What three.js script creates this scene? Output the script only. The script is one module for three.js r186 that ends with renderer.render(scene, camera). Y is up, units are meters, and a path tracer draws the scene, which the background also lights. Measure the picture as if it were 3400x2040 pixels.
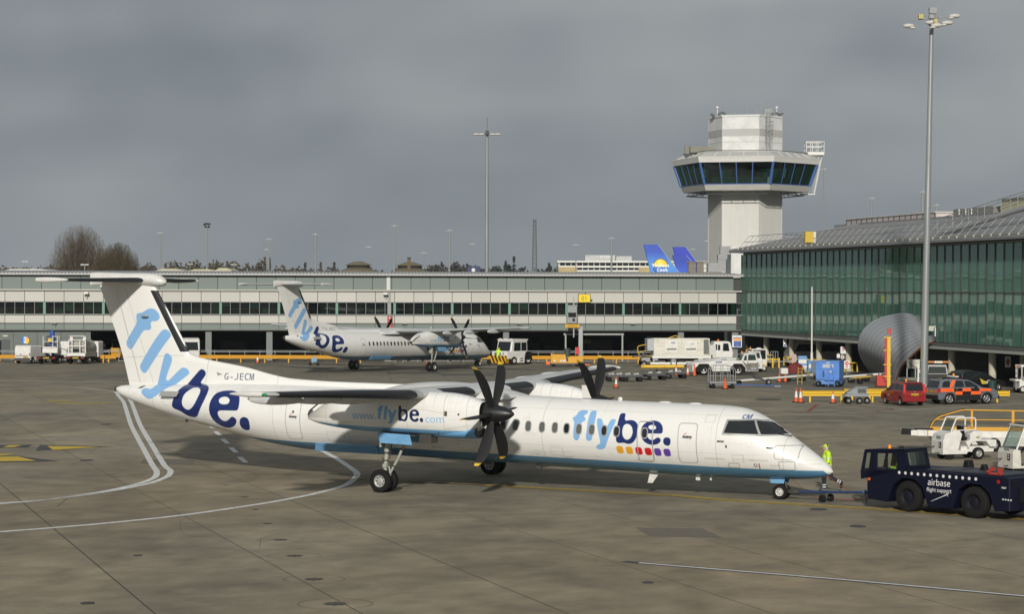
import * as THREE from 'three';
import { mergeGeometries, toCreasedNormals } from 'three/addons/utils/BufferGeometryUtils.js';
import { ImprovedNoise } from 'three/addons/math/ImprovedNoise.js';
import { RoundedBoxGeometry } from 'three/addons/geometries/RoundedBoxGeometry.js';
import { MarchingCubes } from 'three/addons/objects/MarchingCubes.js';

// ---------------------------------------------------------------- camera, sky, sun, exposure
const scene = new THREE.Scene();
const W = 1024, H = 615;
const camera = new THREE.PerspectiveCamera(16.03, W / H, 0.5, 6000);
camera.position.set(0, 7.55, 0);
camera.rotation.order = 'YXZ';
camera.rotation.set(-0.0086, 0, 0.0025);
camera.updateMatrixWorld();
const renderer = new THREE.WebGLRenderer({ antialias: true });
renderer.setSize(W, H);
renderer.toneMapping = THREE.LinearToneMapping;
renderer.toneMappingExposure = 1;
renderer.shadowMap.enabled = true;

const noise = new ImprovedNoise();
const fbm = (x, y, z, o = 5) => { let s = 0, a = 0.5, f = 1; for (let i = 0; i < o; i++) { s += a * noise.noise(x * f, y * f, z * f); a *= 0.5; f *= 2.03; } return s; };
let seed = 7;
const rnd = () => { seed = (seed * 1664525 + 1013904223) % 4294967296; return seed / 4294967296; };
const rr = (a, b) => a + (b - a) * rnd();
const clamp = (x, a = 0, b = 1) => Math.min(b, Math.max(a, x));
const sm = (a, b, x) => { const t = clamp((x - a) / (b - a)); return t * t * (3 - 2 * t); };
const mix = (a, b, t) => a + (b - a) * t;

{ // heavy grey stratocumulus, one even deck all round
  const w = 1024, h = 512, d = new Float32Array(w * h * 4);
  for (let j = 0; j < h; j++) {
    const el = (j + 0.5) / h * Math.PI - Math.PI / 2;          // row 0 is straight down
    const y = Math.sin(el), c = Math.cos(el);
    for (let i = 0; i < w; i++) {
      const az = (i + 0.5) / w * Math.PI * 2;
      const x = Math.cos(az) * c, z = Math.sin(az) * c;
      const e = Math.max(y, 0) + 0.16;                          // flat cloud deck seen in perspective
      const px = x / e, pz = z / e;
      const wob = 0.8 * fbm(px * 0.5 + 9, pz * 0.5, 3.3, 3);
      const big = fbm(px * 0.62 + 3.1 + wob, pz * 1.5 + 7.7 + wob, 0.5, 4), fine = fbm(px * 2.6, pz * 6.5 + wob * 2, 9.2, 5);
      const soft = fbm(x * 4.6 + 4.3, y * 10 + 2 + 1.2 * x + wob, z * 4.6, 5), wisp = fbm(x * 15 + 1 + wob * 2, y * 27 + x * 5, z * 15, 5);
      let l = 0.262 + 0.075 * big + 0.022 * fine + 0.170 * soft + 0.060 * wisp;
      l = mix(l, 0.250, sm(0.10, -0.01, y) * 0.65);              // even bluish haze at the horizon
      l += 0.030 * sm(0.07, 0.16, y);
      l = clamp(l, 0.13, 0.46);
      const warm = clamp((l - 0.25) * 4.2, -0.2, 0.75);
      const k = (j * w + i) * 4;
      d[k] = l * (0.90 + 0.12 * warm); d[k + 1] = l * (1.005 + 0.0 * warm); d[k + 2] = l * (1.09 - 0.13 * warm); d[k + 3] = 1;
    }
  }
  const t = new THREE.DataTexture(d, w, h, THREE.RGBAFormat, THREE.FloatType);
  t.mapping = THREE.EquirectangularReflectionMapping; t.magFilter = THREE.LinearFilter; t.minFilter = THREE.LinearFilter; t.needsUpdate = true;
  scene.background = t; scene.environment = t;
}
const sun = new THREE.DirectionalLight(new THREE.Color(1, 0.955, 0.875), 3.75);
const sunDir = new THREE.Vector3(-0.17, 1, 2.38).normalize();
sun.position.copy(sunDir).multiplyScalar(300).add(new THREE.Vector3(0, 0, -140));
sun.target.position.set(0, 0, -140); scene.add(sun.target);
sun.castShadow = true; sun.shadow.radius = 4.5; sun.shadow.mapSize.set(4096, 4096);
Object.assign(sun.shadow.camera, { left: -130, right: 130, top: 130, bottom: -130, near: 1, far: 900 });
scene.add(sun);
scene.fog = new THREE.FogExp2(new THREE.Color(0.60, 0.66, 0.72), 0.00007);

// ---------------------------------------------------------------- helpers
const V = (x, y, z) => new THREE.Vector3(x, y, z);
const used = {};
const numbered = n => { const k = used[n] = (used[n] || 0) + 1; return k === 1 ? n : n + '_' + String(k - 1).padStart(3, '0'); };
function fix(g) {
  if (g.index) g = g.toNonIndexed();
  if (!g.attributes.normal) g.computeVertexNormals();
  if (!g.attributes.uv) g.setAttribute('uv', new THREE.BufferAttribute(new Float32Array(g.attributes.position.count * 2), 2));
  for (const k of Object.keys(g.attributes)) if (!['position', 'normal', 'uv', 'color'].includes(k)) g.deleteAttribute(k);
  return g;
}
const join = gs => (Array.isArray(gs) ? (gs.length === 1 ? fix(gs[0]) : mergeGeometries(gs.map(fix))) : gs);
const PIECES = new Set(['blade_aerial', 'roof_antenna', 'belly_aerial', 'drain_mast', 'belly_panel', 'lifting_lug', 'red_clamp', 'tail_lamp', 'rear_lamp', 'mirror', 'door_handle', 'headlamp', 'logo_badge', 'emblem', 'side_window', 'cab_side_window', 'cab_window', 'floodlight', 'louvre', 'door_panel', 'hinge', 'deck_panel', 'reflector', 'gear_door', 'nose_gear_door', 'windscreen_frame_plate', 'ground_floor_window', 'duct', 'vent', 'canister', 'arm_joint', 'fittings', 'white_post', 'label_panel', 'yellow_panel', 'dark_strap', 'stand', 'corner_stop', 'pillar', 'ear_defenders', 'eyes', 'orange_check', 'black_check', 'rear_orange_panel', 'tow_pin', 'step', 'roof_lamp', 'tan_end_wall', 'plant_room', 'floor_band', 'rail_post', 'undercroft_notice', 'indoor_column', 'indoor_seating', 'indoor_fittings', 'side_tank', 'base_panel', 'white_panel', 'number_mark', 'collar', 'yellow_flash', 'rust_streak', 'leg', 'beam_end', 'pitot_probe_x', 'orange_end', 'downlight_x', 'side_grille', 'gear_bay', 'window_blind_x', 'guard_x', 'mast', 'bar_x', 'chassis_x', 'control_box', 'bracket_x', 'red_panel', 'door_gap', 'side_lettering', 'steering_stub', 'air_unit', 'equipment_frame_x', 'indoor_desk', 'aerial_x', 'rear_face_fittings', 'display_screen', 'wheel_fork', 'head', 'bracket']);
function obj(name, gs, m, parent = scene) {
  if (parent !== scene && Array.isArray(gs) && gs.length > 1 && PIECES.has(name)) return gs.map(g => obj(name, [g], m, parent))[0];
  const o = new THREE.Mesh(join(gs), m);
  o.name = parent === scene ? numbered(name) : name; o.castShadow = o.receiveShadow = true;
  parent.add(o); return o;
}
function tag(o, label, category, group, kind) { Object.assign(o.userData, { label, category }); if (group) o.userData.group = group; if (kind) o.userData.kind = kind; return o; }
function thing(name, label, category, p = [0, 0, 0], turn = 0, group) {
  const o = new THREE.Group(); o.name = numbered(name); o.position.set(...p); o.rotation.y = turn; scene.add(o);
  return tag(o, label, category, group);
}
function struct(name, gs, m) { const o = obj(name, gs, m); o.userData.kind = 'structure'; return o; }
function copy(o, p, turn, label, group) {
  const c = o.clone(); c.name = numbered(o.name.replace(/_\d{3}$/, '')); c.userData = { ...o.userData, label };
  if (group) c.userData.group = group;
  c.position.set(...p); c.rotation.y = turn; scene.add(c); return c;
}
const lin = c => (Array.isArray(c) ? new THREE.Color().setRGB(...c) : new THREE.Color(c));
const S = (c, rough = 0.7, metal = 0, extra = {}) => new THREE.MeshStandardMaterial({ color: lin(c), roughness: rough, metalness: metal, ...extra });
const B = (w, h, d, x = 0, y = 0, z = 0, ry = 0, rx = 0, rz = 0) => { const g = new THREE.BoxGeometry(w, h, d); if (rz) g.rotateZ(rz); if (rx) g.rotateX(rx); if (ry) g.rotateY(ry); return g.translate(x, y, z); };
const RB = (w, h, d, r, x = 0, y = 0, z = 0, ry = 0, rz = 0) => { const g = new RoundedBoxGeometry(w, h, d, 2, r); if (rz) g.rotateZ(rz); if (ry) g.rotateY(ry); return g.translate(x, y, z); };
const C = (r1, r2, h, x, y, z, axis = 'y', n = 16) => { const g = new THREE.CylinderGeometry(r1, r2, h, n); if (axis === 'x') g.rotateZ(-Math.PI / 2); if (axis === 'z') g.rotateX(Math.PI / 2); return g.translate(x, y, z); };
function TB(a, b, r, n = 6, r2 = r) {
  const p = V(...a), q = V(...b), d = q.clone().sub(p), g = new THREE.CylinderGeometry(r2, r, d.length(), n);
  g.applyQuaternion(new THREE.Quaternion().setFromUnitVectors(V(0, 1, 0), d.normalize()));
  return g.translate((p.x + q.x) / 2, (p.y + q.y) / 2, (p.z + q.z) / 2);
}
const PT = (pts, r, n = 6, seg = 0, closed = false) => new THREE.TubeGeometry(new THREE.CatmullRomCurve3(pts.map(p => V(...p)), closed, 'catmullrom', 0.2), seg || pts.length * 5, r, n, closed);
function PR(pts, w, z = 0, bev = 0.02, holes = []) {   // side profile in x,y drawn across z
  const s = new THREE.Shape(pts.map(p => new THREE.Vector2(...p)));
  for (const h of holes) s.holes.push(new THREE.Path(h.map(p => new THREE.Vector2(...p))));
  const g = new THREE.ExtrudeGeometry(s, { depth: Math.max(w - 2 * bev, 0.001), bevelEnabled: bev > 0, bevelThickness: bev, bevelSize: bev, bevelOffset: -bev, bevelSegments: 1, curveSegments: 8 });
  return g.translate(0, 0, z - w / 2 + bev);
}
const QUAD = (a, b, c, d, t = 0.012) => {               // thin four-cornered plate, anticlockwise seen from outside
  const p = [a, b, c, d].map(q => V(...q)), n = p[1].clone().sub(p[0]).cross(p[3].clone().sub(p[0])).normalize().multiplyScalar(t);
  const q = p.map(v => v.clone().sub(n)), pos = [];
  const f = (i, j, k, l) => [i, j, k, i, k, l].forEach(v => pos.push(v.x, v.y, v.z));
  f(p[0], p[1], p[2], p[3]); f(q[3], q[2], q[1], q[0]);
  for (let i = 0; i < 4; i++) { const j = (i + 1) % 4; f(p[j], p[i], q[i], q[j]); }
  const g = new THREE.BufferGeometry(); g.setAttribute('position', new THREE.Float32BufferAttribute(pos, 3));
  const uv = []; for (let i = 0; i < 6; i++) for (const k of [0, 1, 2, 0, 2, 3]) uv.push([0, 1, 1, 0][k], [0, 0, 1, 1][k]);
  g.setAttribute('uv', new THREE.Float32BufferAttribute(uv, 2)); g.computeVertexNormals(); return g;
};
function GRID(P, nu, nv, uvf, smooth = true) {          // parametric sheet with normals from the surface itself
  const pos = [], nor = [], uv = [], idx = [], e = 1e-4;
  for (let i = 0; i <= nu; i++) for (let j = 0; j <= nv; j++) {
    const u = i / nu, v = j / nv, p = P(u, v); pos.push(p.x, p.y, p.z);
    const a = P(Math.min(1, u + e), v).sub(P(Math.max(0, u - e), v)), b = P(u, Math.min(1, v + e)).sub(P(u, Math.max(0, v - e))), n = a.cross(b).normalize();
    nor.push(n.x, n.y, n.z); const t = uvf ? uvf(p, u, v) : [u, v]; uv.push(t[0], t[1]);
  }
  for (let i = 0; i < nu; i++) for (let j = 0; j < nv; j++) { const a = i * (nv + 1) + j, b = a + nv + 1; idx.push(a, b, b + 1, a, b + 1, a + 1); }
  const g = new THREE.BufferGeometry();
  g.setAttribute('position', new THREE.Float32BufferAttribute(pos, 3)); g.setAttribute('normal', new THREE.Float32BufferAttribute(nor, 3)); g.setAttribute('uv', new THREE.Float32BufferAttribute(uv, 2));
  g.setIndex(idx); return g;
}
function table(rows) {                                   // smooth interpolation through [x, a, b, ...] rows
  return x => {
    let i = 0; while (i < rows.length - 2 && x > rows[i + 1][0]) i++;
    const a = rows[i], b = rows[i + 1], h = b[0] - a[0], t = clamp((x - a[0]) / h), o = [];
    for (let k = 1; k < a.length; k++) {
      const p = rows[i - 1] || a, q = rows[i + 2] || b;
      const d0 = (a[k] - p[k]) / ((a[0] - p[0]) || 1), d1 = (b[k] - a[k]) / h, d2 = (q[k] - b[k]) / ((q[0] - b[0]) || 1);
      const lim = (m, n) => (m * n <= 0 ? 0 : 2 * m * n / (m + n));
      const ma = i === 0 ? d1 : lim(d0, d1), mb = i === rows.length - 2 ? d1 : lim(d1, d2), t2 = t * t, t3 = t2 * t;
      o.push((2 * t3 - 3 * t2 + 1) * a[k] + (t3 - 2 * t2 + t) * h * ma + (-2 * t3 + 3 * t2) * b[k] + (t3 - t2) * h * mb);
    }
    return o;
  };
}
function canvas(w, h, draw, opts = {}) {
  const c = document.createElement('canvas'); c.width = w; c.height = h; const x = c.getContext('2d'); draw(x, w, h);
  const t = new THREE.CanvasTexture(c); t.colorSpace = opts.data ? THREE.NoColorSpace : THREE.SRGBColorSpace; t.anisotropy = 8;
  if (opts.repeat) t.wrapS = t.wrapT = THREE.RepeatWrapping; return t;
}
const print = (w, h, draw, rough = 0.55) => new THREE.MeshStandardMaterial({ map: canvas(w, h, draw), roughness: rough });
function dataTex(n, f, srgb = false) {                   // tiling texture from f(u, v) -> [r, g, b]
  const d = new Uint8Array(n * n * 4);
  for (let j = 0; j < n; j++) for (let i = 0; i < n; i++) { const c = f(i / n, j / n), k = (j * n + i) * 4; d[k] = clamp(c[0]) * 255; d[k + 1] = clamp(c[1]) * 255; d[k + 2] = clamp(c[2]) * 255; d[k + 3] = 255; }
  const t = new THREE.DataTexture(d, n, n); t.wrapS = t.wrapT = THREE.RepeatWrapping; t.magFilter = THREE.LinearFilter; t.minFilter = THREE.LinearMipmapLinearFilter; t.generateMipmaps = true;
  if (srgb) t.colorSpace = THREE.SRGBColorSpace; t.needsUpdate = true; return t;
}
const tileFbm = (u, v, f, z, o = 4) => { // periodic in u and v
  const a = u * 2 * Math.PI, b = v * 2 * Math.PI, R = f / (2 * Math.PI);
  return fbm(Math.cos(a) * R + 5 * Math.sin(b) * R * 0.2 + 11, Math.sin(a) * R + Math.cos(b) * R + z, Math.sin(b) * R + 3, o);
};
const grime = dataTex(256, (u, v) => { const g = 0.86 + 0.22 * tileFbm(u, v, 5, 1) + 0.12 * tileFbm(u, v, 22, 8, 3); return [g, g * 0.995, g * 0.975]; });
const grainRough = dataTex(128, (u, v) => { const g = 0.75 + 0.5 * tileFbm(u, v, 8, 4); return [g, g, g]; });
const P = (c, rough, metal = 0, extra = {}) => S(c, rough, metal, { map: grime, ...extra });   // paint with uneven dirt
const DK = (c, rough) => new THREE.MeshPhysicalMaterial({ color: lin(c), map: grime, roughness: rough, specularIntensity: 0.4 });   // dull dark paint and rubber
// common materials (linear base colours)
const M = {
  white: P([0.74, 0.73, 0.70], 0.42), whiteDull: P([0.60, 0.59, 0.55], 0.65), grey: P([0.30, 0.31, 0.32], 0.6), darkGrey: P([0.07, 0.072, 0.078], 0.6),
  black: DK([0.010, 0.010, 0.011], 0.6), rubber: DK([0.013, 0.0125, 0.012], 0.85), chrome: S([0.55, 0.55, 0.56], 0.35, 0.8), galv: P([0.36, 0.38, 0.39], 0.5, 0.35),
  steel: P([0.30, 0.30, 0.30], 0.45, 0.6), yellow: P([0.72, 0.47, 0.03], 0.5), amberYellow: P([0.66, 0.34, 0.02], 0.55), orange: S([0.75, 0.14, 0.02], 0.55), red: S([0.50, 0.02, 0.018], 0.5),
  navy: DK([0.0042, 0.0056, 0.020], 0.5), blue: P([0.06, 0.20, 0.56], 0.5), hivis: S([0.62, 0.85, 0.04], 0.8), glass: S([0.012, 0.016, 0.018], 0.06), amber: S([0.85, 0.28, 0.02], 0.3), tail: S([0.35, 0.01, 0.01], 0.3),
  skin: S([0.48, 0.27, 0.19], 0.6), retro: S([0.55, 0.56, 0.57], 0.4),
};
const clear = (tint = [0.75, 0.85, 0.82], rough = 0.03) => new THREE.MeshPhysicalMaterial({ color: lin(tint), roughness: rough, transmission: 1, thickness: 0, ior: 1.5 });
M.clear = clear([0.86, 0.92, 0.90]);
M.cabGlass = clear([0.55, 0.62, 0.60]);
function wheel(parent, x, y, z, r, w, side = 1, rim = M.chrome, rimR = 0.58, n = 24) {  // axle along z, outer face towards z * side
  const p = [[rimR * 0.92, -0.42], [rimR, -0.5], [0.9, -0.5], [0.985, -0.34], [1, 0], [0.985, 0.34], [0.9, 0.5], [rimR, 0.5], [rimR * 0.92, 0.42]];
  const t = obj('wheel', new THREE.LatheGeometry(p.map(q => new THREE.Vector2(q[0] * r, q[1] * w)), n).rotateX(Math.PI / 2), M.rubber, parent); t.position.set(x, y, z);
  const d = [[0.001, 0.30], [0.16, 0.32], [0.2, 0.24], [0.5 * rimR + 0.15, 0.16], [rimR * 0.86, 0.30], [rimR * 0.97, 0.45]];
  const g = new THREE.LatheGeometry(d.map(q => new THREE.Vector2(q[0] * r, q[1] * w)), n).rotateX(Math.PI / 2);
  const holes = []; for (let k = 0; k < 8; k++) { const a = k / 8 * Math.PI * 2; holes.push(C(0.055 * r, 0.055 * r, 0.02, Math.cos(a) * rimR * 0.62 * r, Math.sin(a) * rimR * 0.62 * r, 0.225 * w, 'z', 8)); }
  if (side < 0) { g.rotateY(Math.PI); holes.forEach(h => h.rotateY(Math.PI)); }
  const rm = obj('rim', [g], rim, t); obj('rim_hole', holes, M.black, t);
  return t;
}
// ---------------------------------------------------------------- apron and its markings
const SL = 0.3417;                                         // the slab joints run along (SL, 0, 1)
{
  const concrete = dataTex(1024, (u, v) => {
    const g = 0.90 + 0.20 * tileFbm(u, v, 60, 2, 3) + 0.16 * tileFbm(u, v, 9, 5, 4) + (rnd() - 0.5) * 0.13;
    return [g, g, g];
  });
  const xs = [], zs = [];
  for (const x of [-5000, -2500, -1200, -600, -300, -150, -90, -62]) xs.push(x);
  for (let x = -56; x <= 52; x += 0.42) xs.push(x);
  for (const x of [60, 90, 150, 300, 600, 1200, 2500, 5000]) xs.push(x);
  for (const z of [400, 150, 60, 20, 0, -20, -35]) zs.push(z);
  for (let z = -46, d = 0.3; z > -228; z -= d) { zs.push(z); d = 0.30 + (-46 - z) * 0.0042; }
  for (const z of [-240, -270, -330, -450, -700, -1200, -2500, -5000]) zs.push(z);
  const nx = xs.length, nz = zs.length, pos = new Float32Array(nx * nz * 3), col = new Float32Array(nx * nz * 3), uv = new Float32Array(nx * nz * 2), idx = [];
  let k = 0;
  for (const z of zs) for (const x of xs) {
    pos[k * 3] = x; pos[k * 3 + 2] = z; uv[k * 2] = x / 9; uv[k * 2 + 1] = z / 9;
    const q = x - SL * (z + 50), bay = Math.floor((q + 8.1) / 4.8), row = Math.floor((z + 0.33 * x * (bay % 2 ? 1 : 1)) / 6.1);   // each slab was cast and weathered by itself
    const h1 = Math.sin(bay * 12.99 + row * 78.23) * 43758.5453, h2 = Math.sin(bay * 39.35) * 9631.7;
    let t = 1 + ((h1 - Math.floor(h1)) - 0.5) * 0.13 + ((h2 - Math.floor(h2)) - 0.5) * 0.07 + 0.24 * fbm(x * 0.10, z * 0.06, 1.5, 4) + 0.44 * fbm(x * 0.33, z * 0.28, 8.1, 5) + 0.50 * fbm(x * 1.3, z * 0.9, 3.3, 4);
    for (const [cx, cz, R, w, s] of [[30, -150, 80, 0.5, 0.16], [30, -150, 81.8, 0.5, 0.13], [-40, -30, 62, 0.6, 0.13], [-40, -30, 66.5, 0.6, 0.12], [9, -40, 34, 0.45, 0.14], [9, -40, 38.4, 0.45, 0.12], [-5, -95, 30, 0.35, 0.10]]) { const dd = (Math.hypot(x - cx, z - cz) - R + 0.5 * fbm(x * 0.1, z * 0.1, R, 2)) / w; if (dd * dd < 6) t *= 1 - s * Math.exp(-dd * dd) * clamp(0.7 + 1.2 * fbm(x * 0.5, z * 0.5, R, 3)); }   // old tyre tracks
    const along = x * 0.56 + (z + 79) * 0.83; t *= 1 - 0.13 * Math.exp(-along * along / 14) * clamp(0.6 + fbm(x * 0.6, z * 0.6, 5.5, 3));
    const oil = sm(0.10, 0.34, fbm(x * 0.22 + 9, z * 0.12, 4.4, 5)); t *= 1 - 0.20 * oil;
    const stain = sm(0.16, 0.34, fbm(x * 0.8 + 2, z * 0.45, 12.7, 4)); t *= 1 - 0.20 * stain;
    const pale = sm(0.14, 0.40, fbm(x * 0.3 + 30, z * 0.13, 6.1, 4)); t *= 1 + 0.20 * pale;
    const asphalt = sm(-150, -185, z) * 0.28 + sm(12, 24, x) * sm(-95, -130, z) * 0.20;   // darker surfacing near the stands
    t *= 1 - asphalt;
    const warm = clamp(0.5 + 1.1 * fbm(x * 0.06 + 4, z * 0.035, 2.2, 3) - asphalt * 0.9);
    const far = sm(-232, -300, z);
    col[k * 3] = mix(0.236 * t * (0.93 + 0.13 * warm), 0.10, far); col[k * 3 + 1] = mix(0.200 * t * (0.985 + 0.01 * warm), 0.12, far); col[k * 3 + 2] = mix(0.136 * t * (1.06 - 0.16 * warm), 0.06, far);
    k++;
  }
  for (let j = 0; j < nz - 1; j++) for (let i = 0; i < nx - 1; i++) { const a = j * nx + i, b = a + nx; idx.push(a, a + 1, b + 1, a, b + 1, b); }
  const g = new THREE.BufferGeometry();
  g.setAttribute('position', new THREE.BufferAttribute(pos, 3)); g.setAttribute('color', new THREE.BufferAttribute(col, 3)); g.setAttribute('uv', new THREE.BufferAttribute(uv, 2)); g.setIndex(idx); g.computeVertexNormals();
  struct('ground', g, new THREE.MeshStandardMaterial({ map: concrete, vertexColors: true, roughness: 0.92, bumpMap: concrete, bumpScale: 0.006 }));
}
const lay = (pts, w, y, close = false) => {                // a painted or sealed strip along x,z points
  const n = pts.length, L = [], R = [], pos = [], uv = [];
  let run = 0; const runs = [];
  for (let i = 0; i < n; i++) {
    const a = pts[Math.max(0, i - 1)], b = pts[Math.min(n - 1, i + 1)], dx = b[0] - a[0], dz = b[1] - a[1], l = Math.hypot(dx, dz) || 1;
    L.push([pts[i][0] + dz / l * w / 2, pts[i][1] - dx / l * w / 2]); R.push([pts[i][0] - dz / l * w / 2, pts[i][1] + dx / l * w / 2]);
    if (i) run += Math.hypot(pts[i][0] - pts[i - 1][0], pts[i][1] - pts[i - 1][1]); runs.push(run);
  }
  for (let i = 0; i < n - 1; i++) {
    const q = [[L[i], 0, i], [R[i], 1, i], [R[i + 1], 1, i + 1], [L[i], 0, i], [R[i + 1], 1, i + 1], [L[i + 1], 0, i + 1]];
    for (const [p, s, m] of q) { pos.push(p[0], y, p[1]); uv.push(runs[m] / 3, s * 0.1 + 0.3); }
  }
  const g = new THREE.BufferGeometry(); g.setAttribute('position', new THREE.Float32BufferAttribute(pos, 3)); g.setAttribute('uv', new THREE.Float32BufferAttribute(uv, 2)); g.computeVertexNormals();
  if (g.attributes.normal.getY(0) < 0) { const p = g.attributes.position; for (let i = 0; i < p.count; i += 3) { const t = [p.getX(i), p.getY(i), p.getZ(i)]; p.setXYZ(i, p.getX(i + 1), p.getY(i + 1), p.getZ(i + 1)); p.setXYZ(i + 1, ...t); } g.computeVertexNormals(); }
  return g;
};
const bend = (pts, n = 60) => new THREE.CatmullRomCurve3(pts.map(p => V(p[0], 0, p[1])), false, 'catmullrom', 0.35).getPoints(n).map(p => [p.x, p.z]);
const poly = (pts, y) => { const s = new THREE.ShapeGeometry(new THREE.Shape(pts.map(p => new THREE.Vector2(p[0], -p[1])))); return s.rotateX(-Math.PI / 2).translate(0, y, 0); };
const worn = dataTex(256, (u, v) => { const g = 0.80 + 0.5 * tileFbm(u, v, 14, 6, 4) + 0.25 * tileFbm(u, v, 60, 3, 2); return [g, g, g]; });
const paintW = S([0.78, 0.78, 0.76], 0.8, 0, { map: worn }), paintFaint = S([0.64, 0.62, 0.57], 0.85, 0, { map: worn }), paintY = S([0.66, 0.45, 0.03], 0.8, 0, { map: worn }), paintYF = S([0.36, 0.28, 0.08], 0.85, 0, { map: worn });
const seal = S([0.05, 0.046, 0.04], 0.9), sealSoft = S([0.095, 0.080, 0.058], 0.95), tar = S([0.085, 0.08, 0.072], 0.95, 0, { map: worn });
{
  const j = [], j2 = [];
  for (let b = -9; b <= 9; b++) {
    const x0 = -8.1 + b * 4.8, w = b === 0 ? 0.045 : b === 1 || b === 2 ? 0.028 : 0.022, end = b < -2 || b > 6 ? -128 : -178;
    (b >= 0 && b <= 2 ? j : j2).push(lay([[x0 + SL * 8, -42], [x0 + SL * (end + 50), end]], w, 0.004));
  }
  for (const [x, z, l] of [[-28.6, -127.6, 10], [-19.8, -190, 24], [-14.9, -186, 20], [-15.6, -76.5, 3.2], [18.5, -84.6, 5]]) j2.push(lay([[x, z + l / 2], [x - SL * l * 0.25, z - l / 2]], 0.045, 0.004));
  for (const [x, z, l] of [[-10.4, -186, 19], [-5.5, -183, 19]]) j2.push(lay([[x + 0.7, z + l / 2], [x - 0.7, z - l / 2]], 0.07, 0.004));
  struct('slab_joints', j, seal); struct('worn_slab_joints', j2, sealSoft);
  struct('asphalt_patch', [poly([[-11.1, -191], [-11.1, -196], [-6.5, -196], [-6.2, -191.2]], 0.004), poly([[-6.1, -187.6], [-6.2, -192], [-1.6, -192], [-1.5, -187.8]], 0.004)], tar);
  const cr = []; { seed = 91; for (let k = 0; k < 26; k++) { let x = rr(-26, 26), z = rr(-52, -125), a = rr(0, 6.3); const pts = [[x, z]]; for (let i = 0; i < 9; i++) { a += rr(-0.5, 0.5); x += Math.cos(a) * rr(0.3, 0.9); z += Math.sin(a) * rr(0.4, 1.3); pts.push([x, z]); } cr.push(lay(pts, rr(0.010, 0.022), 0.004)); } }
  const crm = struct('hairline_cracks', cr, sealSoft);
  struct('repair_patch', [poly([[4.2, -66.4], [6.4, -66.0], [6.0, -68.6], [3.9, -68.8]], 0.0035), poly([[-15.8, -93], [-13.4, -92.6], [-13.9, -95.6], [-16.2, -95.8]], 0.0035), poly([[17.5, -126], [20.5, -125.6], [20.2, -129.5], [17.2, -129.8]], 0.0035), poly([[-3.2, -112], [0.8, -111.6], [0.4, -115.2], [-3.5, -115.4]], 0.0035)], S([0.165, 0.142, 0.105], 0.95, 0, { map: worn }));
  // stand boundary lines
  const outer = bend([[-34, -57.2], [-24, -61.3], [-15.8, -67.1], [-13, -69.6], [-10.8, -72.3], [-8.6, -76.3], [-7.3, -79.5], [-6.4, -83], [-6.2, -86], [-6.35, -89.2], [-7.7, -96.2], [-8.8, -101.1], [-10, -106.5]], 90);
  struct('white_stand_line', lay(outer, 0.27, 0.008), paintW);
  const inn = bend([[-24, -70.6], [-17.8, -75.8], [-16.3, -77.6], [-15.0, -80.7], [-14.3, -83.7], [-14.15, -86.5], [-14.5, -89.2], [-15.2, -92.4], [-17, -101], [-20.8, -119.3], [-25.3, -142.4], [-27.4, -152], [-28.6, -157.7]], 90);
  const out = bend([[-24, -71.1], [-17.4, -76.4], [-16, -78.1], [-14.7, -81.0], [-13.9, -84], [-13.72, -87], [-14.0, -89.6], [-14.7, -92.4], [-16.5, -101], [-20.3, -119.3], [-24.8, -142.4], [-26.6, -151]], 90);
  struct('double_white_line', [lay(inn, 0.25, 0.008), lay(out, 0.25, 0.008)], paintW);
  const dash = []; for (let i = 0; i < 6; i++) { const z = -88.2 - i * 5.75 - 0.0, x = -10.3 + (z + 88.2) * 0.198; dash.push(lay([[x, z], [x - 0.66, z - 3.1]], 0.24, 0.008)); } struct('dashed_white_line', dash.slice(1), paintW);
  struct('yellow_lead_in_line', [lay(bend([[-6.2, -86.5], [1.2, -82.4], [5.6, -79.9], [7.6, -78.1], [13.1, -74.5], [16.9, -71.7], [24, -67]], 50), 0.17, 0.012), lay(bend([[-1, -83.3], [5.6, -79.50], [7.6, -77.70], [13.1, -74.10], [16.9, -71.30], [24, -66.6]], 50), 0.15, 0.012)], paintY);
  struct('dark_lead_in_border', lay(bend([[-4, -85.1], [1.2, -82.2], [5.6, -79.7], [7.6, -77.9], [13.1, -74.3], [16.9, -71.5], [24, -66.8]], 50), 0.5, 0.008), S([0.09, 0.085, 0.075], 0.9, 0, { map: worn }));
  struct('white_guide_line', lay([[3.5, -59.9], [8.6, -56.55], [12.6, -53.6], [17, -50.4]], 0.15, 0.012), paintW);
  struct('dark_line_border', lay([[3.1, -60.2], [8.6, -56.55], [12.6, -53.6], [17, -50.4]], 0.36, 0.008), S([0.06, 0.06, 0.065], 0.8, 0, { map: worn }));
  struct('faint_white_line', [lay([[-60, -178], [-41.2, -175.7], [-30, -172.6]], 0.3, 0.008), lay(bend([[-46, -168], [-35.9, -165.8], [-32.5, -163.8], [-28.6, -157.9]]), 0.22, 0.008), lay([[-25, -108], [-20, -108.6]], 0.16, 0.008), lay([[-24, -103.6], [-16, -102.8]], 0.08, 0.008), lay([[15.1, -130.7], [18.2, -130.9]], 0.25, 0.008), lay([[15, -124.7], [19.4, -125]], 0.18, 0.008)], paintFaint);
  struct('white_bay_line', [lay([[18.2, -131.0], [24.6, -136.1], [34, -144.5], [42, -151]], 0.16, 0.008), lay([[22.6, -144.0], [25, -136.1]], 0.13, 0.008), lay([[13, -169.5], [14.6, -164.2], [20, -163.5]], 0.14, 0.008), lay([[14, -171.5], [29, -163]], 0.14, 0.012), lay([[7.9, -164.6], [21, -161.5]], 0.12, 0.008), lay([[22, -112], [27, -120], [34, -116]], 0.12, 0.008)], paintFaint);
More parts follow.
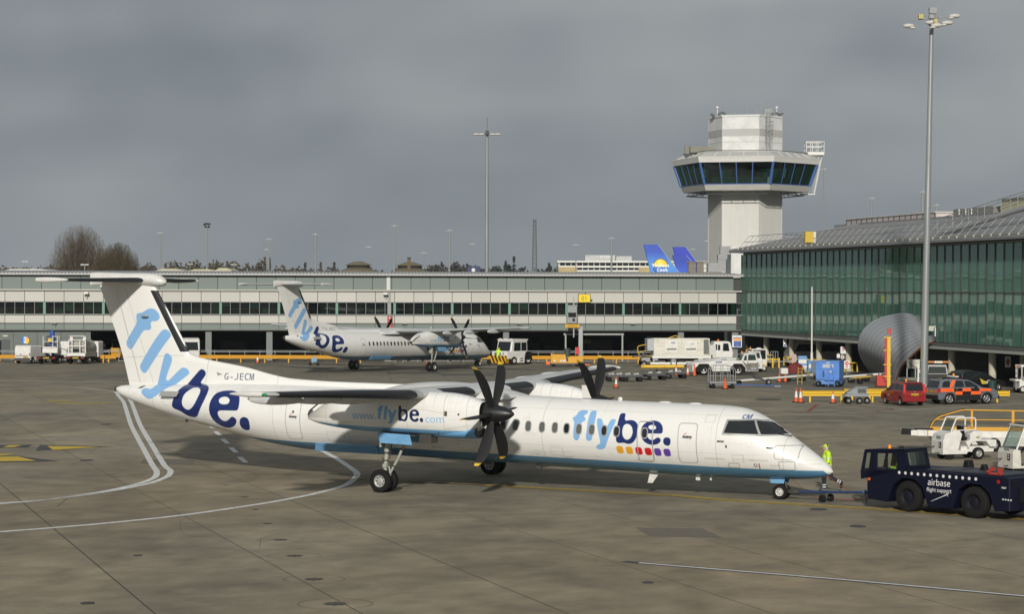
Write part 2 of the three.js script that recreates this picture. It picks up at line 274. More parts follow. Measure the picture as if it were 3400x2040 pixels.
  struct('red_line', [lay([[18.1, -133.6], [19.9, -142.3]], 0.22, 0.012), lay([[22.3, -134], [23.9, -136.8], [24.0, -138.2]], 0.12, 0.012)], S([0.30, 0.055, 0.04], 0.85, 0, { map: worn }));
  struct('faint_yellow_line', [lay([[15.4, -111.2], [20.2, -111.9], [30, -113]], 0.12, 0.008), lay([[-33, -150], [-26, -146]], 0.15, 0.008), lay([[18, -147], [19.2, -144.8]], 0.1, 0.012)], paintYF);
  struct('yellow_stand_mark', [poly([[-22, -103.4], [-21.2, -100.9], [-19.4, -102.9]], 0.012), poly([[-25, -94.0], [-22.1, -94.2], [-20.6, -94.6], [-21.9, -96.9], [-25, -96.3]], 0.012), poly([[-25, -97.1], [-22.9, -97.4], [-22.3, -98.4], [-25, -98.6]], 0.012), poly([[-23.9, -102.5], [-23.4, -102.7], [-23.3, -103.9], [-23.9, -103.8]], 0.012)], paintY);
  struct('faded_yellow_mark', [poly([[-30.6, -143.0], [-29.1, -143.4], [-29.1, -145.4], [-30.9, -145.6]], 0.008), poly([[-29.6, -140.4], [-26.2, -140.8], [-26, -142.4], [-29.2, -142.6]], 0.008)], paintYF);
  struct('black_mark_border', [poly([[-22.5, -104.1], [-21.9, -100.4], [-18.9, -103.3]], 0.008), poly([[-26, -93.5], [-22, -93.8], [-19.6, -94.4], [-21.9, -97.2], [-26, -96.7]], 0.008), poly([[-26, -102.2], [-22.7, -102.4], [-22.9, -104.3], [-26, -103.7]], 0.008)], S([0.055, 0.055, 0.058], 0.85, 0, { map: worn }));
  // round access covers and ground lights set in the concrete
  const ring = (x, z, r, y, m) => new THREE.RingGeometry(r - m, r, 36).rotateX(-Math.PI / 2).translate(x, y, z);
  const spots = [[-10.9, -83.2, 0.3], [-9.6, -78.5, 0.55], [-8.7, -74.1, 0.4], [-7.8, -69.7, 0.55], [-6.9, -65.2, 0.7], [-6.1, -61.3, 0.75], [-5.1, -56.4, 0.8], [-4.2, -52.0, 0.9]];
  spots.forEach(([x, z, r], i) => {
    const t = thing('access_cover', ['small dark access cover, farthest of the line near the white curve', 'worn round access cover just beyond the curved white line', 'dark stained access cover just inside the curved white line', 'flat round access cover, fourth along the line of covers', 'oval looking stained access cover in the left foreground concrete', 'round access cover with smudged dark centre and pale surround', 'round access cover with dark star shaped centre, second nearest to the camera', 'large round access cover with dark star shaped centre, nearest to the camera'][i], 'access cover', [x, 0, z]);
    const star = []; for (let a = 0; a < 16; a++) { const q = a / 16 * Math.PI * 2, rad = r * (a % 2 ? 0.22 : 0.36); star.push([Math.cos(q) * rad, Math.sin(q) * rad]); }
    obj('cover_plate', poly(star, 0.012), S([0.062, 0.056, 0.048], 0.85), t);
    if (i > 3) obj('joint_ring', ring(0, 0, r, 0.009, 0.010 + 0.002 * (i - 4)), sealSoft, t);
  });
  [[-10.1, -52.0, 0.17], [-10.5, -61.3, 0.13], [10.5, -74.6, 0.30], [11.0, -69.3, 0.26], [3.5, -55.9, 0.14], [-22.3, -120, 0.3], [-18.5, -95, 0.3], [17.5, -148.8, 0.9]].forEach(([x, z, r], i) => {
    const o = obj('drain_cover', new THREE.CylinderGeometry(r, r, 0.02, 20).scale(1, 1, 1.25).translate(x, 0.004, z), S([0.04, 0.038, 0.036], 0.85));
    tag(o, ['dark round drain cover in the bottom left foreground', 'tiny dark drain cover left of the access cover line', 'thin dark drain cover below the yellow line near the tow bar', 'thin dark drain cover in the concrete below the navy tug', 'tiny dark drain cover in the bottom right foreground left of the white line', 'dark drain cover beneath the faded yellow marks', 'dark drain cover between yellow stand marks and double white line', 'large dark drain patch left of the yellow guard rail'][i], 'drain cover');
  });
}
// ---------------------------------------------------------------- terminal pier (left) 
const clad = [0, 1, 2, 3].map(i => S([[0.455, 0.445, 0.400], [0.43, 0.42, 0.378], [0.468, 0.456, 0.412], [0.440, 0.432, 0.394]][i], 0.5));
const greenPanel = [0, 1].map(i => S([[0.165, 0.20, 0.182], [0.178, 0.21, 0.192]][i], 0.3));
const sill = P([0.20, 0.215, 0.21], 0.5), mull = P([0.26, 0.27, 0.265], 0.5, 0.2), postGreen = P([0.15, 0.30, 0.235], 0.4), voidDark = S([0.028, 0.028, 0.029], 0.9), wallGreen = P([0.125, 0.148, 0.137], 0.55), inner = S([0.055, 0.056, 0.052], 0.9);
const pierGlass = clear([0.42, 0.55, 0.50]);
const pierX = F => (F - 1700) / 7240 * 226 + 53.95;
{
  const L = 78.4, t = thing('terminal_pier', 'long two storey airport pier with cream cladding bands and dark ribbon windows', 'terminal building', [-54, 0, -222], 0.0767);
  const shell = [B(L, 0.12, 13, L / 2, 3.12, -6.6), B(L, 0.2, 6, L / 2, 4.78, -3.2), B(L, 0.2, 6, L / 2, 6.14, -3.2), B(L, 5.9, 0.2, L / 2, 6.1, -6.3), B(0.2, 5.9, 12.8, 0.1, 6.1, -6.6), B(L, 5.6, 0.2, L / 2, 6.0, -13.2)];
  obj('wall', shell, inner, t);
  obj('backing_wall', [B(L, 1.28, 0.1, L / 2, 8.05, -0.15), B(L, 1.05, 0.1, L / 2, 6.62, -0.10), B(L, 0.75, 0.1, L / 2, 4.30, -0.10), B(L, 0.56, 0.1, L / 2, 3.52, -0.12)], S([0.05, 0.055, 0.05], 0.8), t);
  // wavy metal roof edge
  const per = 0.36, n = Math.round(L / per * 6);
  const wave = GRID((u, v) => V(u * L, 9.0 + 0.055 * Math.sin(u * L / per * 2 * Math.PI) + (v < 0.5 ? 0 : 0) + 0.022 * v * 14, 0.5 - v * 14), n, 1);
  const lip = GRID((u, v) => V(u * L, mix(8.84, 9.0 + 0.055 * Math.sin(u * L / per * 2 * Math.PI), v), 0.5), n, 1);
  obj('roof', [wave, lip, B(L, 0.06, 0.62, L / 2, 8.83, 0.18), B(L, 0.05, 13, L / 2, 8.9, -6.4)], P([0.40, 0.405, 0.405], 0.5, 0.2), t);
  obj('cornice', [B(L, 0.16, 0.3, L / 2, 7.27, 0.1)], P([0.42, 0.41, 0.375], 0.5), t);
  obj('sill', [B(L, 0.11, 0.16, L / 2, 4.77, 0.03), B(L, 0.05, 0.12, L / 2, 6.045, 0.02), B(L, 0.05, 0.1, L / 2, 3.845, 0.02), B(L, 0.07, 0.14, L / 2, 3.20, 0.02)], sill, t);
  const p0 = 53.9 - 27 * 1.98, ug = 53.6 - 27 * 1.98;
  const upper = [0, 1].map(() => B(1.915, 1.37, 0.06, 0, 0, 0)), c1 = B(1.925, 1.06, 0.06), c2 = B(1.925, 0.76, 0.06), bd = B(1.93, 0.54, 0.05), pane = B(0.945, 1.17, 0.02);
  for (let k = 0; k < 39; k++) {
    const a = p0 + 1.98 * (k + 0.5), b = ug + 1.98 * (k + 0.5);
    const put = (name, g, m, x, y, z = 0.0) => { if (x > 0.9 && x < L - 0.6) { const o = obj(name, g, m, t); o.position.set(x, y + rr(-0.004, 0.004), z + rr(-0.006, 0.006)); } };
    put('upper_panel', upper[k % 2], greenPanel[(k * 7) % 3 ? 0 : 1], b, 8.03, -0.06);
    put('cladding_panel', c1, clad[(k * 7 + (k >> 2)) % 4], a, 6.61); put('cladding_panel', c2, clad[(k * 5 + 1 + (k >> 1)) % 4], a, 4.29);
    put('band_panel', bd, greenPanel[(k * 3) % 4 ? 0 : 1], a, 3.52, -0.03);
    for (const s of [0, 1]) {
      const x = p0 + 1.98 * k + 0.99 * (s + 0.5); if (x < 0.5 || x > L - 0.5) continue;
      put('window_pane', pane, pierGlass, x, 5.425, -0.03);
      const left = x - 0.495, post = s === 0 && (k - 27) % 3 === 0;
      if (post) obj('window_post', B(0.26, 1.2, 0.16, left, 5.425, -0.06), postGreen, t);
      else obj('mullion', B(0.042, 1.2, 0.1, left, 5.425, 0.0), mull, t);
    }
    if (k % 6 === 3) { const o = obj('downlight', [B(0.5, 0.06, 0.2, 0, 0, 0.18), B(0.05, 0.32, 0.05, 0.1, -0.18, 0.1)], M.grey, t); o.position.set(a, 3.86, 0.1); }
  }
  for (const f of [2275 + 12, 2452]) obj('window_post', B(0.42, 1.2, 0.05, pierX(f) - 0.1, 5.425, -0.12), postGreen, t);
  const blM = S([0.20, 0.24, 0.215], 0.8), blM2 = S([0.10, 0.13, 0.115], 0.8); for (let i = 0; i < 26; i++) { const x = p0 + 0.99 * (Math.floor(rr(2, 76)) + 0.5), h = rr(0.15, 1.0); if (x > 1 && x < L - 1) obj('window_blind', B(0.9, h, 0.03, x, 6.0 - h / 2, -0.22), i % 3 ? blM2 : blM, t); }
  // things standing inside behind the glass
  const ins = []; for (let i = 0; i < 46; i++) { const x = rr(1, L - 1), h = rr(0.5, 1.1); ins.push(B(rr(0.1, 1.4), h, 0.5, x, 4.88 + h / 2, rr(-5, -1.6))); }
  obj('indoor_fittings', ins, P([0.16, 0.19, 0.17], 0.6), t);
  obj('indoor_handrail', [B(L, 0.05, 0.05, L / 2, 5.75, -1.4), B(L, 0.04, 0.05, L / 2, 5.35, -1.4), ...Array.from({ length: 40 }, (_, i) => B(0.05, 1.0, 0.05, i * 2, 5.3, -1.4))], P([0.20, 0.30, 0.24], 0.5), t);
  obj('expansion_joint_post', [B(0.36, 1.5, 0.14, pierX(1297), 8.03, 0.0)], P([0.62, 0.62, 0.6], 0.5), t);
  obj('expansion_joint_cover', [B(0.3, 1.06, 0.1, pierX(1300), 6.61, 0.02), B(0.36, 1.2, 0.12, pierX(1300), 5.425, 0.02)], P([0.30, 0.32, 0.31], 0.5), t);
  // ground floor
  const px = [707, 906, 1297, 1688, 2274, 2456].map(pierX);
  for (const x of px) obj('column', [B(0.62, 3.1, 0.62, x, 1.55, -0.6)], P([0.20, 0.215, 0.215], 0.7), t);
  const xr = pierX(324);
  obj('ground_floor_wall', [B(xr - 2.9, 3.1, 0.2, (xr + 2.9) / 2, 1.55, -0.45), B(5.8, 1.0, 0.2, 0, 2.6, -0.5), B(5.8, 0.55, 0.2, 0, 0.27, -0.5)], wallGreen, t);
  for (let i = 0; i < 4; i++) obj('wall_joint', B(0.05, 3.1, 0.04, 3.2 + i * 2.4, 1.55, -0.35), S([0.06, 0.07, 0.065], 0.8), t);
  obj('ground_floor_window', [B(1.0, 1.45, 0.05, 0.5, 1.3, -0.5), B(0.95, 1.45, 0.05, 1.55, 1.3, -0.5)], M.glass, t);
  obj('door', [B(0.9, 2.2, 0.06, 2.45, 1.1, -0.42)], S([0.055, 0.06, 0.06], 0.5), t);
  obj('door_lamp', [B(0.5, 0.14, 0.1, 2.4, 2.55, -0.33)], P([0.6, 0.58, 0.45], 0.5), t);
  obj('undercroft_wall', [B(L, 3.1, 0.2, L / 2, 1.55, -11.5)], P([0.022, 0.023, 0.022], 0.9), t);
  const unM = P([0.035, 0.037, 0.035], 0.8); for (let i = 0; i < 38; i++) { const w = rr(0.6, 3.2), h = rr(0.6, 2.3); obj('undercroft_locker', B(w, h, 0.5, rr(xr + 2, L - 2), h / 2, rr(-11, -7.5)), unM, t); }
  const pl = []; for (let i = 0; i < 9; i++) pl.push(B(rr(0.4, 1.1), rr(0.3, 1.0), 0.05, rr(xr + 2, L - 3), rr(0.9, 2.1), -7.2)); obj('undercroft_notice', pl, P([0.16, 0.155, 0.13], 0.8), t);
  obj('doorway_frame', [B(6.3, 0.18, 0.12, pierX(1980), 2.78, -0.1), B(0.16, 2.8, 0.16, pierX(1886), 1.35, -0.1), B(0.16, 2.8, 0.16, pierX(2076), 1.35, -0.1)], P([0.32, 0.33, 0.33], 0.5, 0.3), t);
}
const onPier = (F, y, d) => { const x = pierX(F), c = Math.cos(0.0767), s = Math.sin(0.0767); return [-54 + x * c + d * s, y, -222 - x * s + d * c]; };
{
  const s1 = thing('stand_number_sign', 'yellow 01 stand number sign high on cream pier cladding', 'sign', onPier(1947, 6.52, 0.05), 0.0767);
  obj('sign_box', [RB(1.30, 0.92, 0.18, 0.03, 0, 0, 0.14), B(0.2, 0.2, 0.1, 0.75, -0.2, 0.05)], M.darkGrey, s1);
  obj('sign_face', B(1.18, 0.80, 0.02, 0, 0, 0.245), print(256, 176, (x, w, h) => { x.fillStyle = '#e3c614'; x.fillRect(0, 0, w, h); x.fillStyle = '#39340a'; x.font = '125px sans-serif'; x.textAlign = 'center'; x.textBaseline = 'middle'; x.fillText('01', w / 2, h / 2 + 4); }), s1);
  const dk = thing('docking_display', 'grey aircraft docking display unit on post with yellow word board', 'docking display', onPier(1930, 0, 1.6), 0.0767);
  obj('post', [B(0.42, 3.6, 0.3, 0, 1.8, 0), B(0.12, 4.2, 0.12, -0.72, 4.6, 0.05), B(0.9, 0.1, 0.3, -0.4, 3.45, 0)], M.galv, dk);
  obj('cabinet', [RB(1.0, 0.72, 0.3, 0.03, -0.9, 5.4, 0.2), RB(1.0, 0.62, 0.3, 0.03, -0.9, 4.25, 0.2), B(0.1, 0.6, 0.2, -1.36, 4.82, 0.2), B(0.1, 0.6, 0.2, -0.44, 4.82, 0.2), B(1.1, 0.08, 0.4, -0.9, 5.8, 0.2)], M.grey, dk);
  obj('display_screen', [B(0.62, 0.5, 0.04, -0.9, 4.86, 0.24), B(0.24, 0.3, 0.04, -0.75, 4.3, 0.36), B(0.3, 0.3, 0.03, -1.0, 5.0, 0.3)], M.black, dk);
  obj('word_board', B(1.45, 0.36, 0.08, -0.9, 3.68, 0.3), print(320, 80, (x, w, h) => { x.fillStyle = '#c79a12'; x.fillRect(0, 0, w, h); x.fillStyle = '#4a3a08'; x.font = 'bold 46px sans-serif'; x.textAlign = 'center'; x.textBaseline = 'middle'; x.fillText('SAFEDOCK', w / 2, h / 2 + 2); }), dk);
  const bn = thing('red_banner', 'narrow red banner with white lettering on the pier above the far aircraft', 'banner', onPier(1302, 3.95, 0.25), 0.0767); obj('banner_sheet', B(0.5, 1.35, 0.04), print(64, 176, (x, w, h) => { x.fillStyle = '#a81c22'; x.fillRect(0, 0, w, h); x.fillStyle = '#e6dede'; x.beginPath(); x.arc(w * 0.6, h * 0.12, 13, 0.4, 4.4); x.lineWidth = 8; x.strokeStyle = '#e6dede'; x.stroke(); for (let i = 0; i < 5; i++) x.fillRect(w * 0.25, h * (0.32 + i * 0.07), w * (0.3 + (i * 37 % 5) * 0.07), h * 0.03); x.fillRect(w * 0.2, h * 0.72, w * 0.5, h * 0.05); x.fillRect(w * 0.2, h * 0.84, w * 0.35, h * 0.05); }), bn); obj('batten', [B(0.56, 0.05, 0.06, 0, 0.68, 0), B(0.56, 0.05, 0.06, 0, -0.68, 0)], M.grey, bn);
  // cameras on the cladding
  [[312, 'white security camera on the pier cladding behind the near tail fin'], [1287, 'white security camera on the pier cladding above the far aircraft']].forEach(([f, l]) => { const k = thing('security_camera', l, 'camera', onPier(f, 6.95, 0.1), 0.0767); obj('bracket', [B(0.08, 0.5, 0.1, 0.06, -0.3, 0.1)], M.grey, k); obj('housing', [RB(0.46, 0.26, 0.5, 0.05, 0, 0, 0.35)], M.white, k); });
  const rp = thing('round_emblem_sign', 'round blue and yellow emblem sign above the white van', 'sign', [-47.9, 0, -214.9]);
  const emb = (x, w, h) => { x.fillStyle = '#2c62ad'; x.fillRect(0, 0, w, h); const g = x; g.fillStyle = '#e3b32c'; g.beginPath(); g.ellipse(w * 0.55, h * 0.3, w * 0.42, h * 0.3, -0.3, 0, 7); g.fill(); g.fillStyle = '#dfe6ef'; g.fillRect(w * 0.12, h * 0.42, w * 0.72, h * 0.22); g.fillStyle = '#3f78bd'; g.fillRect(w * 0.2, h * 0.47, w * 0.5, h * 0.1); };
  obj('disc', [C(0.42, 0.42, 0.2, 0, 2.32, 0, 'z', 28)], print(96, 96, emb), rp); obj('stem', [TB([0, 1.2, -0.1], [0, 2.0, -0.1], 0.05)], M.grey, rp);
}

// ---------------------------------------------------------------- glass terminal (right)
const glassTs = [[0.30, 0.63, 0.50], [0.26, 0.58, 0.46], [0.34, 0.67, 0.54], [0.27, 0.56, 0.47]].map((c, i) => new THREE.MeshPhysicalMaterial({ color: lin(c), roughness: 0.02 + 0.015 * (i % 2), transmission: 0.72 + 0.03 * (i % 3), thickness: 0, ior: 1.52 }));
const T0 = [24.0, 0, -228.0], TR = -1.3616;
const onT = (s, y, out) => [T0[0] + 0.2077 * s - 0.978 * out, y, T0[2] + 0.978 * s + 0.2077 * out];
{
  const L = 92, t = thing('glass_terminal', 'green glass terminal hall raised on round columns with grey hipped roof', 'terminal building', T0, TR);
  const y0 = 3.25, y1 = 11.1, ym = 7.3, pitch = 1.6, n = Math.floor(L / pitch);
  const g1 = B(pitch - 0.05, ym - y0 - 0.08, 0.03), g2 = B(pitch - 0.05, y1 - ym - 0.08, 0.03), mu = B(0.055, y1 - y0, 0.14, 0, (y0 + y1) / 2, 0.02);
  const fin1 = B(0.03, ym - y0 - 0.3, 0.55), finM = P([0.14, 0.34, 0.25], 0.3), dots = new THREE.MeshStandardMaterial({ roughness: 0.5, map: canvas(32, 512, (x, w, h) => { x.fillStyle = '#4a7f6c'; x.fillRect(0, 0, w, h); x.fillStyle = '#1d3c33'; for (let i = 0; i < 26; i++) { x.beginPath(); x.ellipse(w * 0.5, (i + 0.5) * h / 26, 7, 5, 0, 0, 7); x.fill(); } }) });
  for (let i = 0; i < n; i++) {
    const x = (i + 0.5) * pitch;
    for (const [g, y] of [[g1, (y0 + ym) / 2], [g2, (ym + y1) / 2]]) { const o = obj('glass_pane', g, glassTs[Math.floor(rr(0, 4))], t); o.position.set(x, y, rr(-0.004, 0.004)); o.rotation.y = rr(-0.006, 0.006); o.rotation.x = rr(-0.004, 0.004); }
    obj('mullion', mu, S([0.04, 0.043, 0.042], 0.5), t).position.x = i * pitch;
    const f = obj('glass_fin', [B(0.03, 3.5, 0.5, 0, (y0 + ym) / 2, -0.5), B(0.03, 3.5, 0.5, 0, (ym + y1) / 2, -0.5)], i % 2 ? dots : finM, t); f.position.x = i * pitch + 0.06;
  }
  obj('transom', [B(L, 0.09, 0.12, L / 2, ym, 0.03), B(L, 0.08, 0.14, L / 2, y0, 0.03)], S([0.05, 0.055, 0.053], 0.5), t);
  obj('floor_slab', [B(L, 0.5, 11, L / 2, 2.93, -5.4), B(L, 0.35, 9.5, L / 2, 7.22, -5.9), B(L, 0.25, 10.5, L / 2, 11.15, -5.4)], P([0.40, 0.42, 0.38], 0.8), t);
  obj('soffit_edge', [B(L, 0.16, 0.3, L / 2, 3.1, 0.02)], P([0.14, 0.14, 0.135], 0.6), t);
  obj('indoor_wall', [B(L, 8, 0.3, L / 2, 7.2, -6.8), B(0.2, 8, 10.8, 0.15, 7.2, -5.5)], P([0.50, 0.56, 0.50], 0.8), t);
  const ic = []; for (let i = 0; i < 12; i++) ic.push(C(0.22, 0.22, 7.8, 3.9 + i * 7.8, 7.2, -3.2, 'y', 12)); obj('indoor_column', ic, P([0.5, 0.52, 0.5], 0.6), t);
  const ib = []; for (let i = 0; i < 70; i++) { const h = rr(0.4, 1.3); ib.push(B(rr(0.3, 2.2), h, 0.6, rr(1, L - 1), (i % 2 ? 3.3 : 7.42) + h / 2, rr(-6, -1.6))); } obj('indoor_seating', ib, P([0.10, 0.13, 0.12], 0.7), t);
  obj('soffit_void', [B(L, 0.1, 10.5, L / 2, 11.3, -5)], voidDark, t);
  // roof: hipped sheet with a deep overhanging eave
  const e = 11.5, r = 14.25, ev = [-1.0, 1.1], pos = [[-1.0, e, 1.1], [L, e, 1.1], [L, r, -11], [5, r, -11], [-1.0, e, -14], [L, e, -23], [-1.0, e, -23]];
  const tri = (...k) => { const g = new THREE.BufferGeometry(); g.setAttribute('position', new THREE.Float32BufferAttribute(k.flatMap(i => pos[i]), 3)); const uv = k.flatMap(i => [pos[i][0] / 7, pos[i][2] / 7]); g.setAttribute('uv', new THREE.Float32BufferAttribute(uv, 2)); g.computeVertexNormals(); return g; };
  const roofM = P([0.265, 0.27, 0.278], 0.5, 0.3);
  const seams = []; for (let i = 0; i < 58; i++) { const x = 0.5 + i * 1.6; const zt = x < 5 ? 1.1 - (x + 1) / 6 * 12.1 : -11; if (x > 0) seams.push(TB([x, e + 0.02, 1.08], [x, mix(e, r, (1.1 - zt) / 12.1) + 0.02, zt], 0.02, 4)); }
  obj('roof', [tri(0, 1, 2), tri(0, 2, 3), tri(0, 3, 4), tri(3, 2, 5), tri(3, 5, 6), tri(4, 3, 6)], roofM, t);
  obj('roof_seam', seams, roofM, t);
  obj('eave', [B(L + 1, 0.2, 0.25, L / 2 - 0.5, e - 0.1, 0.98), B(0.25, 0.2, 16, -0.9, e - 0.1, -7)], P([0.24, 0.245, 0.25], 0.5, 0.2), t);
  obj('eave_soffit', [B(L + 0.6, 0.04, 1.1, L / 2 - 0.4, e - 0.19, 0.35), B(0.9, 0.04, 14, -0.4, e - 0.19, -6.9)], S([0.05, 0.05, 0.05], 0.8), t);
  obj('ridge_capping', [TB([5, r + 0.03, -11], [L, r + 0.03, -11], 0.1), TB([-1, e + 0.05, 1.1], [5, r + 0.05, -11], 0.07)], P([0.2, 0.2, 0.205], 0.5, 0.2), t);
  const gd = []; for (let i = 0; i < 56; i++) gd.push(B(0.1, 0.2, 0.16, 0.4 + i * 1.6, e + 0.16, 0.55)); obj('snow_guard', gd, P([0.55, 0.55, 0.5], 0.5), t);
  obj('gutter_rail', [TB([-0.4, e + 0.2, 0.45], [L, e + 0.2, 0.45], 0.1, 6)], P([0.27, 0.26, 0.23], 0.6), t);
  const pt = []; for (let i = 0; i < 57; i++) pt.push(TB([-0.2 + i * 1.6, e + 0.2, 0.35], [0.15 + i * 1.6, e + 1.55, -0.75], 0.028, 5));
  const rail = thing('roof_railing', 'thin grey railing leaning along the glass terminal eave', 'railing', T0, TR);
  obj('post', pt, M.galv, rail); obj('rail', [TB([0.15, e + 1.55, -0.75], [L, e + 1.55, -0.75], 0.03, 5), TB([-0.03, e + 0.9, -0.2], [L, e + 0.9, -0.2], 0.03, 5)], M.galv, rail);
  // round columns under the hall, each inside a low yellow guard
  for (let i = 0; i < 11; i++) {
    const x = 5.8 + 7.78 * i, c = obj('column', [C(0.29, 0.29, 2.75, 0, 1.37, 0, 'y', 24)], P([0.50, 0.475, 0.38], 0.85), t); c.position.set(x, 0, -0.75);
    if (i < 4) obj('column_guard', [B(1.3, 0.09, 0.09, 0, 0.82, 0.62), B(0.09, 0.09, 1.2, -0.62, 0.82, 0), B(0.09, 0.09, 1.2, 0.62, 0.82, 0), ...[[-0.62, 0.62], [0.62, 0.62], [0.62, -0.6], [-0.62, -0.6]].map(([a, b]) => B(0.1, 0.82, 0.1, a, 0.41, b))], M.yellow, c);
  }
  obj('column', [C(0.29, 0.29, 2.75, 62.3, 1.37, -2.4, 'y', 24)], P([0.50, 0.475, 0.38], 0.85), t);
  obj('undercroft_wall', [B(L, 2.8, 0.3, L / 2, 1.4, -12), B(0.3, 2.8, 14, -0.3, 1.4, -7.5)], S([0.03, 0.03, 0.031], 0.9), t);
  const lv = []; for (let i = 0; i < 22; i++) lv.push(B(0.06, 0.09, 6, 0.06, 0.15 + i * 0.122, 0)); lv.push(B(0.1, 2.72, 6, 0, 1.36, 0));
  const lw = obj('louvred_wall', lv, P([0.27, 0.26, 0.23], 0.7), t); lw.position.set(46.5, 0, -4.2);
  // plant on the roof
  const pb = thing('rooftop_plant_screen', 'pale pink panelled plant screen standing behind terminal roof ridge', 'plant enclosure', onT(-4, 13.4, -14.5), TR);
  obj('panel', [B(24, 1.5, 3, 12, 0.85, 0)], P([0.62, 0.55, 0.53], 0.6), pb); const rb = []; for (let i = 0; i < 17; i++) rb.push(B(0.09, 1.5, 0.08, i * 1.5 + 0.1, 0.85, 1.53)); obj('rib', rb, M.darkGrey, pb); obj('end_panel', [B(4, 1.1, 2.6, -2.2, 0.6, 0)], M.grey, pb); obj('top_trim', [B(24.3, 0.08, 3.2, 12, 1.63, 0)], M.white, pb);
  const gb = thing('rooftop_plant_box', 'grey louvred plant box with white posts on the terminal roof', 'plant enclosure', onT(25.5, 13.5, -14), TR);
  obj('box', [B(9, 1.55, 3, 4.5, 0.8, 0)], P([0.25, 0.25, 0.23], 0.7), gb); obj('white_post', [1.4, 2.9, 4.2].map(x => B(0.12, 1.5, 0.1, x, 0.8, 1.53)), M.white, gb);
  const yb = thing('rooftop_cabin', 'pale yellow rooftop cabin at the right end of the roof walkway', 'plant enclosure', onT(36, 13.6, -14), TR); obj('cabin', [B(5, 1.9, 3, 2.5, 1.0, 0)], P([0.58, 0.55, 0.35], 0.6), yb); obj('roof_trim', [B(5.3, 0.1, 3.3, 2.5, 2.0, 0)], M.grey, yb);
  const rw = thing('roof_walkway', 'sloping tubular walkway with hooped handrails climbing the terminal roof', 'walkway', T0, TR);
  const A = [47.5, 12.0, -1.2], Z = [64, 14.9, -5.5], at = (k, dy, dz) => [mix(A[0], Z[0], k), mix(A[1], Z[1], k) + dy, mix(A[2], Z[2], k) + dz];
  obj('tube_beam', [TB(at(0, -0.1, 0.2), at(1, -0.1, 0.2), 0.19, 12)], P([0.36, 0.37, 0.38], 0.4, 0.4), rw); obj('deck', [TB(at(0, 0.15, 0), at(1, 0.15, 0), 0.09, 6), TB(at(0, 0.15, -0.8), at(1, 0.15, -0.8), 0.05, 6)], M.grey, rw);
  const hr = [], hp = []; for (const dz of [0, -0.8]) { hr.push(TB(at(0.02, 1.3, dz), at(1, 1.3, dz), 0.035), TB(at(0.02, 0.75, dz), at(1, 0.75, dz), 0.028)); for (let i = 0; i < 9; i++) hp.push(TB(at(0.03 + i * 0.12, 0.15, dz), at(0.03 + i * 0.12, 1.3, dz), 0.03)); }
  obj('handrail', hr, M.galv, rw); obj('post', hp, M.galv, rw);
  const ys = thing('roof_edge_sign', 'blank yellow box sign with white side above the eave', 'sign', onT(21.0, e + 0.25, 0.2), 0.15);
  obj('box', [RB(0.82, 1.05, 0.5, 0.02, 0, 0.72, 0)], P([0.60, 0.42, 0.05], 0.6), ys); obj('white_side', [B(0.2, 1.05, 0.52, 0.51, 0.72, 0)], M.white, ys); obj('bracket', [B(0.6, 0.25, 0.2, 0.1, 0.1, 0)], M.darkGrey, ys);
  const hand = thing('roof_access_rail', 'short dark handrail on the terminal roof hip beside the tower', 'railing', onT(1.5, 12.1, -6), TR);
  obj('rail', [TB([0, 1.1, -2.4], [0, 1.1, 2.0], 0.04), TB([0, 0.75, -2.4], [0, 0.75, 2.0], 0.03)], M.darkGrey, hand); obj('post', [TB([0, 0, -1.6], [0, 1.1, -1.6], 0.04), TB([0, 0.3, 0.4], [0, 1.1, 0.4], 0.03)], M.darkGrey, hand);
}
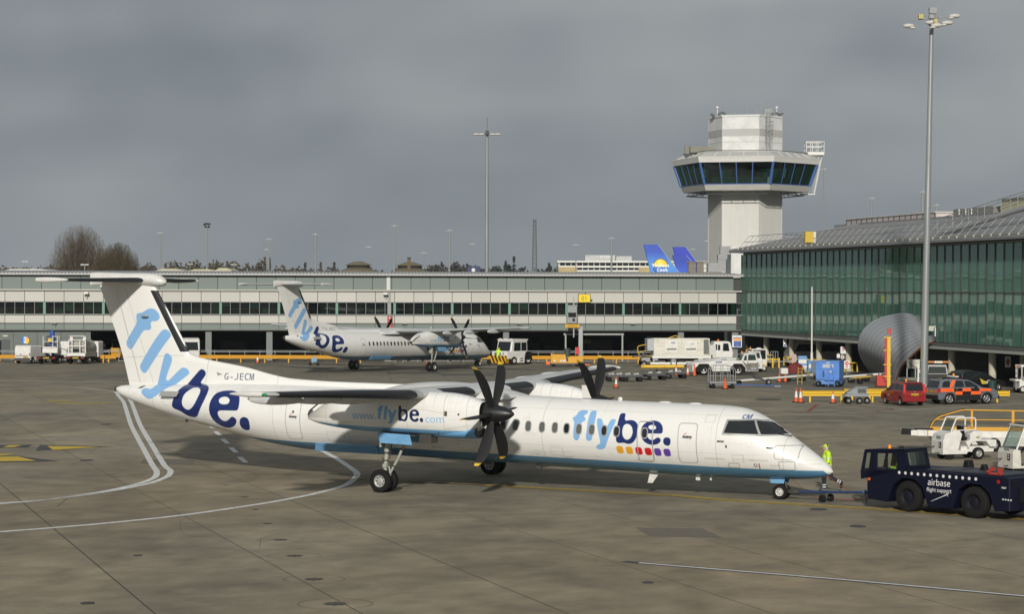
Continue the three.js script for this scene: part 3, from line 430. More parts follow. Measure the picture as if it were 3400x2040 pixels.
// signs fixed to the columns
{
  const board = (p, w, h, draw, label, turn = 0.1) => { const t = thing('column_sign', label, 'sign', p, turn); obj('panel', B(w + 0.06, h + 0.06, 0.04, 0, 0, 0), M.grey, t); obj('sign_face', B(w, h, 0.02, 0, 0, 0.035), print(Math.round(160 * Math.sqrt(w / h)), Math.round(160 * Math.sqrt(h / w)), draw), t); obj('bracket', B(0.12, 0.5, 0.12, 0, 0, -0.08), M.galv, t); };
  board(onPier(2461, 2.05, 0.1), 0.98, 1.22, (x, w, h) => { x.fillStyle = '#dfe2e6'; x.fillRect(0, 0, w, h); x.fillStyle = '#2b3560'; x.beginPath(); x.arc(w / 2, h * 0.08, 6, 0, 7); x.fill(); x.fillRect(w * 0.05, h * 0.14, w * 0.9, h * 0.07); x.fillStyle = '#e0952a'; x.fillRect(w * 0.08, h * 0.24, w * 0.86, h * 0.18); x.fillStyle = '#2a478f'; x.fillRect(w * 0.15, h * 0.46, w * 0.78, h * 0.5); x.fillStyle = '#9fb2d6'; for (let i = 0; i < 4; i++) x.fillRect(w * 0.25, h * (0.55 + i * 0.1), w * 0.55, h * 0.02); }, 'white orange and blue notice board on the pier corner column', 0.08);
  board(onT(13.1, 2.25, -0.2), 0.3, 0.78, (x, w, h) => { x.fillStyle = '#d9d9dc'; x.fillRect(0, 0, w, h); x.fillStyle = '#8e2a2a'; x.beginPath(); x.arc(w / 2, h * 0.32, w * 0.36, 0, 7); x.fill(); x.fillStyle = '#243a86'; x.beginPath(); x.arc(w / 2, h * 0.84, w * 0.36, 0, 7); x.fill(); }, 'narrow white sign with red and blue discs on round column');
  board(onT(29.2, 1.95, -0.2), 0.46, 0.62, (x, w, h) => { x.fillStyle = '#dedede'; x.fillRect(0, 0, w, h); x.fillStyle = '#a31f24'; x.beginPath(); x.arc(w / 2, h * 0.3, w * 0.3, 0, 7); x.fill(); x.fillStyle = '#eee'; x.fillRect(w * 0.3, h * 0.27, w * 0.4, h * 0.08); x.fillStyle = '#999'; for (let i = 0; i < 3; i++) x.fillRect(w * 0.15, h * (0.6 + i * 0.1), w * 0.7, h * 0.03); }, 'white no entry sign on the column left of the metal canopy');
  board(onT(29.2, 1.32, -0.15), 0.28, 0.28, (x, w, h) => { x.fillStyle = '#e4e2de'; x.fillRect(0, 0, w, h); x.strokeStyle = '#a52022'; x.lineWidth = w * 0.12; x.beginPath(); x.arc(w / 2, h / 2, w * 0.36, 0, 7); x.stroke(); x.fillStyle = '#222'; x.fillRect(w * 0.42, h * 0.28, w * 0.16, h * 0.44); }, 'small red ringed sign below the no entry sign');
  board(onT(28.8, 1.42, 0.1), 0.28, 0.32, (x, w, h) => { x.fillStyle = '#dcdcd6'; x.fillRect(0, 0, w, h); }, 'small blank white plate beside the no entry sign column');
  board(onT(61.2, 1.95, -1.6), 0.4, 0.82, (x, w, h) => { x.fillStyle = '#d8d2cd'; x.fillRect(0, 0, w, h); x.fillStyle = '#5c3030'; x.beginPath(); x.moveTo(w / 2, h * 0.08); x.lineTo(w * 0.9, h / 2); x.lineTo(w / 2, h * 0.92); x.lineTo(w * 0.1, h / 2); x.fill(); x.fillStyle = '#9b5a44'; x.fillRect(w * 0.36, h * 0.36, w * 0.28, h * 0.28); }, 'white sign with dark diamond on the twin columns at right', -0.1);
}
// ---------------------------------------------------------------- ribbed metal canopy against the glass
{
  const t = thing('ribbed_metal_canopy', 'bulging ribbed grey metal canopy like a shell against glass terminal', 'canopy', [33, 0, -188]);
  const outline = [[-1.33, -0.1, -3.5], [-2.8, 1.53, -1], [-3.3, 2.73, 0.5], [-3.1, 3.79, 1], [-2.4, 4.62, 1], [-1.43, 5.15, 1.5], [-0.6, 5.42, 2.5], [0.1, 5.54, 4], [0.55, 5.4, 5.2], [0.95, 4.9, 7.2], [1.3, 4.05, 8.7], [1.55, 3.47, 9.9]];
  const open = [[-0.9, -0.1, 5.4], [-0.7, 0.73, 5.8], [-0.55, 1.2, 6.2], [-0.3, 1.63, 6.7], [-0.02, 2.0, 7.2], [0.25, 2.36, 7.7], [0.47, 2.63, 8.1], [0.73, 2.89, 8.6], [1.0, 3.07, 9], [1.2, 3.21, 9.4], [1.4, 3.33, 9.7], [1.53, 3.40, 10]];
  const A = new THREE.CatmullRomCurve3(outline.map(p => V(...p))), Bc = new THREE.CatmullRomCurve3(open.map(p => V(...p)));
  const at = (u, v, off = 0) => { const a = A.getPoint(v), b = Bc.getPoint(v), s = Math.sin(u * Math.PI); const p = a.lerp(b, u), k = Math.sin(Math.PI * Math.min(1, v * 1.05)) * (1 - v * 0.6); return p.add(V(-0.5 * s * k * (1 - v) * (1 - v), 0.25 * s * k * (1 - v), 1.7 * s * k + off)); };
  const strips = 13, shellM = P([0.34, 0.36, 0.385], 0.45, 0.2);
  for (let i = 0; i < strips; i++) {
    const a = i / strips, b = (i + 1) / strips;
    obj('metal_strip', [GRID((u, v) => at(mix(a, b, u), v, 0.035 * (1 - u)), 3, 44)], shellM, t);
    const seam = []; for (let k = 0; k <= 40; k++) { const p = at(b, k / 40, 0.02); seam.push([p.x, p.y, p.z]); } if (i < strips - 1) obj('seam', [PT(seam, 0.024, 5, 44)], P([0.15, 0.16, 0.17], 0.5, 0.2), t);
  }
  const rim = []; for (let k = 0; k <= 40; k++) { const p = at(1, k / 40); rim.push([p.x + 0.05, p.y - 0.07, p.z]); } obj('rust_brown_rim', [PT(rim, 0.10, 6, 50)], P([0.16, 0.055, 0.03], 0.7), t);
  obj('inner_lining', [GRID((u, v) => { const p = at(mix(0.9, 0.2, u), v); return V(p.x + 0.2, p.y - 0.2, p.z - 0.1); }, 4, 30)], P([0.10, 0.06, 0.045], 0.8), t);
  const sc = [-0.5, 0.1, 0.7, 1.3].map(x => B(0.08, 2.5, 0.08, x, 1.25, 5.0 + x)); sc.push(B(2.6, 0.1, 0.08, 0.5, 2.45, 5.5, -0.785), B(2.6, 0.1, 0.08, 0.5, 0.1, 5.5, -0.785));
  obj('entrance_screen', sc, P([0.35, 0.36, 0.36], 0.5, 0.2), t);
  obj('entrance_glass', [B(2.6, 2.4, 0.03, 0.5, 1.25, 5.45, -0.785)], M.cabGlass, t);
  obj('concrete_base', [B(3.4, 0.22, 0.5, 0.6, 0.11, 7.4, -0.6)], P([0.24, 0.23, 0.19], 0.9), t);
}
// ---------------------------------------------------------------- control tower
{
  const c = [26.95, 0, -253], t = thing('control_tower', 'white hexagonal control tower with flared dark glass cab', 'control tower', c, -0.242 - Math.PI / 6);
  const conc = P([0.56, 0.555, 0.54], 0.75), concD = P([0.34, 0.335, 0.32], 0.8), wht = P([0.66, 0.665, 0.66], 0.6);
  const hex = (r, y, k) => { const a = Math.PI / 3 * k; return [r * Math.sin(a), y, r * Math.cos(a)]; };
  const face = (r0, ya, r1, yb, k, ta = 0.5, s0 = 0, s1 = 1, out = 0) => { const L = (r, y, s) => { const p = hex(r, y, k), q = hex(r, y, k + 1); return [mix(p[0], q[0], s), y, mix(p[2], q[2], s)]; }; const n = Math.PI / 3 * (k + 0.5), o = p => [p[0] + Math.sin(n) * out, p[1], p[2] + Math.cos(n) * out]; return QUAD(o(L(r0, ya, s0)), o(L(r0, ya, s1)), o(L(r1, yb, s1)), o(L(r1, yb, s0)), ta); };
  const R = 4.27, ra = 8.62, rb = 7.52;
  const each = f => Array.from({ length: 6 }, (_, k) => f(k));
  const streak = new THREE.MeshStandardMaterial({ roughness: 0.8, map: canvas(256, 512, (x, w, h) => { x.fillStyle = '#cccbc7'; x.fillRect(0, 0, w, h); for (let i = 0; i < 240; i++) { const X = rnd() * w, l = rr(60, 420); const g = x.createLinearGradient(0, 0, 0, l); const a = rr(0.004, 0.02); g.addColorStop(0, `rgba(70,66,58,${a})`); g.addColorStop(1, 'rgba(70,66,58,0)'); x.fillStyle = g; x.fillRect(X, 0, rr(2, 16), l); } for (let i = 0; i < 60; i++) { x.fillStyle = `rgba(90,86,76,${rr(0.005, 0.025)})`; x.fillRect(rnd() * w, rnd() * h, rr(10, 60), rr(20, 160)); } }) });
  obj('shaft', each(k => face(R, 0, R, 18.5, k)), streak, t);
  obj('shaft_corner', each(k => TB(hex(R, 0, k), hex(R, 18.5, k), 0.05, 6)), conc, t);
  obj('upper_block', each(k => face(R, 23, R, 27.3, k)), wht, t);
  const lou = []; each(k => { for (let i = 0; i < 7; i++) lou.push(face(R + 0.06, 25.05 + i * 0.12, R + 0.02, 25.14 + i * 0.12, k, 0.04)); }); obj('louvre_band', lou, P([0.50, 0.50, 0.49], 0.6), t);
  obj('coping', [...each(k => face(R + 0.08, 27.25, R + 0.08, 27.45, k, 0.3)), new THREE.CircleGeometry(R, 6).rotateX(-Math.PI / 2).rotateY(Math.PI / 6).translate(0, 27.3, 0)], wht, t);
  obj('block_joint', [...each(k => face(R + 0.015, 24.34, R + 0.015, 24.38, k, 0.02)), ...each(k => TB(hex(R + 0.01, 23, k), hex(R + 0.01, 27.3, k), 0.04, 4))], P([0.42, 0.42, 0.41], 0.7), t);
  obj('cab_roof', [...each(k => face(ra - 0.1, 22.5, ra - 1.3, 23.05, k, 0.1)), new THREE.CylinderGeometry(ra - 1.35, ra - 1.35, 0.3, 6).translate(0, 23.0, 0)], P([0.46, 0.46, 0.45], 0.5), t);
  const sb = []; each(k => { for (let i = 1; i < 5; i++) sb.push(face(ra - 0.1, 22.52, ra - 1.2, 23.05, k, 0.1, i / 5 - 0.006, i / 5 + 0.006, 0.05)); }); obj('roof_seam', sb, wht, t);
  obj('roof_fascia', each(k => face(ra - 0.18, 21.85, ra, 22.5, k, 0.25)), streak, t);
  obj('cab_sill', each(k => face(rb - 0.28, 18.7, rb, 19.36, k, 0.25)), P([0.47, 0.46, 0.43], 0.7), t);
  obj('cab_floor', [new THREE.CylinderGeometry(rb - 0.4, rb - 0.4, 0.2, 6).translate(0, 19.2, 0), ...each(k => face(R, 18.45, rb - 0.3, 18.72, k, 0.1))], concD, t);
  obj('cab_ceiling', [new THREE.CylinderGeometry(ra - 0.5, ra - 0.5, 0.15, 6).translate(0, 21.9, 0)], P([0.26, 0.30, 0.24], 0.8), t);
  const cg = clear([0.30, 0.50, 0.44]), bl = P([0.06, 0.13, 0.36], 0.4);
  const w0 = rb - 0.05, w1 = ra - 0.3;
  each(k => { for (let i = 0; i < 4; i++) obj('cab_window', [face(w0, 19.42, w1, 21.85, k, 0.03, 0.045 + i * 0.2275, 0.045 + (i + 1) * 0.2275 - 0.006)], cg, t); });
  each(k => { for (let i = 1; i < 4; i++) obj('window_mullion', [face(w0, 19.4, w1, 21.85, k, 0.06, 0.045 + i * 0.2275 - 0.010, 0.045 + i * 0.2275 + 0.003, 0.03)], bl, t); });
  each(k => obj('corner_mullion', TB(hex(w0 - 0.02, 19.4, k), hex(w1 - 0.02, 21.85, k), 0.17, 8), bl, t));
  obj('window_sill', each(k => face(w0 + 0.04, 19.34, w0 + 0.07, 19.46, k, 0.1)), bl, t);
  obj('indoor_desk', [...each(k => face(rb - 1.3, 19.3, rb - 1.3, 20.25, k, 0.5)), C(1.6, 1.6, 2.6, 0, 20.6, 0, 'y', 10), B(1.4, 1.0, 0.2, 2, 20.6, 3.5), B(1.2, 0.9, 0.2, -2.2, 20.9, 3.0), B(0.8, 1.3, 0.3, 3.6, 20.4, 2)], P([0.16, 0.24, 0.20], 0.6), t);
  const cat = []; each(k => cat.push(TB(hex(rb - 0.7, 18.3, k), hex(rb - 0.7, 18.3, k + 1), 0.06, 6))); for (let k = 0; k < 6; k++) for (let i = 0; i < 5; i++) { const p = hex(rb - 0.7, 18.3, k), q = hex(rb - 0.7, 18.3, k + 1), s = i / 5; cat.push(TB([mix(p[0], q[0], s), 18.3, mix(p[2], q[2], s)], [mix(p[0], q[0], s) * 0.94, 18.6, mix(p[2], q[2], s) * 0.94], 0.04, 5)); } obj('cleaning_rail', cat, M.darkGrey, t);
  obj('roof_edge_rail', each(k => TB(hex(ra - 1.4, 23.22, k), hex(ra - 1.4, 23.22, k + 1), 0.04, 5)), M.darkGrey, t);
  // things on top, in the tower's own frame seen from the camera: turn back to screen axes
  const top = new THREE.Group(); top.name = 'roof_equipment'; top.rotation.y = 0.242 + Math.PI / 6; t.add(top);
  obj('floodlight', [[-3.9, 27.6], [-3.1, 27.75], [-2.6, 27.8], [3.0, 27.7], [3.6, 27.75], [4.0, 27.7]].flatMap(([x, y], i) => [B(0.5, 0.22, 0.35, x, y, 1.2, 0, 0, i % 2 ? 0.5 : -0.5), TB([x, 27.3, 1.2], [x, y, 1.2], 0.04)]), M.darkGrey, top);
  [-3.35, 3.5].forEach(x => obj('beacon_lamp', [new THREE.SphereGeometry(0.17, 12, 8).translate(x, 28.45, 1.2), TB([x, 27.3, 1.2], [x, 28.3, 1.2], 0.05)], M.white, top));
  obj('aerial', [TB([-1.3, 27.3, 1], [-1.3, 28.3, 1], 0.06), TB([-0.8, 27.3, 1], [-0.8, 27.8, 1], 0.04), TB([0.15, 27.3, 0], [0.15, 28.8, 0], 0.025), TB([-0.15, 28.6, 0], [0.6, 28.2, 0], 0.02), TB([0.4, 28.5, 0], [-0.1, 28.1, 0], 0.02), TB([3.45, 28.3, 1], [3.45, 29.3, 1], 0.025)], M.grey, top);
  obj('equipment_frame', [TB([1.3, 27.3, 0], [1.3, 29, 0], 0.06), TB([1.3, 29, 0], [2.0, 29, 0], 0.06), TB([1.9, 27.3, 0], [1.9, 29, 0], 0.06), TB([2.5, 27.3, 0], [2.5, 29.1, 0], 0.04), B(0.9, 1.1, 0.5, 2.6, 27.8, 0.3), TB([2.4, 28.4, 0], [3.1, 28.4, 0], 0.05)], M.grey, top);
  const lad = []; for (const x of [2.02, 2.42]) lad.push(TB([x, 23.2, 4.3], [x, 28.2, 4.3], 0.035)); for (let i = 0; i < 17; i++) lad.push(TB([2.02, 23.4 + i * 0.28, 4.3], [2.42, 23.4 + i * 0.28, 4.3], 0.02)); for (let i = 0; i < 7; i++) lad.push(new THREE.TorusGeometry(0.42, 0.025, 5, 14).rotateX(Math.PI / 2).translate(2.25, 24.7 + i * 0.48, 4.6)); for (const x of [1.85, 2.65, 2.25]) lad.push(TB([x, 24.7, 4.95], [x, 27.9, 4.95], 0.02)); obj('caged_ladder', lad, M.galv, top);
  obj('air_unit', [B(2.4, 0.7, 1.2, -5.4, 23.5, 2.5), B(0.9, 0.5, 0.8, -4.0, 23.4, 2.5), B(0.5, 0.9, 0.6, -6.9, 23.5, 2)], P([0.23, 0.22, 0.19], 0.8), top);
  const pf = []; const px0 = 6.95, px1 = 9.0; for (const y of [23.25, 24.0, 24.55]) pf.push(TB([px0, y, 1], [px1, y, 1], 0.05), TB([px0, y, -0.6], [px1, y, -0.6], 0.05), TB([px1, y, -0.6], [px1, y, 1], 0.05), TB([px0, y, -0.6], [px0, y, 1], 0.05)); for (const x of [px0, 7.65, 8.3, px1]) pf.push(TB([x, 23.2, 1], [x, 24.55, 1], 0.045), TB([x, 23.2, -0.6], [x, 24.55, -0.6], 0.045)); pf.push(B(px1 - px0, 0.35, 1.7, (px0 + px1) / 2, 23.2, 0.2)); obj('side_platform', pf, M.white, top);
  const sl = []; for (const d of [0, 0.55]) sl.push(TB([8.85 - d * 0.1, 23.1, 0.6 - d], [7.95, 18.5, 0.6 - d], 0.055), TB([8.5, 23.1, 0.6 - d], [7.15, 18.7, 0.6 - d], 0.045)); for (let i = 0; i < 18; i++) { const k = i / 18; sl.push(TB([mix(8.85, 7.95, k), mix(23, 18.6, k), 0.6], [mix(8.85, 7.95, k) - 0.35, mix(23, 18.6, k), 0.6], 0.025)); } sl.push(B(1.6, 0.12, 0.9, 7.2, 18.5, 0.3)); obj('side_ladder', sl, M.white, top);
  // low annexe at the foot of the tower
  const an = thing('tower_annexe', 'plain white annexe block at foot of the control tower', 'building', [25.0, 0, -239]);
  obj('wall', [B(2.3, 11.9, 6, -0.2, 5.95, 0)], wht, an); obj('side_wall', [B(2.6, 11.2, 5, 2.2, 5.6, -0.5)], P([0.24, 0.24, 0.24], 0.8), an); obj('roof_edge', [B(2.5, 0.12, 6.2, -0.2, 11.96, 0), TB([-1.3, 11.95, 3], [0.3, 12.5, 3], 0.05)], M.white, an);
  const du = thing('rooftop_ducts', 'grey square ducts and brown vents on the pier roof beside annexe', 'ducting', [20.8, 9.1, -236]);
  obj('duct', [B(1.9, 0.95, 1, 1.3, 0.75, 0), B(1.0, 0.5, 0.9, 1.9, 1.9, 0), B(0.8, 1.2, 0.8, 1.8, 1.5, 0), B(1.2, 0.9, 0.9, 2.3, 2.6, -0.5)], M.grey, du); obj('vent', [B(0.75, 1.1, 0.8, -1.4, 0.75, 0), B(0.75, 1.1, 0.8, -0.5, 0.75, 0), B(2.2, 0.1, 1, -0.9, 1.35, 0), B(3.6, 0.16, 1, 0.2, 0.12, 0)], P([0.20, 0.18, 0.15], 0.8), du);
}
// ---------------------------------------------------------------- twin turboprop airliners
// Aircraft frame: +x towards the nose, y up from the ground, +z to starboard; the origin lies under the main wheels.
const hull = table([[-15.44, 3.36, 3.20, 0.09], [-15.3, 3.41, 3.08, 0.18], [-15.05, 3.45, 2.96, 0.26], [-14.03, 3.50, 2.63, 0.46], [-12.7, 3.56, 2.28, 0.68], [-10.7, 3.62, 1.87, 0.95], [-8.8, 3.66, 1.48, 1.15], [-7.2, 3.66, 1.22, 1.26], [-5.7, 3.64, 1.08, 1.31], [-2, 3.58, 1.0, 1.32], [0, 3.55, 0.95, 1.32], [3.9, 3.48, 0.88, 1.32], [5.66, 3.43, 0.84, 1.32], [7.66, 3.38, 0.78, 1.32], [10.1, 3.35, 0.71, 1.31], [11.53, 3.32, 0.69, 1.29], [12.38, 3.26, 0.69, 1.25], [12.94, 3.11, 0.70, 1.18], [13.55, 2.80, 0.71, 1.08], [14.31, 2.28, 0.73, 0.90], [14.94, 1.85, 0.77, 0.67], [15.4, 1.53, 0.83, 0.44], [15.67, 1.31, 0.91, 0.25], [15.80, 1.17, 0.98, 0.13], [15.86, 1.06, 1.04, 0.02]]);
const hz = (x, y) => { const [a, b, w] = hull(x), q = (y - (a + b) / 2) / ((a - b) / 2); return w * Math.sqrt(Math.max(0, 1 - q * q)); };
const ZF = (x, y, off) => { // point on the starboard skin, pushed out along the normal
  const z = hz(x, y), e = 0.01, n = V(-(hz(x + e, y) - hz(x - e, y)) / (2 * e), -(hz(x, y + e) - hz(x, y - e)) / (2 * e), 1).normalize(); return V(x, y, z).add(n.multiplyScalar(off)); };
const tailLogo = {
  light: [[[-13.59, 6.69], [-13.35, 6.61], [-13.16, 6.37], [-13.21, 6.2], [-13.38, 6.13], [-13.56, 6.15], [-13.64, 6.06], [-13.6, 5.94], [-13.61, 5.82], [-13.73, 5.76], [-13.94, 5.78], [-14.07, 5.7], [-14.61, 4.99], [-14.74, 4.94], [-14.88, 5.04], [-14.95, 5.19], [-14.9, 5.35], [-14.4, 6], [-14.35, 6.12], [-14.39, 6.36], [-14.33, 6.46], [-14.24, 6.48], [-14.09, 6.48], [-13.98, 6.54], [-13.81, 6.64]],
    [[-12.9, 5.82], [-12.72, 5.76], [-12.61, 5.6], [-12.63, 5.5], [-13.03, 5.07], [-13.84, 4.04], [-13.98, 3.96], [-14.14, 4.05], [-14.22, 4.23], [-14.19, 4.35], [-13.45, 5.34], [-13.1, 5.73], [-13, 5.8]],
    [[-12.79, 4.84], [-12.62, 4.76], [-12.53, 4.61], [-12.56, 4.45], [-12.75, 4.03], [-12.85, 3.79], [-12.81, 3.69], [-12.72, 3.69], [-12.55, 3.82], [-12.13, 4.2], [-11.99, 4.26], [-11.82, 4.22], [-11.67, 4.07], [-11.7, 3.97], [-12.3, 3.58], [-12.6, 3.38], [-12.91, 3.12], [-13.2, 2.97], [-13.36, 2.93], [-13.56, 2.97], [-13.81, 3.13], [-13.88, 3.25], [-13.86, 3.34], [-13.7, 3.38], [-13.56, 3.35], [-13.4, 3.34], [-13.31, 3.4], [-13.28, 3.55], [-13.24, 3.66], [-13.14, 4.05], [-12.95, 4.68], [-12.89, 4.8]]],
  navy: [[[-11.06, 4.21], [-10.92, 4.13], [-10.86, 4.03], [-10.91, 3.91], [-11.08, 3.69], [-11.08, 3.61], [-10.89, 3.59], [-10.69, 3.57], [-10.5, 3.51], [-10.37, 3.42], [-10.32, 3.24], [-10.39, 2.92], [-10.74, 2.37], [-10.9, 2.27], [-11.04, 2.25], [-11.26, 2.27], [-11.48, 2.35], [-11.67, 2.48], [-11.83, 2.53], [-11.99, 2.56], [-12.11, 2.64], [-12.12, 2.74], [-12.06, 2.91], [-11.93, 3.26], [-11.86, 3.39], [-11.77, 3.52], [-11.57, 3.75], [-11.3, 4.04], [-11.17, 4.17]],
    [[-9.31, 3.39], [-9.05, 3.38], [-8.81, 3.31], [-8.66, 3.17], [-8.58, 2.97], [-8.58, 2.71], [-8.65, 2.62], [-8.75, 2.61], [-9.52, 2.6], [-9.63, 2.56], [-9.67, 2.47], [-9.62, 2.3], [-9.49, 2.18], [-9.34, 2.15], [-9.15, 2.21], [-8.98, 2.34], [-8.87, 2.36], [-8.75, 2.3], [-8.71, 2.19], [-8.82, 2.04], [-9.03, 1.93], [-9.37, 1.87], [-9.7, 1.94], [-9.95, 2.12], [-10.07, 2.35], [-10.11, 2.6], [-10.08, 2.87], [-10, 3.11], [-9.88, 3.28], [-9.63, 3.37]],
    [[-8.35, 2.37], [-8.2, 2.36], [-8.09, 2.28], [-8.07, 2.13], [-8.11, 1.92], [-8.2, 1.84], [-8.35, 1.82], [-8.51, 1.86], [-8.59, 1.97], [-8.59, 2.13], [-8.5, 2.3]]],
  holes: [[[-11.22, 3.45], [-11.03, 3.47], [-10.86, 3.44], [-10.74, 3.35], [-10.71, 3.19], [-10.84, 2.84], [-11.04, 2.63], [-11.19, 2.56], [-11.33, 2.56], [-11.48, 2.64], [-11.56, 2.8], [-11.56, 2.98], [-11.5, 3.21], [-11.31, 3.38]], [[-9.32, 3.15], [-9.17, 3.11], [-9.07, 3], [-9.12, 2.87], [-9.32, 2.83], [-9.54, 2.86], [-9.64, 2.96], [-9.62, 3.08], [-9.49, 3.14]]],
};
const noseLogo = {
  light: [[[6.48, 3.04], [6.65, 3.04], [6.74, 3], [6.74, 2.93], [6.66, 2.88], [6.62, 2.83], [6.66, 2.79], [6.73, 2.73], [6.72, 2.66], [6.61, 2.62], [6.57, 2.55], [6.58, 2.49], [6.55, 2.05], [6.51, 1.97], [6.43, 1.93], [6.34, 1.95], [6.29, 2.04], [6.3, 2.51], [6.29, 2.61], [6.25, 2.66], [6.19, 2.72], [6.2, 2.77], [6.31, 2.83], [6.34, 2.94], [6.38, 3.01]],
    [[6.95, 3.03], [7.04, 3.03], [7.09, 2.98], [7.12, 2.7], [7.1, 2.5], [7.07, 2.06], [7.03, 1.96], [6.96, 1.93], [6.85, 1.94], [6.8, 2.04], [6.83, 2.29], [6.83, 2.86], [6.84, 2.99], [6.88, 3.03]],
    [[7.23, 2.77], [7.34, 2.76], [7.4, 2.71], [7.45, 2.56], [7.57, 2.48], [7.64, 2.5], [7.69, 2.64], [7.74, 2.74], [7.81, 2.76], [7.9, 2.75], [7.95, 2.7], [7.93, 2.63], [7.8, 2.26], [7.67, 1.95], [7.59, 1.74], [7.5, 1.65], [7.35, 1.62], [7.22, 1.65], [7.19, 1.71], [7.22, 1.78], [7.34, 1.82], [7.39, 1.89], [7.37, 2.02], [7.27, 2.37], [7.19, 2.66], [7.18, 2.74]]],
  navy: [[[8.12, 2.97], [8.22, 2.97], [8.26, 2.93], [8.26, 2.82], [8.29, 2.74], [8.34, 2.71], [8.43, 2.73], [8.53, 2.74], [8.67, 2.72], [8.8, 2.64], [8.85, 2.52], [8.86, 2.29], [8.82, 2.09], [8.7, 1.93], [8.55, 1.87], [8.41, 1.89], [8.32, 1.92], [8.2, 1.9], [8.09, 1.9], [8.03, 1.94], [8.02, 2.04], [8.02, 2.33], [8.04, 2.71], [8.04, 2.91], [8.06, 2.96]],
    [[9.43, 2.75], [9.59, 2.73], [9.74, 2.65], [9.83, 2.52], [9.85, 2.37], [9.82, 2.3], [9.76, 2.29], [9.34, 2.29], [9.26, 2.28], [9.24, 2.22], [9.27, 2.14], [9.37, 2.05], [9.48, 2.04], [9.57, 2.1], [9.64, 2.15], [9.71, 2.15], [9.79, 2.09], [9.78, 2], [9.67, 1.91], [9.51, 1.87], [9.32, 1.88], [9.15, 1.96], [9.03, 2.11], [8.98, 2.29], [9.01, 2.53], [9.12, 2.66], [9.27, 2.73]],
    [[9.96, 2.16], [10.07, 2.17], [10.16, 2.12], [10.17, 2.01], [10.15, 1.91], [10.09, 1.86], [10, 1.87], [9.91, 1.9], [9.88, 2], [9.89, 2.11]]],
  holes: [[[8.42, 2.61], [8.55, 2.57], [8.64, 2.47], [8.68, 2.32], [8.65, 2.17], [8.56, 2.05], [8.45, 2.02], [8.34, 2.06], [8.27, 2.19], [8.25, 2.35], [8.28, 2.54], [8.35, 2.59]], [[9.41, 2.6], [9.52, 2.57], [9.59, 2.5], [9.54, 2.43], [9.44, 2.41], [9.31, 2.44], [9.25, 2.5], [9.28, 2.57]]],
};
const PAL = { white: '#dcdbd7', light: '#7ea9d3', navy: '#14265f', belly: '#69a0cc', hull: '#4c7c9f', grey: '#8d9094' };  // hull is the belly blue darkened to carry the shade of the underside
const stripeY = table([[-16, 1.5], [-9, 1.53], [-7, 1.47], [0, 1.33], [5, 1.25], [8.6, 1.19], [13.3, 1.12], [16, 1.1]]);
const blob = (x, pts, X, Y) => { x.beginPath(); const n = pts.length, m = i => [(pts[i % n][0] + pts[(i + 1) % n][0]) / 2, (pts[i % n][1] + pts[(i + 1) % n][1]) / 2]; let p = m(0); x.moveTo(X(p[0]), Y(p[1])); for (let i = 1; i <= n; i++) { p = m(i); x.quadraticCurveTo(X(pts[i % n][0]), Y(pts[i % n][1]), X(p[0]), Y(p[1])); } x.closePath(); x.fill(); };
const letter = (x, txt, font, X, Y, x0, y0, wid, hgt, col) => { x.save(); x.font = font; x.fillStyle = col; x.textBaseline = 'alphabetic'; const m = x.measureText(txt); x.translate(X(x0), Y(y0)); x.scale((X(x0 + wid) - X(x0)) / m.width, (Y(y0) - Y(y0 + hgt)) / m.actualBoundingBoxAscent); x.fillText(txt, 0, 0); x.restore(); };
const LX0 = -17.2, LXW = 33.4, LY0 = 0.5, LYH = 8;
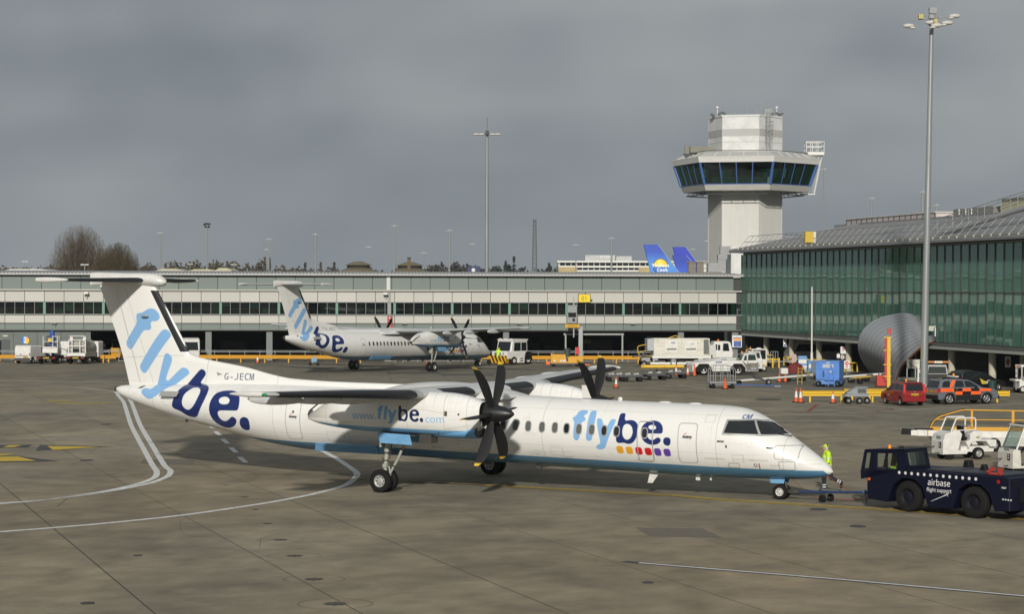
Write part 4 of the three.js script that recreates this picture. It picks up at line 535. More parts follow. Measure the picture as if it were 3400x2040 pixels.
function livery(reg, code) {
  return canvas(2048, 1024, (x, w, h) => {
    const X = v => (v - LX0) / LXW * w, Y = v => 512 - (v - LY0) / LYH * 512, PX = w / LXW;
    x.fillStyle = PAL.white; x.fillRect(0, 0, w, h);
    for (let i = 0; i < 900; i++) { x.fillStyle = `rgba(${rnd() < 0.5 ? '120,112,95' : '255,255,252'},${rr(0.01, 0.05)})`; x.fillRect(rnd() * w, rnd() * h, rr(3, 60), rr(1, 12)); }
    for (let i = 0; i < 260; i++) { const l = rr(6, 46); const a = rr(0.02, 0.09), gx = rnd() * w, gy = Y(rr(1.2, 3.6)); const g = x.createLinearGradient(0, gy, 0, gy + l); g.addColorStop(0, `rgba(96,88,72,${a})`); g.addColorStop(1, 'rgba(96,88,72,0)'); x.fillStyle = g; x.fillRect(gx, gy, rr(1, 4), l); }
    for (const o of [0, 512]) { // painted belly with underside shade put into its blue, seams
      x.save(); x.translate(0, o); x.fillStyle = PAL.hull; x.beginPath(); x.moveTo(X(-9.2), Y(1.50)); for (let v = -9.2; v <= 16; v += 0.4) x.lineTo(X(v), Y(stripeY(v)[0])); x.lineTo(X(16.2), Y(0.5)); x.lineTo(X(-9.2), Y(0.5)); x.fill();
      x.strokeStyle = 'rgba(90,88,82,0.38)'; x.lineWidth = 1; for (const v of [14.3, 11.9, 5.0, 2.6, -3.4, -6.9, -9.9, -13.2]) { x.beginPath(); x.moveTo(X(v), Y(0.6)); x.lineTo(X(v), Y(3.62)); x.stroke(); }
      for (const y of [1.75, 3.1]) { x.strokeStyle = 'rgba(90,88,82,0.16)'; x.beginPath(); x.moveTo(X(-13), Y(y + 0.12)); x.lineTo(X(13.5), Y(y - 0.12)); x.stroke(); } x.restore();
    }
    for (let k = 0; k < 46; k++) { const v = -13.4 + k * 0.62; x.fillStyle = 'rgba(88,86,80,0.20)'; for (let i = 0; i < 26; i++) x.fillRect(X(v), Y(1.25 + i * 0.09), 1, 1); }
    x.strokeStyle = 'rgba(92,90,84,0.32)'; x.lineWidth = 1; for (const [a, b, c, d] of [[12.5, 1.35, 12.9, 1.6], [5.3, 1.35, 5.8, 1.62], [1.4, 1.4, 2.2, 1.75], [-4.4, 1.55, -3.6, 1.9], [-8.2, 3.05, -7.6, 3.35], [-10.4, 2.15, -9.9, 2.4], [3.0, 2.95, 3.6, 3.2], [11.4, 2.75, 11.75, 3.0], [-12.6, 2.7, -12.2, 2.95]]) x.strokeRect(X(a), Y(d), X(c) - X(a), Y(b) - Y(d));
    { const g = x.createLinearGradient(X(-6.5), 0, X(1.5), 0); g.addColorStop(0, 'rgba(60,54,42,0)'); g.addColorStop(0.5, 'rgba(60,54,42,0.10)'); g.addColorStop(1, 'rgba(60,54,42,0)'); x.fillStyle = g; x.fillRect(X(-6.5), Y(2.6), X(1.5) - X(-6.5), Y(1.5) - Y(2.6)); }
    for (let i = 0; i < 120; i++) { const v = rr(-12, 15), y0 = rr(0.9, 1.5); x.fillStyle = `rgba(52,46,36,${rr(0.03, 0.12)})`; x.fillRect(X(v), Y(y0), rr(8, 50), rr(1, 5)); }
    x.strokeStyle = 'rgba(80,78,72,0.4)'; x.lineWidth = 1;
    x.beginPath(); x.moveTo(X(-14.95), Y(7.5)); x.lineTo(X(-13.5), Y(3.6)); x.moveTo(X(-14.95), Y(4.62)); x.lineTo(X(-12.0), Y(4.75)); x.moveTo(X(-10.85), Y(3.65)); x.lineTo(X(-10.78), Y(4.6)); x.moveTo(X(-7.4), Y(3.6)); x.lineTo(X(-7.4), Y(4.1)); x.stroke();
    for (const L of [tailLogo, noseLogo]) { x.fillStyle = PAL.light; L.light.forEach(p => blob(x, p, X, Y)); x.fillStyle = PAL.navy; L.navy.forEach(p => blob(x, p, X, Y)); x.fillStyle = PAL.white; L.holes.forEach(p => blob(x, p, X, Y)); }
    [['#d69a22', 8.15, 1.65], ['#d69a22', 8.525, 1.64], ['#c3141a', 8.9, 1.63], ['#c3141a', 9.27, 1.62], ['#583a92', 9.64, 1.615], ['#583a92', 10.01, 1.61]].forEach(([c, a, b]) => { x.fillStyle = c; blob(x, [[-0.14, 0.13], [0, 0.155], [0.11, 0.13], [0.135, 0], [0.14, -0.13], [0, -0.155], [-0.11, -0.13], [-0.135, 0]].map(p => [a + p[0], b + p[1] * 0.95]), X, Y); });
    letter(x, reg, '60px monospace', X, Y, -9.98, 3.80, 1.46, 0.27, '#33405c');
    letter(x, code, 'bold 40px sans-serif', X, Y, 12.69, 2.885, 0.33, 0.145, '#1d3573');
    // panels, hatches and stencils
    x.strokeStyle = 'rgba(96,94,88,0.75)'; x.lineWidth = 1.2;
    const rrect = (a, b, c, d, r) => { x.beginPath(); x.roundRect(X(a), Y(d), (c - a) * PX, (d - b) / LYH * 512, r); x.stroke(); };
    rrect(10.45, 1.26, 11.16, 2.69, 8); rrect(-6.28, 1.57, -5.6, 3.0, 8); rrect(14.0, 1.5, 14.8, 1.98, 5); rrect(14.15, 1.12, 14.7, 1.42, 4); rrect(12.3, 1.13, 12.7, 1.3, 3);
    x.fillStyle = '#55585c'; for (const [a, b] of [[10.8, 2.2], [-5.93, 2.45]]) { x.fillRect(X(a - 0.18), Y(b + 0.04), 0.36 * PX, 5); x.beginPath(); x.arc(X(a), Y(b + (a < 0 ? 0.2 : 0)), 3.2, 0, 7); x.fill(); }
    x.strokeStyle = '#b06060'; x.lineWidth = 1.4; for (const [a, b] of [[10.8, 2.2], [-5.93, 2.45]]) { x.beginPath(); x.arc(X(a), Y(b), 9, Math.PI * 1.05, Math.PI * 1.45); x.stroke(); x.beginPath(); x.arc(X(a), Y(b), 9, 0.1, 0.75); x.stroke(); }
    x.fillStyle = '#8f1e1e'; x.fillRect(X(13.42), Y(1.33), 2, 13); x.strokeStyle = '#4a4d50'; x.beginPath(); x.arc(X(13.3), Y(1.25), 3.5, 0, 7); x.stroke();
    x.fillStyle = 'rgba(70,66,58,0.5)'; x.beginPath(); x.moveTo(X(-10.35), Y(4.1)); x.lineTo(X(-10.3), Y(3.95)); x.lineTo(X(-10.05), Y(4.0)); x.fill();
    x.fillStyle = '#3b3a37'; x.beginPath(); x.moveTo(X(-14.15), Y(3.36)); x.lineTo(X(-13.95), Y(3.36)); x.lineTo(X(-13.8), Y(3.46)); x.lineTo(X(-13.95), Y(3.46)); x.fill();
    for (let i = 0; i < 60; i++) { x.fillStyle = `rgba(60,58,52,${rr(0.2, 0.6)})`; x.fillRect(X(rr(-14, 15)), Y(rr(1.1, 3.4)), 1.3, 1.3); }
  });
}
const NAC = canvas(1024, 512, (x, w, h) => {
  const X = v => (v + 3.3) / 7.7 * w, Y = v => 256 - (v - 1.95) / 1.95 * 256;
  x.fillStyle = PAL.white; x.fillRect(0, 0, w, h);
  for (let i = 0; i < 300; i++) { x.fillStyle = `rgba(105,96,76,${rr(0.01, 0.06)})`; x.fillRect(rnd() * w, rnd() * h, rr(6, 90), rr(1, 10)); }
  for (const o of [0, 256]) { x.save(); x.translate(0, o); x.fillStyle = PAL.belly; x.beginPath(); x.moveTo(X(-2.6), Y(2.53)); x.lineTo(X(-1.9), Y(2.485)); x.lineTo(X(0.4), Y(2.42)); x.lineTo(X(4.4), Y(2.37)); x.lineTo(X(4.4), Y(1.9)); x.lineTo(X(-3), Y(1.9)); x.fill(); x.strokeStyle = 'rgba(85,80,70,0.5)'; x.lineWidth = 1.2; for (const v of [-2.2, 1.35, 2.85, 3.72]) { x.beginPath(); x.moveTo(X(v), Y(2.4)); x.lineTo(X(v), Y(3.8)); x.stroke(); } x.beginPath(); x.moveTo(X(1.35), Y(3.15)); x.bezierCurveTo(X(2), Y(3.18), X(2.6), Y(3.05), X(2.9), Y(3.0)); x.moveTo(X(2.85), Y(2.45)); x.lineTo(X(3.7), Y(2.56)); x.stroke(); x.restore(); }
  letter(x, 'www.', '60px sans-serif', X, Y, -0.98, 2.72, 1.06, 0.185, '#6d9fce');
  const sX = 0.83 / 1.76, sY = 0.52 / 1.11, T = L => L.map(p => p.map(([a, b]) => [0.10 + (a - 6.19 - 0.10 * (2.5 - b)) * sX, 2.72 + (b - 1.93) * sY]));
  x.fillStyle = '#75a8d6'; T(noseLogo.light).forEach(p => blob(x, p, X, Y));
  const s2 = 1.03 / 2.15, U = L => L.map(p => p.map(([a, b]) => [1.0 + (a - 8.02) * s2, 2.68 + (b - 1.88) * 0.525])); x.fillStyle = '#14254f'; U(noseLogo.navy).forEach(p => blob(x, p, X, Y)); x.fillStyle = PAL.white; U(noseLogo.holes).forEach(p => blob(x, p, X, Y));
  letter(x, 'com', '60px sans-serif', X, Y, 2.1, 2.665, 0.80, 0.19, '#7fb0dc');
  x.fillStyle = '#7a6f58'; x.fillRect(X(2.86), Y(3.1), 16, 24); x.fillStyle = '#26241f'; x.fillRect(X(2.92), Y(3.08), 8, 20); x.beginPath(); x.arc(X(3.42), Y(2.99), 5, 0, 7); x.fill(); x.beginPath(); x.arc(X(2.55), Y(2.29), 3.5, 0, 7); x.fill();
  for (let i = 0; i < 50; i++) { const v = rr(-2.8, 4), l = rr(10, 60); const q = x.createLinearGradient(0, Y(3.7), 0, Y(3.7) + l + 60); q.addColorStop(0, 'rgba(70,58,36,0.10)'); q.addColorStop(1, 'rgba(70,58,36,0)'); x.fillStyle = q; x.fillRect(X(v), 0, rr(1, 5), 200); }
  const g = x.createLinearGradient(X(-3.2), 0, X(-1.5), 0); g.addColorStop(0, 'rgba(70,60,40,0.35)'); g.addColorStop(1, 'rgba(70,60,40,0)'); x.fillStyle = g; x.fillRect(0, 0, X(-1.5), 160);
});
const gloss = (map, c = [1, 1, 1]) => new THREE.MeshPhysicalMaterial({ map, color: lin(c), roughness: 0.36, clearcoat: 0.35, clearcoatRoughness: 0.18 });
const AM = { white: new THREE.MeshPhysicalMaterial({ color: lin([0.70, 0.695, 0.675]), map: grime, roughness: 0.36, clearcoat: 0.35, clearcoatRoughness: 0.2 }), nac: gloss(NAC), boot: DK([0.022, 0.024, 0.028], 0.5), bootRough: S([0.022, 0.022, 0.022], 0.6), belly: P([0.17, 0.39, 0.66], 0.42), wing: P([0.62, 0.63, 0.64], 0.42, 0.05), prop: new THREE.MeshPhysicalMaterial({ vertexColors: true, roughness: 0.62, specularIntensity: 0.45 }), spin: S([0.009, 0.009, 0.0095], 0.42), strut: P([0.42, 0.44, 0.38], 0.5, 0.15), glass: S([0.018, 0.02, 0.022], 0.05), frame: P([0.44, 0.45, 0.44], 0.4, 0.3), metalDark: P([0.10, 0.095, 0.085], 0.5, 0.5) };
const foil = (v, th) => { // v 0..1 round the section from trailing edge over the top; returns chord fraction and height / chord
  const a = v * 2 * Math.PI, c = 0.5 + 0.5 * Math.cos(a), q = 1 - c, t = th * 5 * (0.2969 * Math.sqrt(q) - 0.126 * q - 0.3516 * q * q + 0.2843 * q ** 3 - 0.1036 * q ** 4);
  return [1 - q, 0];
};
function airfoil(rows, axis, spread = 28, range = [0, 1], grow = 0, side = 1) { // rows [span, xLE, xTE, height, thickness]
  const f = table(rows), s0 = rows[0][0], s1 = rows[rows.length - 1][0];
  return GRID((u, v) => {
    const s = mix(s0, s1, u), [le, te, y, th] = f(s), c = le - te, a = mix(range[0], range[1], v) * 2 * Math.PI, q = 0.5 + 0.5 * Math.cos(a);   // q 1 at the trailing edge, 0 at the leading edge
    const k = 0.92 * c * (0.2969 * Math.sqrt(q) - 0.126 * q - 0.3516 * q * q + 0.2843 * q ** 3 - 0.1036 * q ** 4) * 5 * th * (a < Math.PI ? 1.1 : -0.9) + grow * (a < Math.PI ? 1 : -1) * Math.min(1, q * 30);
    const x = le - c * q + grow * (1 - q);
    return axis === 'z' ? V(x, y + k, s * side) : V(x, s, k);
  }, 24, spread, null);
}
function makeAircraft(reg, code, name, label, p, turn) {
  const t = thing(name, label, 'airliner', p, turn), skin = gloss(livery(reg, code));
  const uvSide = (q, lower = 0) => [(q.x - LX0) / LXW, 0.5 + (q.y - LY0) / LYH * 0.5 - (lower ? 0.5 : 0)];
  const shell = side => GRID((u, v) => { const x = mix(-15.44, 15.86, u < 0.75 ? u / 0.75 * 0.9 : 0.9 + (u - 0.75) / 0.25 * 0.1), [a, b, w] = hull(x), q = v * Math.PI; return V(x, (a + b) / 2 + (a - b) / 2 * Math.cos(q) * side, w * Math.sin(q) * side); }, 150, 26, q => uvSide(q, side < 0));
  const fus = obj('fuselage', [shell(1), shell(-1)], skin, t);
  // dorsal spine and fin
  const spine = table([[-11.9, 4.85, 0.10], [-11.3, 4.68, 0.10], [-8.9, 4.30, 0.085], [-7.81, 4.06, 0.08], [-6.75, 3.90, 0.08], [-4.65, 3.82, 0.08], [-0.59, 3.77, 0.08], [0.4, 3.6, 0.08]]);
  const dsp = s => GRID((u, v) => { const x = mix(-11.9, 0.4, u), [y, w] = spine(x), y0 = hull(x)[0] - 0.06; const q = v; return V(x, mix(y, y0, q), s * (w * Math.sqrt(Math.min(1, q * 6 + 0.02)) + 0.10 * q * q)); }, 40, 8, o => uvSide(o, s < 0));
  const fl = [dsp(1), dsp(-1)]; obj('dorsal_spine', fl.map(g => (g === fl[1] ? flip(g) : g)), skin, t);
  const finRows = [[3.3, -11.05, -14.75, 0, 0.085], [4.9, -11.80, -15.22, 0, 0.085], [7.45, -13.40, -16.28, 0, 0.085], [7.75, -13.6, -16.4, 0, 0.085]];
  const fg = airfoil(finRows, 'y', 30); const fu = fg.attributes.uv, fp = fg.attributes.position; for (let i = 0; i < fu.count; i++) { const q = uvSide({ x: fp.getX(i), y: fp.getY(i) }, fp.getZ(i) < -0.001); fu.setXY(i, ...q); }
  const fin = obj('fin', fg, skin, t);
  obj('deicing_boot', airfoil([[4.9, -11.80, -15.22, 0, 0.085], [7.42, -13.38, -16.26, 0, 0.085]], 'y', 16, [0.395, 0.605], 0.012), AM.boot, fin);
  obj('rudder_gap', [TB([-14.12, 3.62, 0.215], [-15.38, 7.45, 0.15], 0.007, 4)], P([0.5, 0.5, 0.48], 0.5), fin);
  obj('fin_fitting', [new THREE.SphereGeometry(0.12, 10, 6).scale(1.6, 0.35, 0.6).translate(-13.85, 6.36, 0.28)], AM.frame, fin);
  // tailplane with bullet fairing
  const bul = table([[-16.8, 0.26, 0.05, 7.90], [-16.4, 0.27, 0.12, 7.91], [-15, 0.25, 0.26, 7.90], [-14, 0.27, 0.33, 7.88], [-13.4, 0.26, 0.32, 7.84], [-13.05, 0.16, 0.2, 7.78], [-12.94, 0.02, 0.02, 7.76]]);
  const bt = obj('bullet_fairing', GRID((u, v) => { const x = mix(-16.8, -12.94, u), [h, w, y] = bul(x), a = v * 2 * Math.PI; return V(x, y + h * Math.cos(a), w * Math.sin(a)); }, 30, 24), AM.white, t);
  obj('bullet_fairing', [C(0.05, 0.05, 0.5, -16.8, 7.9, 0, 'y', 6)], AM.white, t);
  for (const s of [1, -1]) {
    const st = obj('tailplane', [airfoil([[0.15, -13.85, -16.05, 7.84, 0.11], [4.5, -14.55, -15.75, 7.84, 0.10]], 'z', 24, [0, 1], 0, s)].map(g => (s < 0 ? flip(g) : g)), AM.white, t);
    const b = airfoil([[0.32, -13.87, -16.03, 7.84, 0.11], [4.4, -14.53, -15.77, 7.84, 0.10]], 'z', 14, [0.375, 0.635], 0.010, s); obj('deicing_boot', s < 0 ? flip(b) : b, AM.boot, st);
    obj('balance_horn', GRID((u, v) => { const x = mix(-16.15, -14.45, u), r = 0.105 * Math.sqrt(Math.sin(Math.PI * Math.pow(u, 0.55))) + 0.002, a = v * 2 * Math.PI; return V(x, 7.84 + r * Math.cos(a), s * (4.5 + r * 0.8 * Math.sin(a))); }, 16, 12), AM.white, st);
  }
  // wing
  const wr = [[0, 2.3, -0.95, 3.58, 0.155], [1.3, 2.3, -0.95, 3.60, 0.155], [4.4, 2.15, -0.78, 3.64, 0.155], [9, 1.78, -0.42, 3.84, 0.15], [14.0, 1.32, -0.02, 4.03, 0.14], [14.2, 1.22, 0.02, 4.04, 0.11]];
  for (const s of [1, -1]) {
    const F = g => (s < 0 ? flip(g) : g);
    const wg = obj('wing', F(airfoil(wr, 'z', 36, [0, 1], 0, s)), AM.wing, t);
    const sub = (a, b) => { const f = table(wr); return Array.from({ length: 9 }, (_, i) => { const z = mix(a, b, i / 8); return [z, ...f(z)]; }); };
    obj('deicing_boot', F(airfoil(sub(5.55, 13.6), 'z', 20, [0.385, 0.625], 0.010, s)), AM.boot, wg);
    obj('deicing_boot', F(airfoil(sub(1.5, 3.7), 'z', 20, [0.385, 0.625], 0.010, s)), AM.boot, wg);
    for (const z of [5.15, 5.38]) obj('leading_edge_band', F(airfoil(sub(z, z + 0.13), 'z', 20, [0.385, 0.625], 0.008, s)), AM.frame, wg);
    for (const z of [6.6, 8.9, 11.4]) obj('flap_fairing', GRID((u, v) => { const x = mix(-1.35, 1.0, u), f = table(wr)(z), r = 0.17 * Math.sqrt(Math.sin(Math.PI * Math.pow(u, 0.8))) + 0.003, a = v * 2 * Math.PI; return V(x, f[2] - 0.20 + r * Math.cos(a) * 1.1, s * (z + r * 0.6 * Math.sin(a))); }, 14, 12), AM.wing, wg);
    obj('wing_tip', GRID((u, v) => { const x = mix(-0.25, 1.36, u), r = 0.10 * Math.sqrt(Math.sin(Math.PI * Math.pow(u, 1.35))) + 0.002, a = v * 2 * Math.PI; return V(x, 4.04 + r * Math.cos(a), s * (14.16 + r * Math.sin(a))); }, 14, 12), AM.white, wg);
    obj('position_lamp', [new THREE.SphereGeometry(0.07, 10, 6).scale(1.8, 0.8, 0.8).translate(1.22, 4.04, s * 14.24)], S([0.03, 0.22, 0.08], 0.15), wg);
    // nacelle
    const nr = table([[-3.14, 2.80, 2.60, 0.16], [-2.9, 2.95, 2.50, 0.28], [-2.5, 3.2, 2.42, 0.42], [-1.75, 3.5, 2.32, 0.56], [-1, 3.62, 2.26, 0.62], [0, 3.72, 2.22, 0.66], [1.8, 3.78, 2.18, 0.66], [2.8, 3.75, 2.15, 0.61], [3.5, 3.66, 2.14, 0.52], [3.95, 3.54, 2.36, 0.45], [4.2, 3.44, 2.56, 0.42]]);
    const ng = GRID((u, v) => { const x = mix(-3.14, 4.2, u), [a, b, w] = nr(x), q = v * 2 * Math.PI, e = 0.80, c = Math.cos(q), d = Math.sin(q); return V(x, (a + b) / 2 + (a - b) / 2 * Math.sign(c) * Math.abs(c) ** e, w * Math.sign(d) * Math.abs(d) ** e); }, 60, 36, o => [(o.x + 3.3) / 7.7, (o.z > 0 ? 0.5 : 0) + (o.y - 1.95) / 1.95 * 0.5]);
    const nc = obj('nacelle', ng, AM.nac, t); nc.position.z = s * 4.4;
    const ir = table([[2.2, 0.20, 0.30, 2.32], [3.2, 0.24, 0.42, 2.33], [3.9, 0.23, 0.42, 2.335], [4.03, 0.20, 0.38, 2.34]]);
    obj('air_intake', GRID((u, v) => { const x = mix(2.2, 4.03, u), [h, w, y] = ir(x), q = v * 2 * Math.PI; return V(x, y + h * Math.cos(q), w * Math.sin(q)); }, 14, 24), S(PAL.belly, 0.4), nc);
    obj('intake_lip', [new THREE.TorusGeometry(1, 0.1, 8, 28).scale(0.38, 0.20, 0.3).rotateY(Math.PI / 2).translate(4.03, 2.34, 0), new THREE.CircleGeometry(1, 24).scale(0.37, 0.19, 1).rotateY(Math.PI / 2).translate(3.98, 2.34, 0)], AM.bootRough, nc);
    obj('exhaust_lip', [PT([[-3.15, 2.78, 0.2], [-2.95, 2.98, 0.32], [-2.6, 3.2, 0.42], [-2.4, 3.32, 0.48]], 0.03, 6)], AM.metalDark, nc);
    // propeller
    const spn = obj('spinner', new THREE.LatheGeometry([[0.001, 0.86], [0.06, 0.82], [0.15, 0.70], [0.24, 0.50], [0.31, 0.22], [0.345, 0], [0.36, -0.2], [0.36, -0.36], [0.001, -0.37]].reverse().map(q => new THREE.Vector2(...q)), 32).rotateZ(-Math.PI / 2), AM.spin, t);
    spn.position.set(4.55, 3.03, s * 4.4);
    const br = table([[0.30, 0.24, 0.12, 0.0, 1.52], [0.5, 0.30, 0.08, 0.01, 1.5], [0.9, 0.41, 0.05, 0.01, 1.47], [1.3, 0.44, 0.035, -0.01, 1.45], [1.65, 0.40, 0.025, -0.06, 1.43], [1.9, 0.30, 0.018, -0.13, 1.42], [2.05, 0.14, 0.012, -0.22, 1.41]]);
    for (let k = 0; k < 6; k++) {
      const bg = GRID((u, v) => { const r = mix(0.3, 2.05, u), [c, th, sw, pit] = br(r), a = v * 2 * Math.PI, e = c / 2 * Math.cos(a), f = th / 2 * Math.sin(a) * 1.2; return V(sw + e * Math.sin(pit) - f * Math.cos(pit), r, e * Math.cos(pit) + f * Math.sin(pit)); }, 26, 14);
      const n = bg.attributes.position.count, col = new Float32Array(n * 3); for (let i = 0; i < n; i++) { const y = bg.attributes.position.getY(i) > 1.96; col.set(y ? [0.62, 0.40, 0.03] : [0.014, 0.014, 0.015], i * 3); } bg.setAttribute('color', new THREE.BufferAttribute(col, 3));
      const bl = obj('blade', bg, AM.prop, spn); bl.rotation.x = Math.PI / 6 + k * Math.PI / 3 + 0.06;
    }
    // main gear
    const gy = s * 4.4, leg = obj('main_gear_leg', [TB([0.2, 2.3, gy], [0.14, 1.5, gy], 0.10, 12), TB([0.14, 1.5, gy], [0.05, 0.43, gy], 0.075, 12), C(0.06, 0.06, 0.62, 0.04, 0.43, gy, 'z', 12), B(0.16, 0.14, 0.2, 0.1, 0.98, gy), TB([0.24, 0.95, gy], [0.3, 0.6, gy], 0.035), TB([0.3, 0.6, gy], [0.08, 0.45, gy], 0.035), B(0.12, 0.55, 0.35, -0.02, 1.95, gy)], AM.strut, t);
    obj('drag_strut', [TB([1.05, 2.15, gy], [0.62, 1.25, gy], 0.055, 10), TB([0.62, 1.25, gy], [0.16, 0.5, gy], 0.05, 10)], AM.strut, leg);
    obj('gear_collar', [TB([0.8, 1.63, gy], [0.78, 1.58, gy], 0.075, 10), TB([0.47, 1.0, gy], [0.45, 0.96, gy], 0.07, 10), C(0.11, 0.11, 0.05, 0.13, 1.46, gy, 'y', 12), C(0.1, 0.1, 0.05, 0.1, 1.18, gy, 'y', 12), TB([0.02, 1.3, gy + 0.08], [0, 0.6, gy + 0.08], 0.018, 5), TB([0.32, 1.9, gy - 0.1], [0.2, 1.2, gy - 0.1], 0.02, 5)], AM.metalDark, leg);
    for (const w of [1, -1]) { wheel(t, 0.03, 0.43, gy + w * 0.24, 0.43, 0.27, w, P([0.50, 0.50, 0.49], 0.4, 0.4), 0.58, 28); }
    for (const d of [0.62, -0.62]) obj('gear_door', [PR([[0.10, 2.24], [1.46, 2.20], [1.56, 1.82], [0.22, 1.86]], 0.035, gy + d, 0.01)], AM.belly, t);
    obj('gear_bay', [B(1.5, 0.04, 1.1, 0.9, 2.165, gy), B(0.5, 0.34, 0.5, 1.9, 2.05, gy)], AM.metalDark, t);
  }
  // wing to body fairing
  obj('wing_fairing', GRID((u, v) => { const x = mix(-2.6, 3.5, u), k = Math.sin(Math.PI * Math.pow(u, 0.9)) ** 0.6, a = v * Math.PI; return V(x, 3.36 + (0.50 * k + 0.06) * Math.sin(a), -Math.cos(a) * (1.05 + 0.22 * k)); }, 30, 20), AM.white, t);
  obj('belly_panel', [QUAD([-4.99, 1.14, 1.16], [-2.04, 1.10, 1.16], [-2.07, 1.42, 1.38], [-4.82, 1.46, 1.38], 0.03), QUAD([-2.0, 1.10, 1.16], [-1.95, 1.30, 1.3], [-1.32, 1.38, 1.30], [-2.0, 1.42, 1.38], 0.02)], AM.belly, t);
  // nose gear
  const ng = obj('nose_gear_leg', [TB([13.85, 0.95, 0], [13.95, 0.3, 0], 0.06, 10), C(0.04, 0.04, 0.36, 13.94, 0.27, 0, 'z', 10), B(0.14, 0.2, 0.2, 13.95, 0.5, 0), TB([14.05, 0.75, 0.05], [14.15, 0.4, 0.05], 0.03), TB([14.15, 0.4, 0], [13.98, 0.25, 0], 0.03)], AM.metalDark, t);
  for (const w of [1, -1]) wheel(t, 13.94, 0.275, w * 0.17, 0.275, 0.17, w, P([0.62, 0.62, 0.60], 0.4, 0.1), 0.6, 24);
  obj('nose_gear_door', [PR([[13.55, 0.74], [14.15, 0.74], [14.1, 0.58], [13.62, 0.58]], 0.03, 0.25, 0.008), PR([[13.55, 0.74], [14.15, 0.74], [14.1, 0.58], [13.62, 0.58]], 0.03, -0.25, 0.008)], AM.belly, t);
  // windows and doors
  const disc = (cx, cy, a, b, off, inner = 0) => GRID((u, v) => { const r = mix(inner || 0.02, 1, u), q = v * 2 * Math.PI, c = Math.cos(q), d = Math.sin(q); return ZF(cx + a * r * Math.sign(c) * Math.abs(c) ** 0.72, cy + b * r * Math.sign(d) * Math.abs(d) ** 0.72, off); }, inner ? 1 : 3, 24);
  const win = (cx, cy) => { const g = obj('cabin_window', disc(cx, cy, 0.098, 0.165, 0.012), AM.glass, t); obj('window_frame', disc(cx, cy, 0.135, 0.205, 0.009, 0.72), AM.frame, g); if (Math.abs(cx * 7.3 % 1) < 0.55) obj('window_blind', disc(cx, cy - 0.03 + 0.02, 0.094, 0.150, 0.016), S([0.10, 0.105, 0.10], 0.4), g); };
  for (const [x, y] of [[8.03, 2.32], [7.53, 2.33], [7.03, 2.35], [6.51, 2.355], [6.01, 2.365], [5.53, 2.38], [5.0, 2.385], [4.43, 2.40], [3.9, 2.41], [3.38, 2.42], [2.86, 2.43], [2.34, 2.44], [1.8, 2.45], [1.28, 2.46], [0.76, 2.47], [0.24, 2.48], [-0.28, 2.49], [-0.8, 2.5], [-1.34, 2.51], [-1.86, 2.52], [-2.4, 2.53], [-2.92, 2.54], [-3.44, 2.545], [-3.96, 2.55], [-4.5, 2.56], [-5.1, 2.57], [9.14, 2.29]]) win(x, y);
  const band = (x0, x1, y0, y1, w, off, r = 0.10) => { const pts = []; const cs = [[x1 - r, y1 - r, 0], [x0 + r, y1 - r, 1], [x0 + r, y0 + r, 2], [x1 - r, y0 + r, 3]]; for (const [a, b, k] of cs) for (let i = 0; i <= 4; i++) { const q = (k + i / 4) * Math.PI / 2; pts.push([a + r * Math.cos(q), b + r * Math.sin(q)]); } const full = []; pts.forEach((p, i) => { const q = pts[(i + 1) % pts.length], n = Math.max(1, Math.round(Math.hypot(q[0] - p[0], q[1] - p[1]) / 0.12)); for (let k = 0; k < n; k++) full.push([mix(p[0], q[0], k / n), mix(p[1], q[1], k / n)]); }); return PT(full.map(p => { const v = ZF(p[0], p[1], off); return [v.x, v.y, v.z]; }), w, 5, full.length * 2, true); };
  obj('emergency_exit_frame', band(8.86, 9.46, 1.27, 2.70, 0.022, 0.004), AM.frame, t);
  obj('service_door', band(10.45, 11.16, 1.26, 2.69, 0.008, 0.002), P([0.4, 0.4, 0.39], 0.5), t);
  obj('rear_door', band(-6.28, -5.6, 1.57, 3.0, 0.009, 0.002), P([0.4, 0.4, 0.39], 0.5), t);
  const quad = (c, off, n = 10, side = 1) => GRID((u, v) => { const a = [mix(c[0][0], c[1][0], u), mix(c[0][1], c[1][1], u)], b = [mix(c[3][0], c[2][0], u), mix(c[3][1], c[2][1], u)]; const p = ZF(mix(a[0], b[0], v), mix(a[1], b[1], v), off); p.z *= side; return p; }, n, n);
  for (const s of [1, -1]) {
    const F = g => (s < 0 ? flip(g) : g);
    obj('windscreen_frame', [F(quad([[12.10, 2.33], [13.46, 2.30], [13.16, 2.89], [12.20, 2.86]], 0.006, 10, s)), F(quad([[13.44, 2.30], [14.33, 2.33], [13.60, 2.83], [13.14, 2.89]], 0.006, 10, s))], AM.frame, t);
    obj('cockpit_window', F(quad([[12.18, 2.39], [13.40, 2.36], [13.13, 2.83], [12.28, 2.81]], 0.016, 10, s)), AM.glass, t);
    obj('windscreen', F(quad([[13.48, 2.36], [14.22, 2.36], [13.62, 2.765], [13.20, 2.83]], 0.016, 10, s)), AM.glass, t);
  }
  obj('wiper', [TB([14.42, 2.30, 0.25], [13.7, 2.42, 0.72], 0.018, 5)], M.black, t);
  obj('pitot_probe', [[12.0, 2.1], [13.75, 1.9], [12.3, 1.95]].flatMap(([x, y], i) => { const a = ZF(x, y, 0), b = ZF(x, y, 0.09); return [TB([a.x, a.y, a.z], [b.x, b.y, b.z], 0.02), TB([b.x - 0.02, b.y, b.z], [b.x + (i === 2 ? 0.05 : 0.24), b.y - (i === 2 ? 0.05 : 0), b.z], 0.016)]; }), AM.metalDark, t);
  obj('blade_aerial', [PR([[6.05, 3.44], [6.42, 3.43], [6.2, 3.92], [6.02, 3.92]], 0.04, 0, 0.01), new THREE.SphereGeometry(0.1, 10, 6).scale(1, 0.9, 0.6).translate(7.6, 3.43, 0)], AM.white, t);
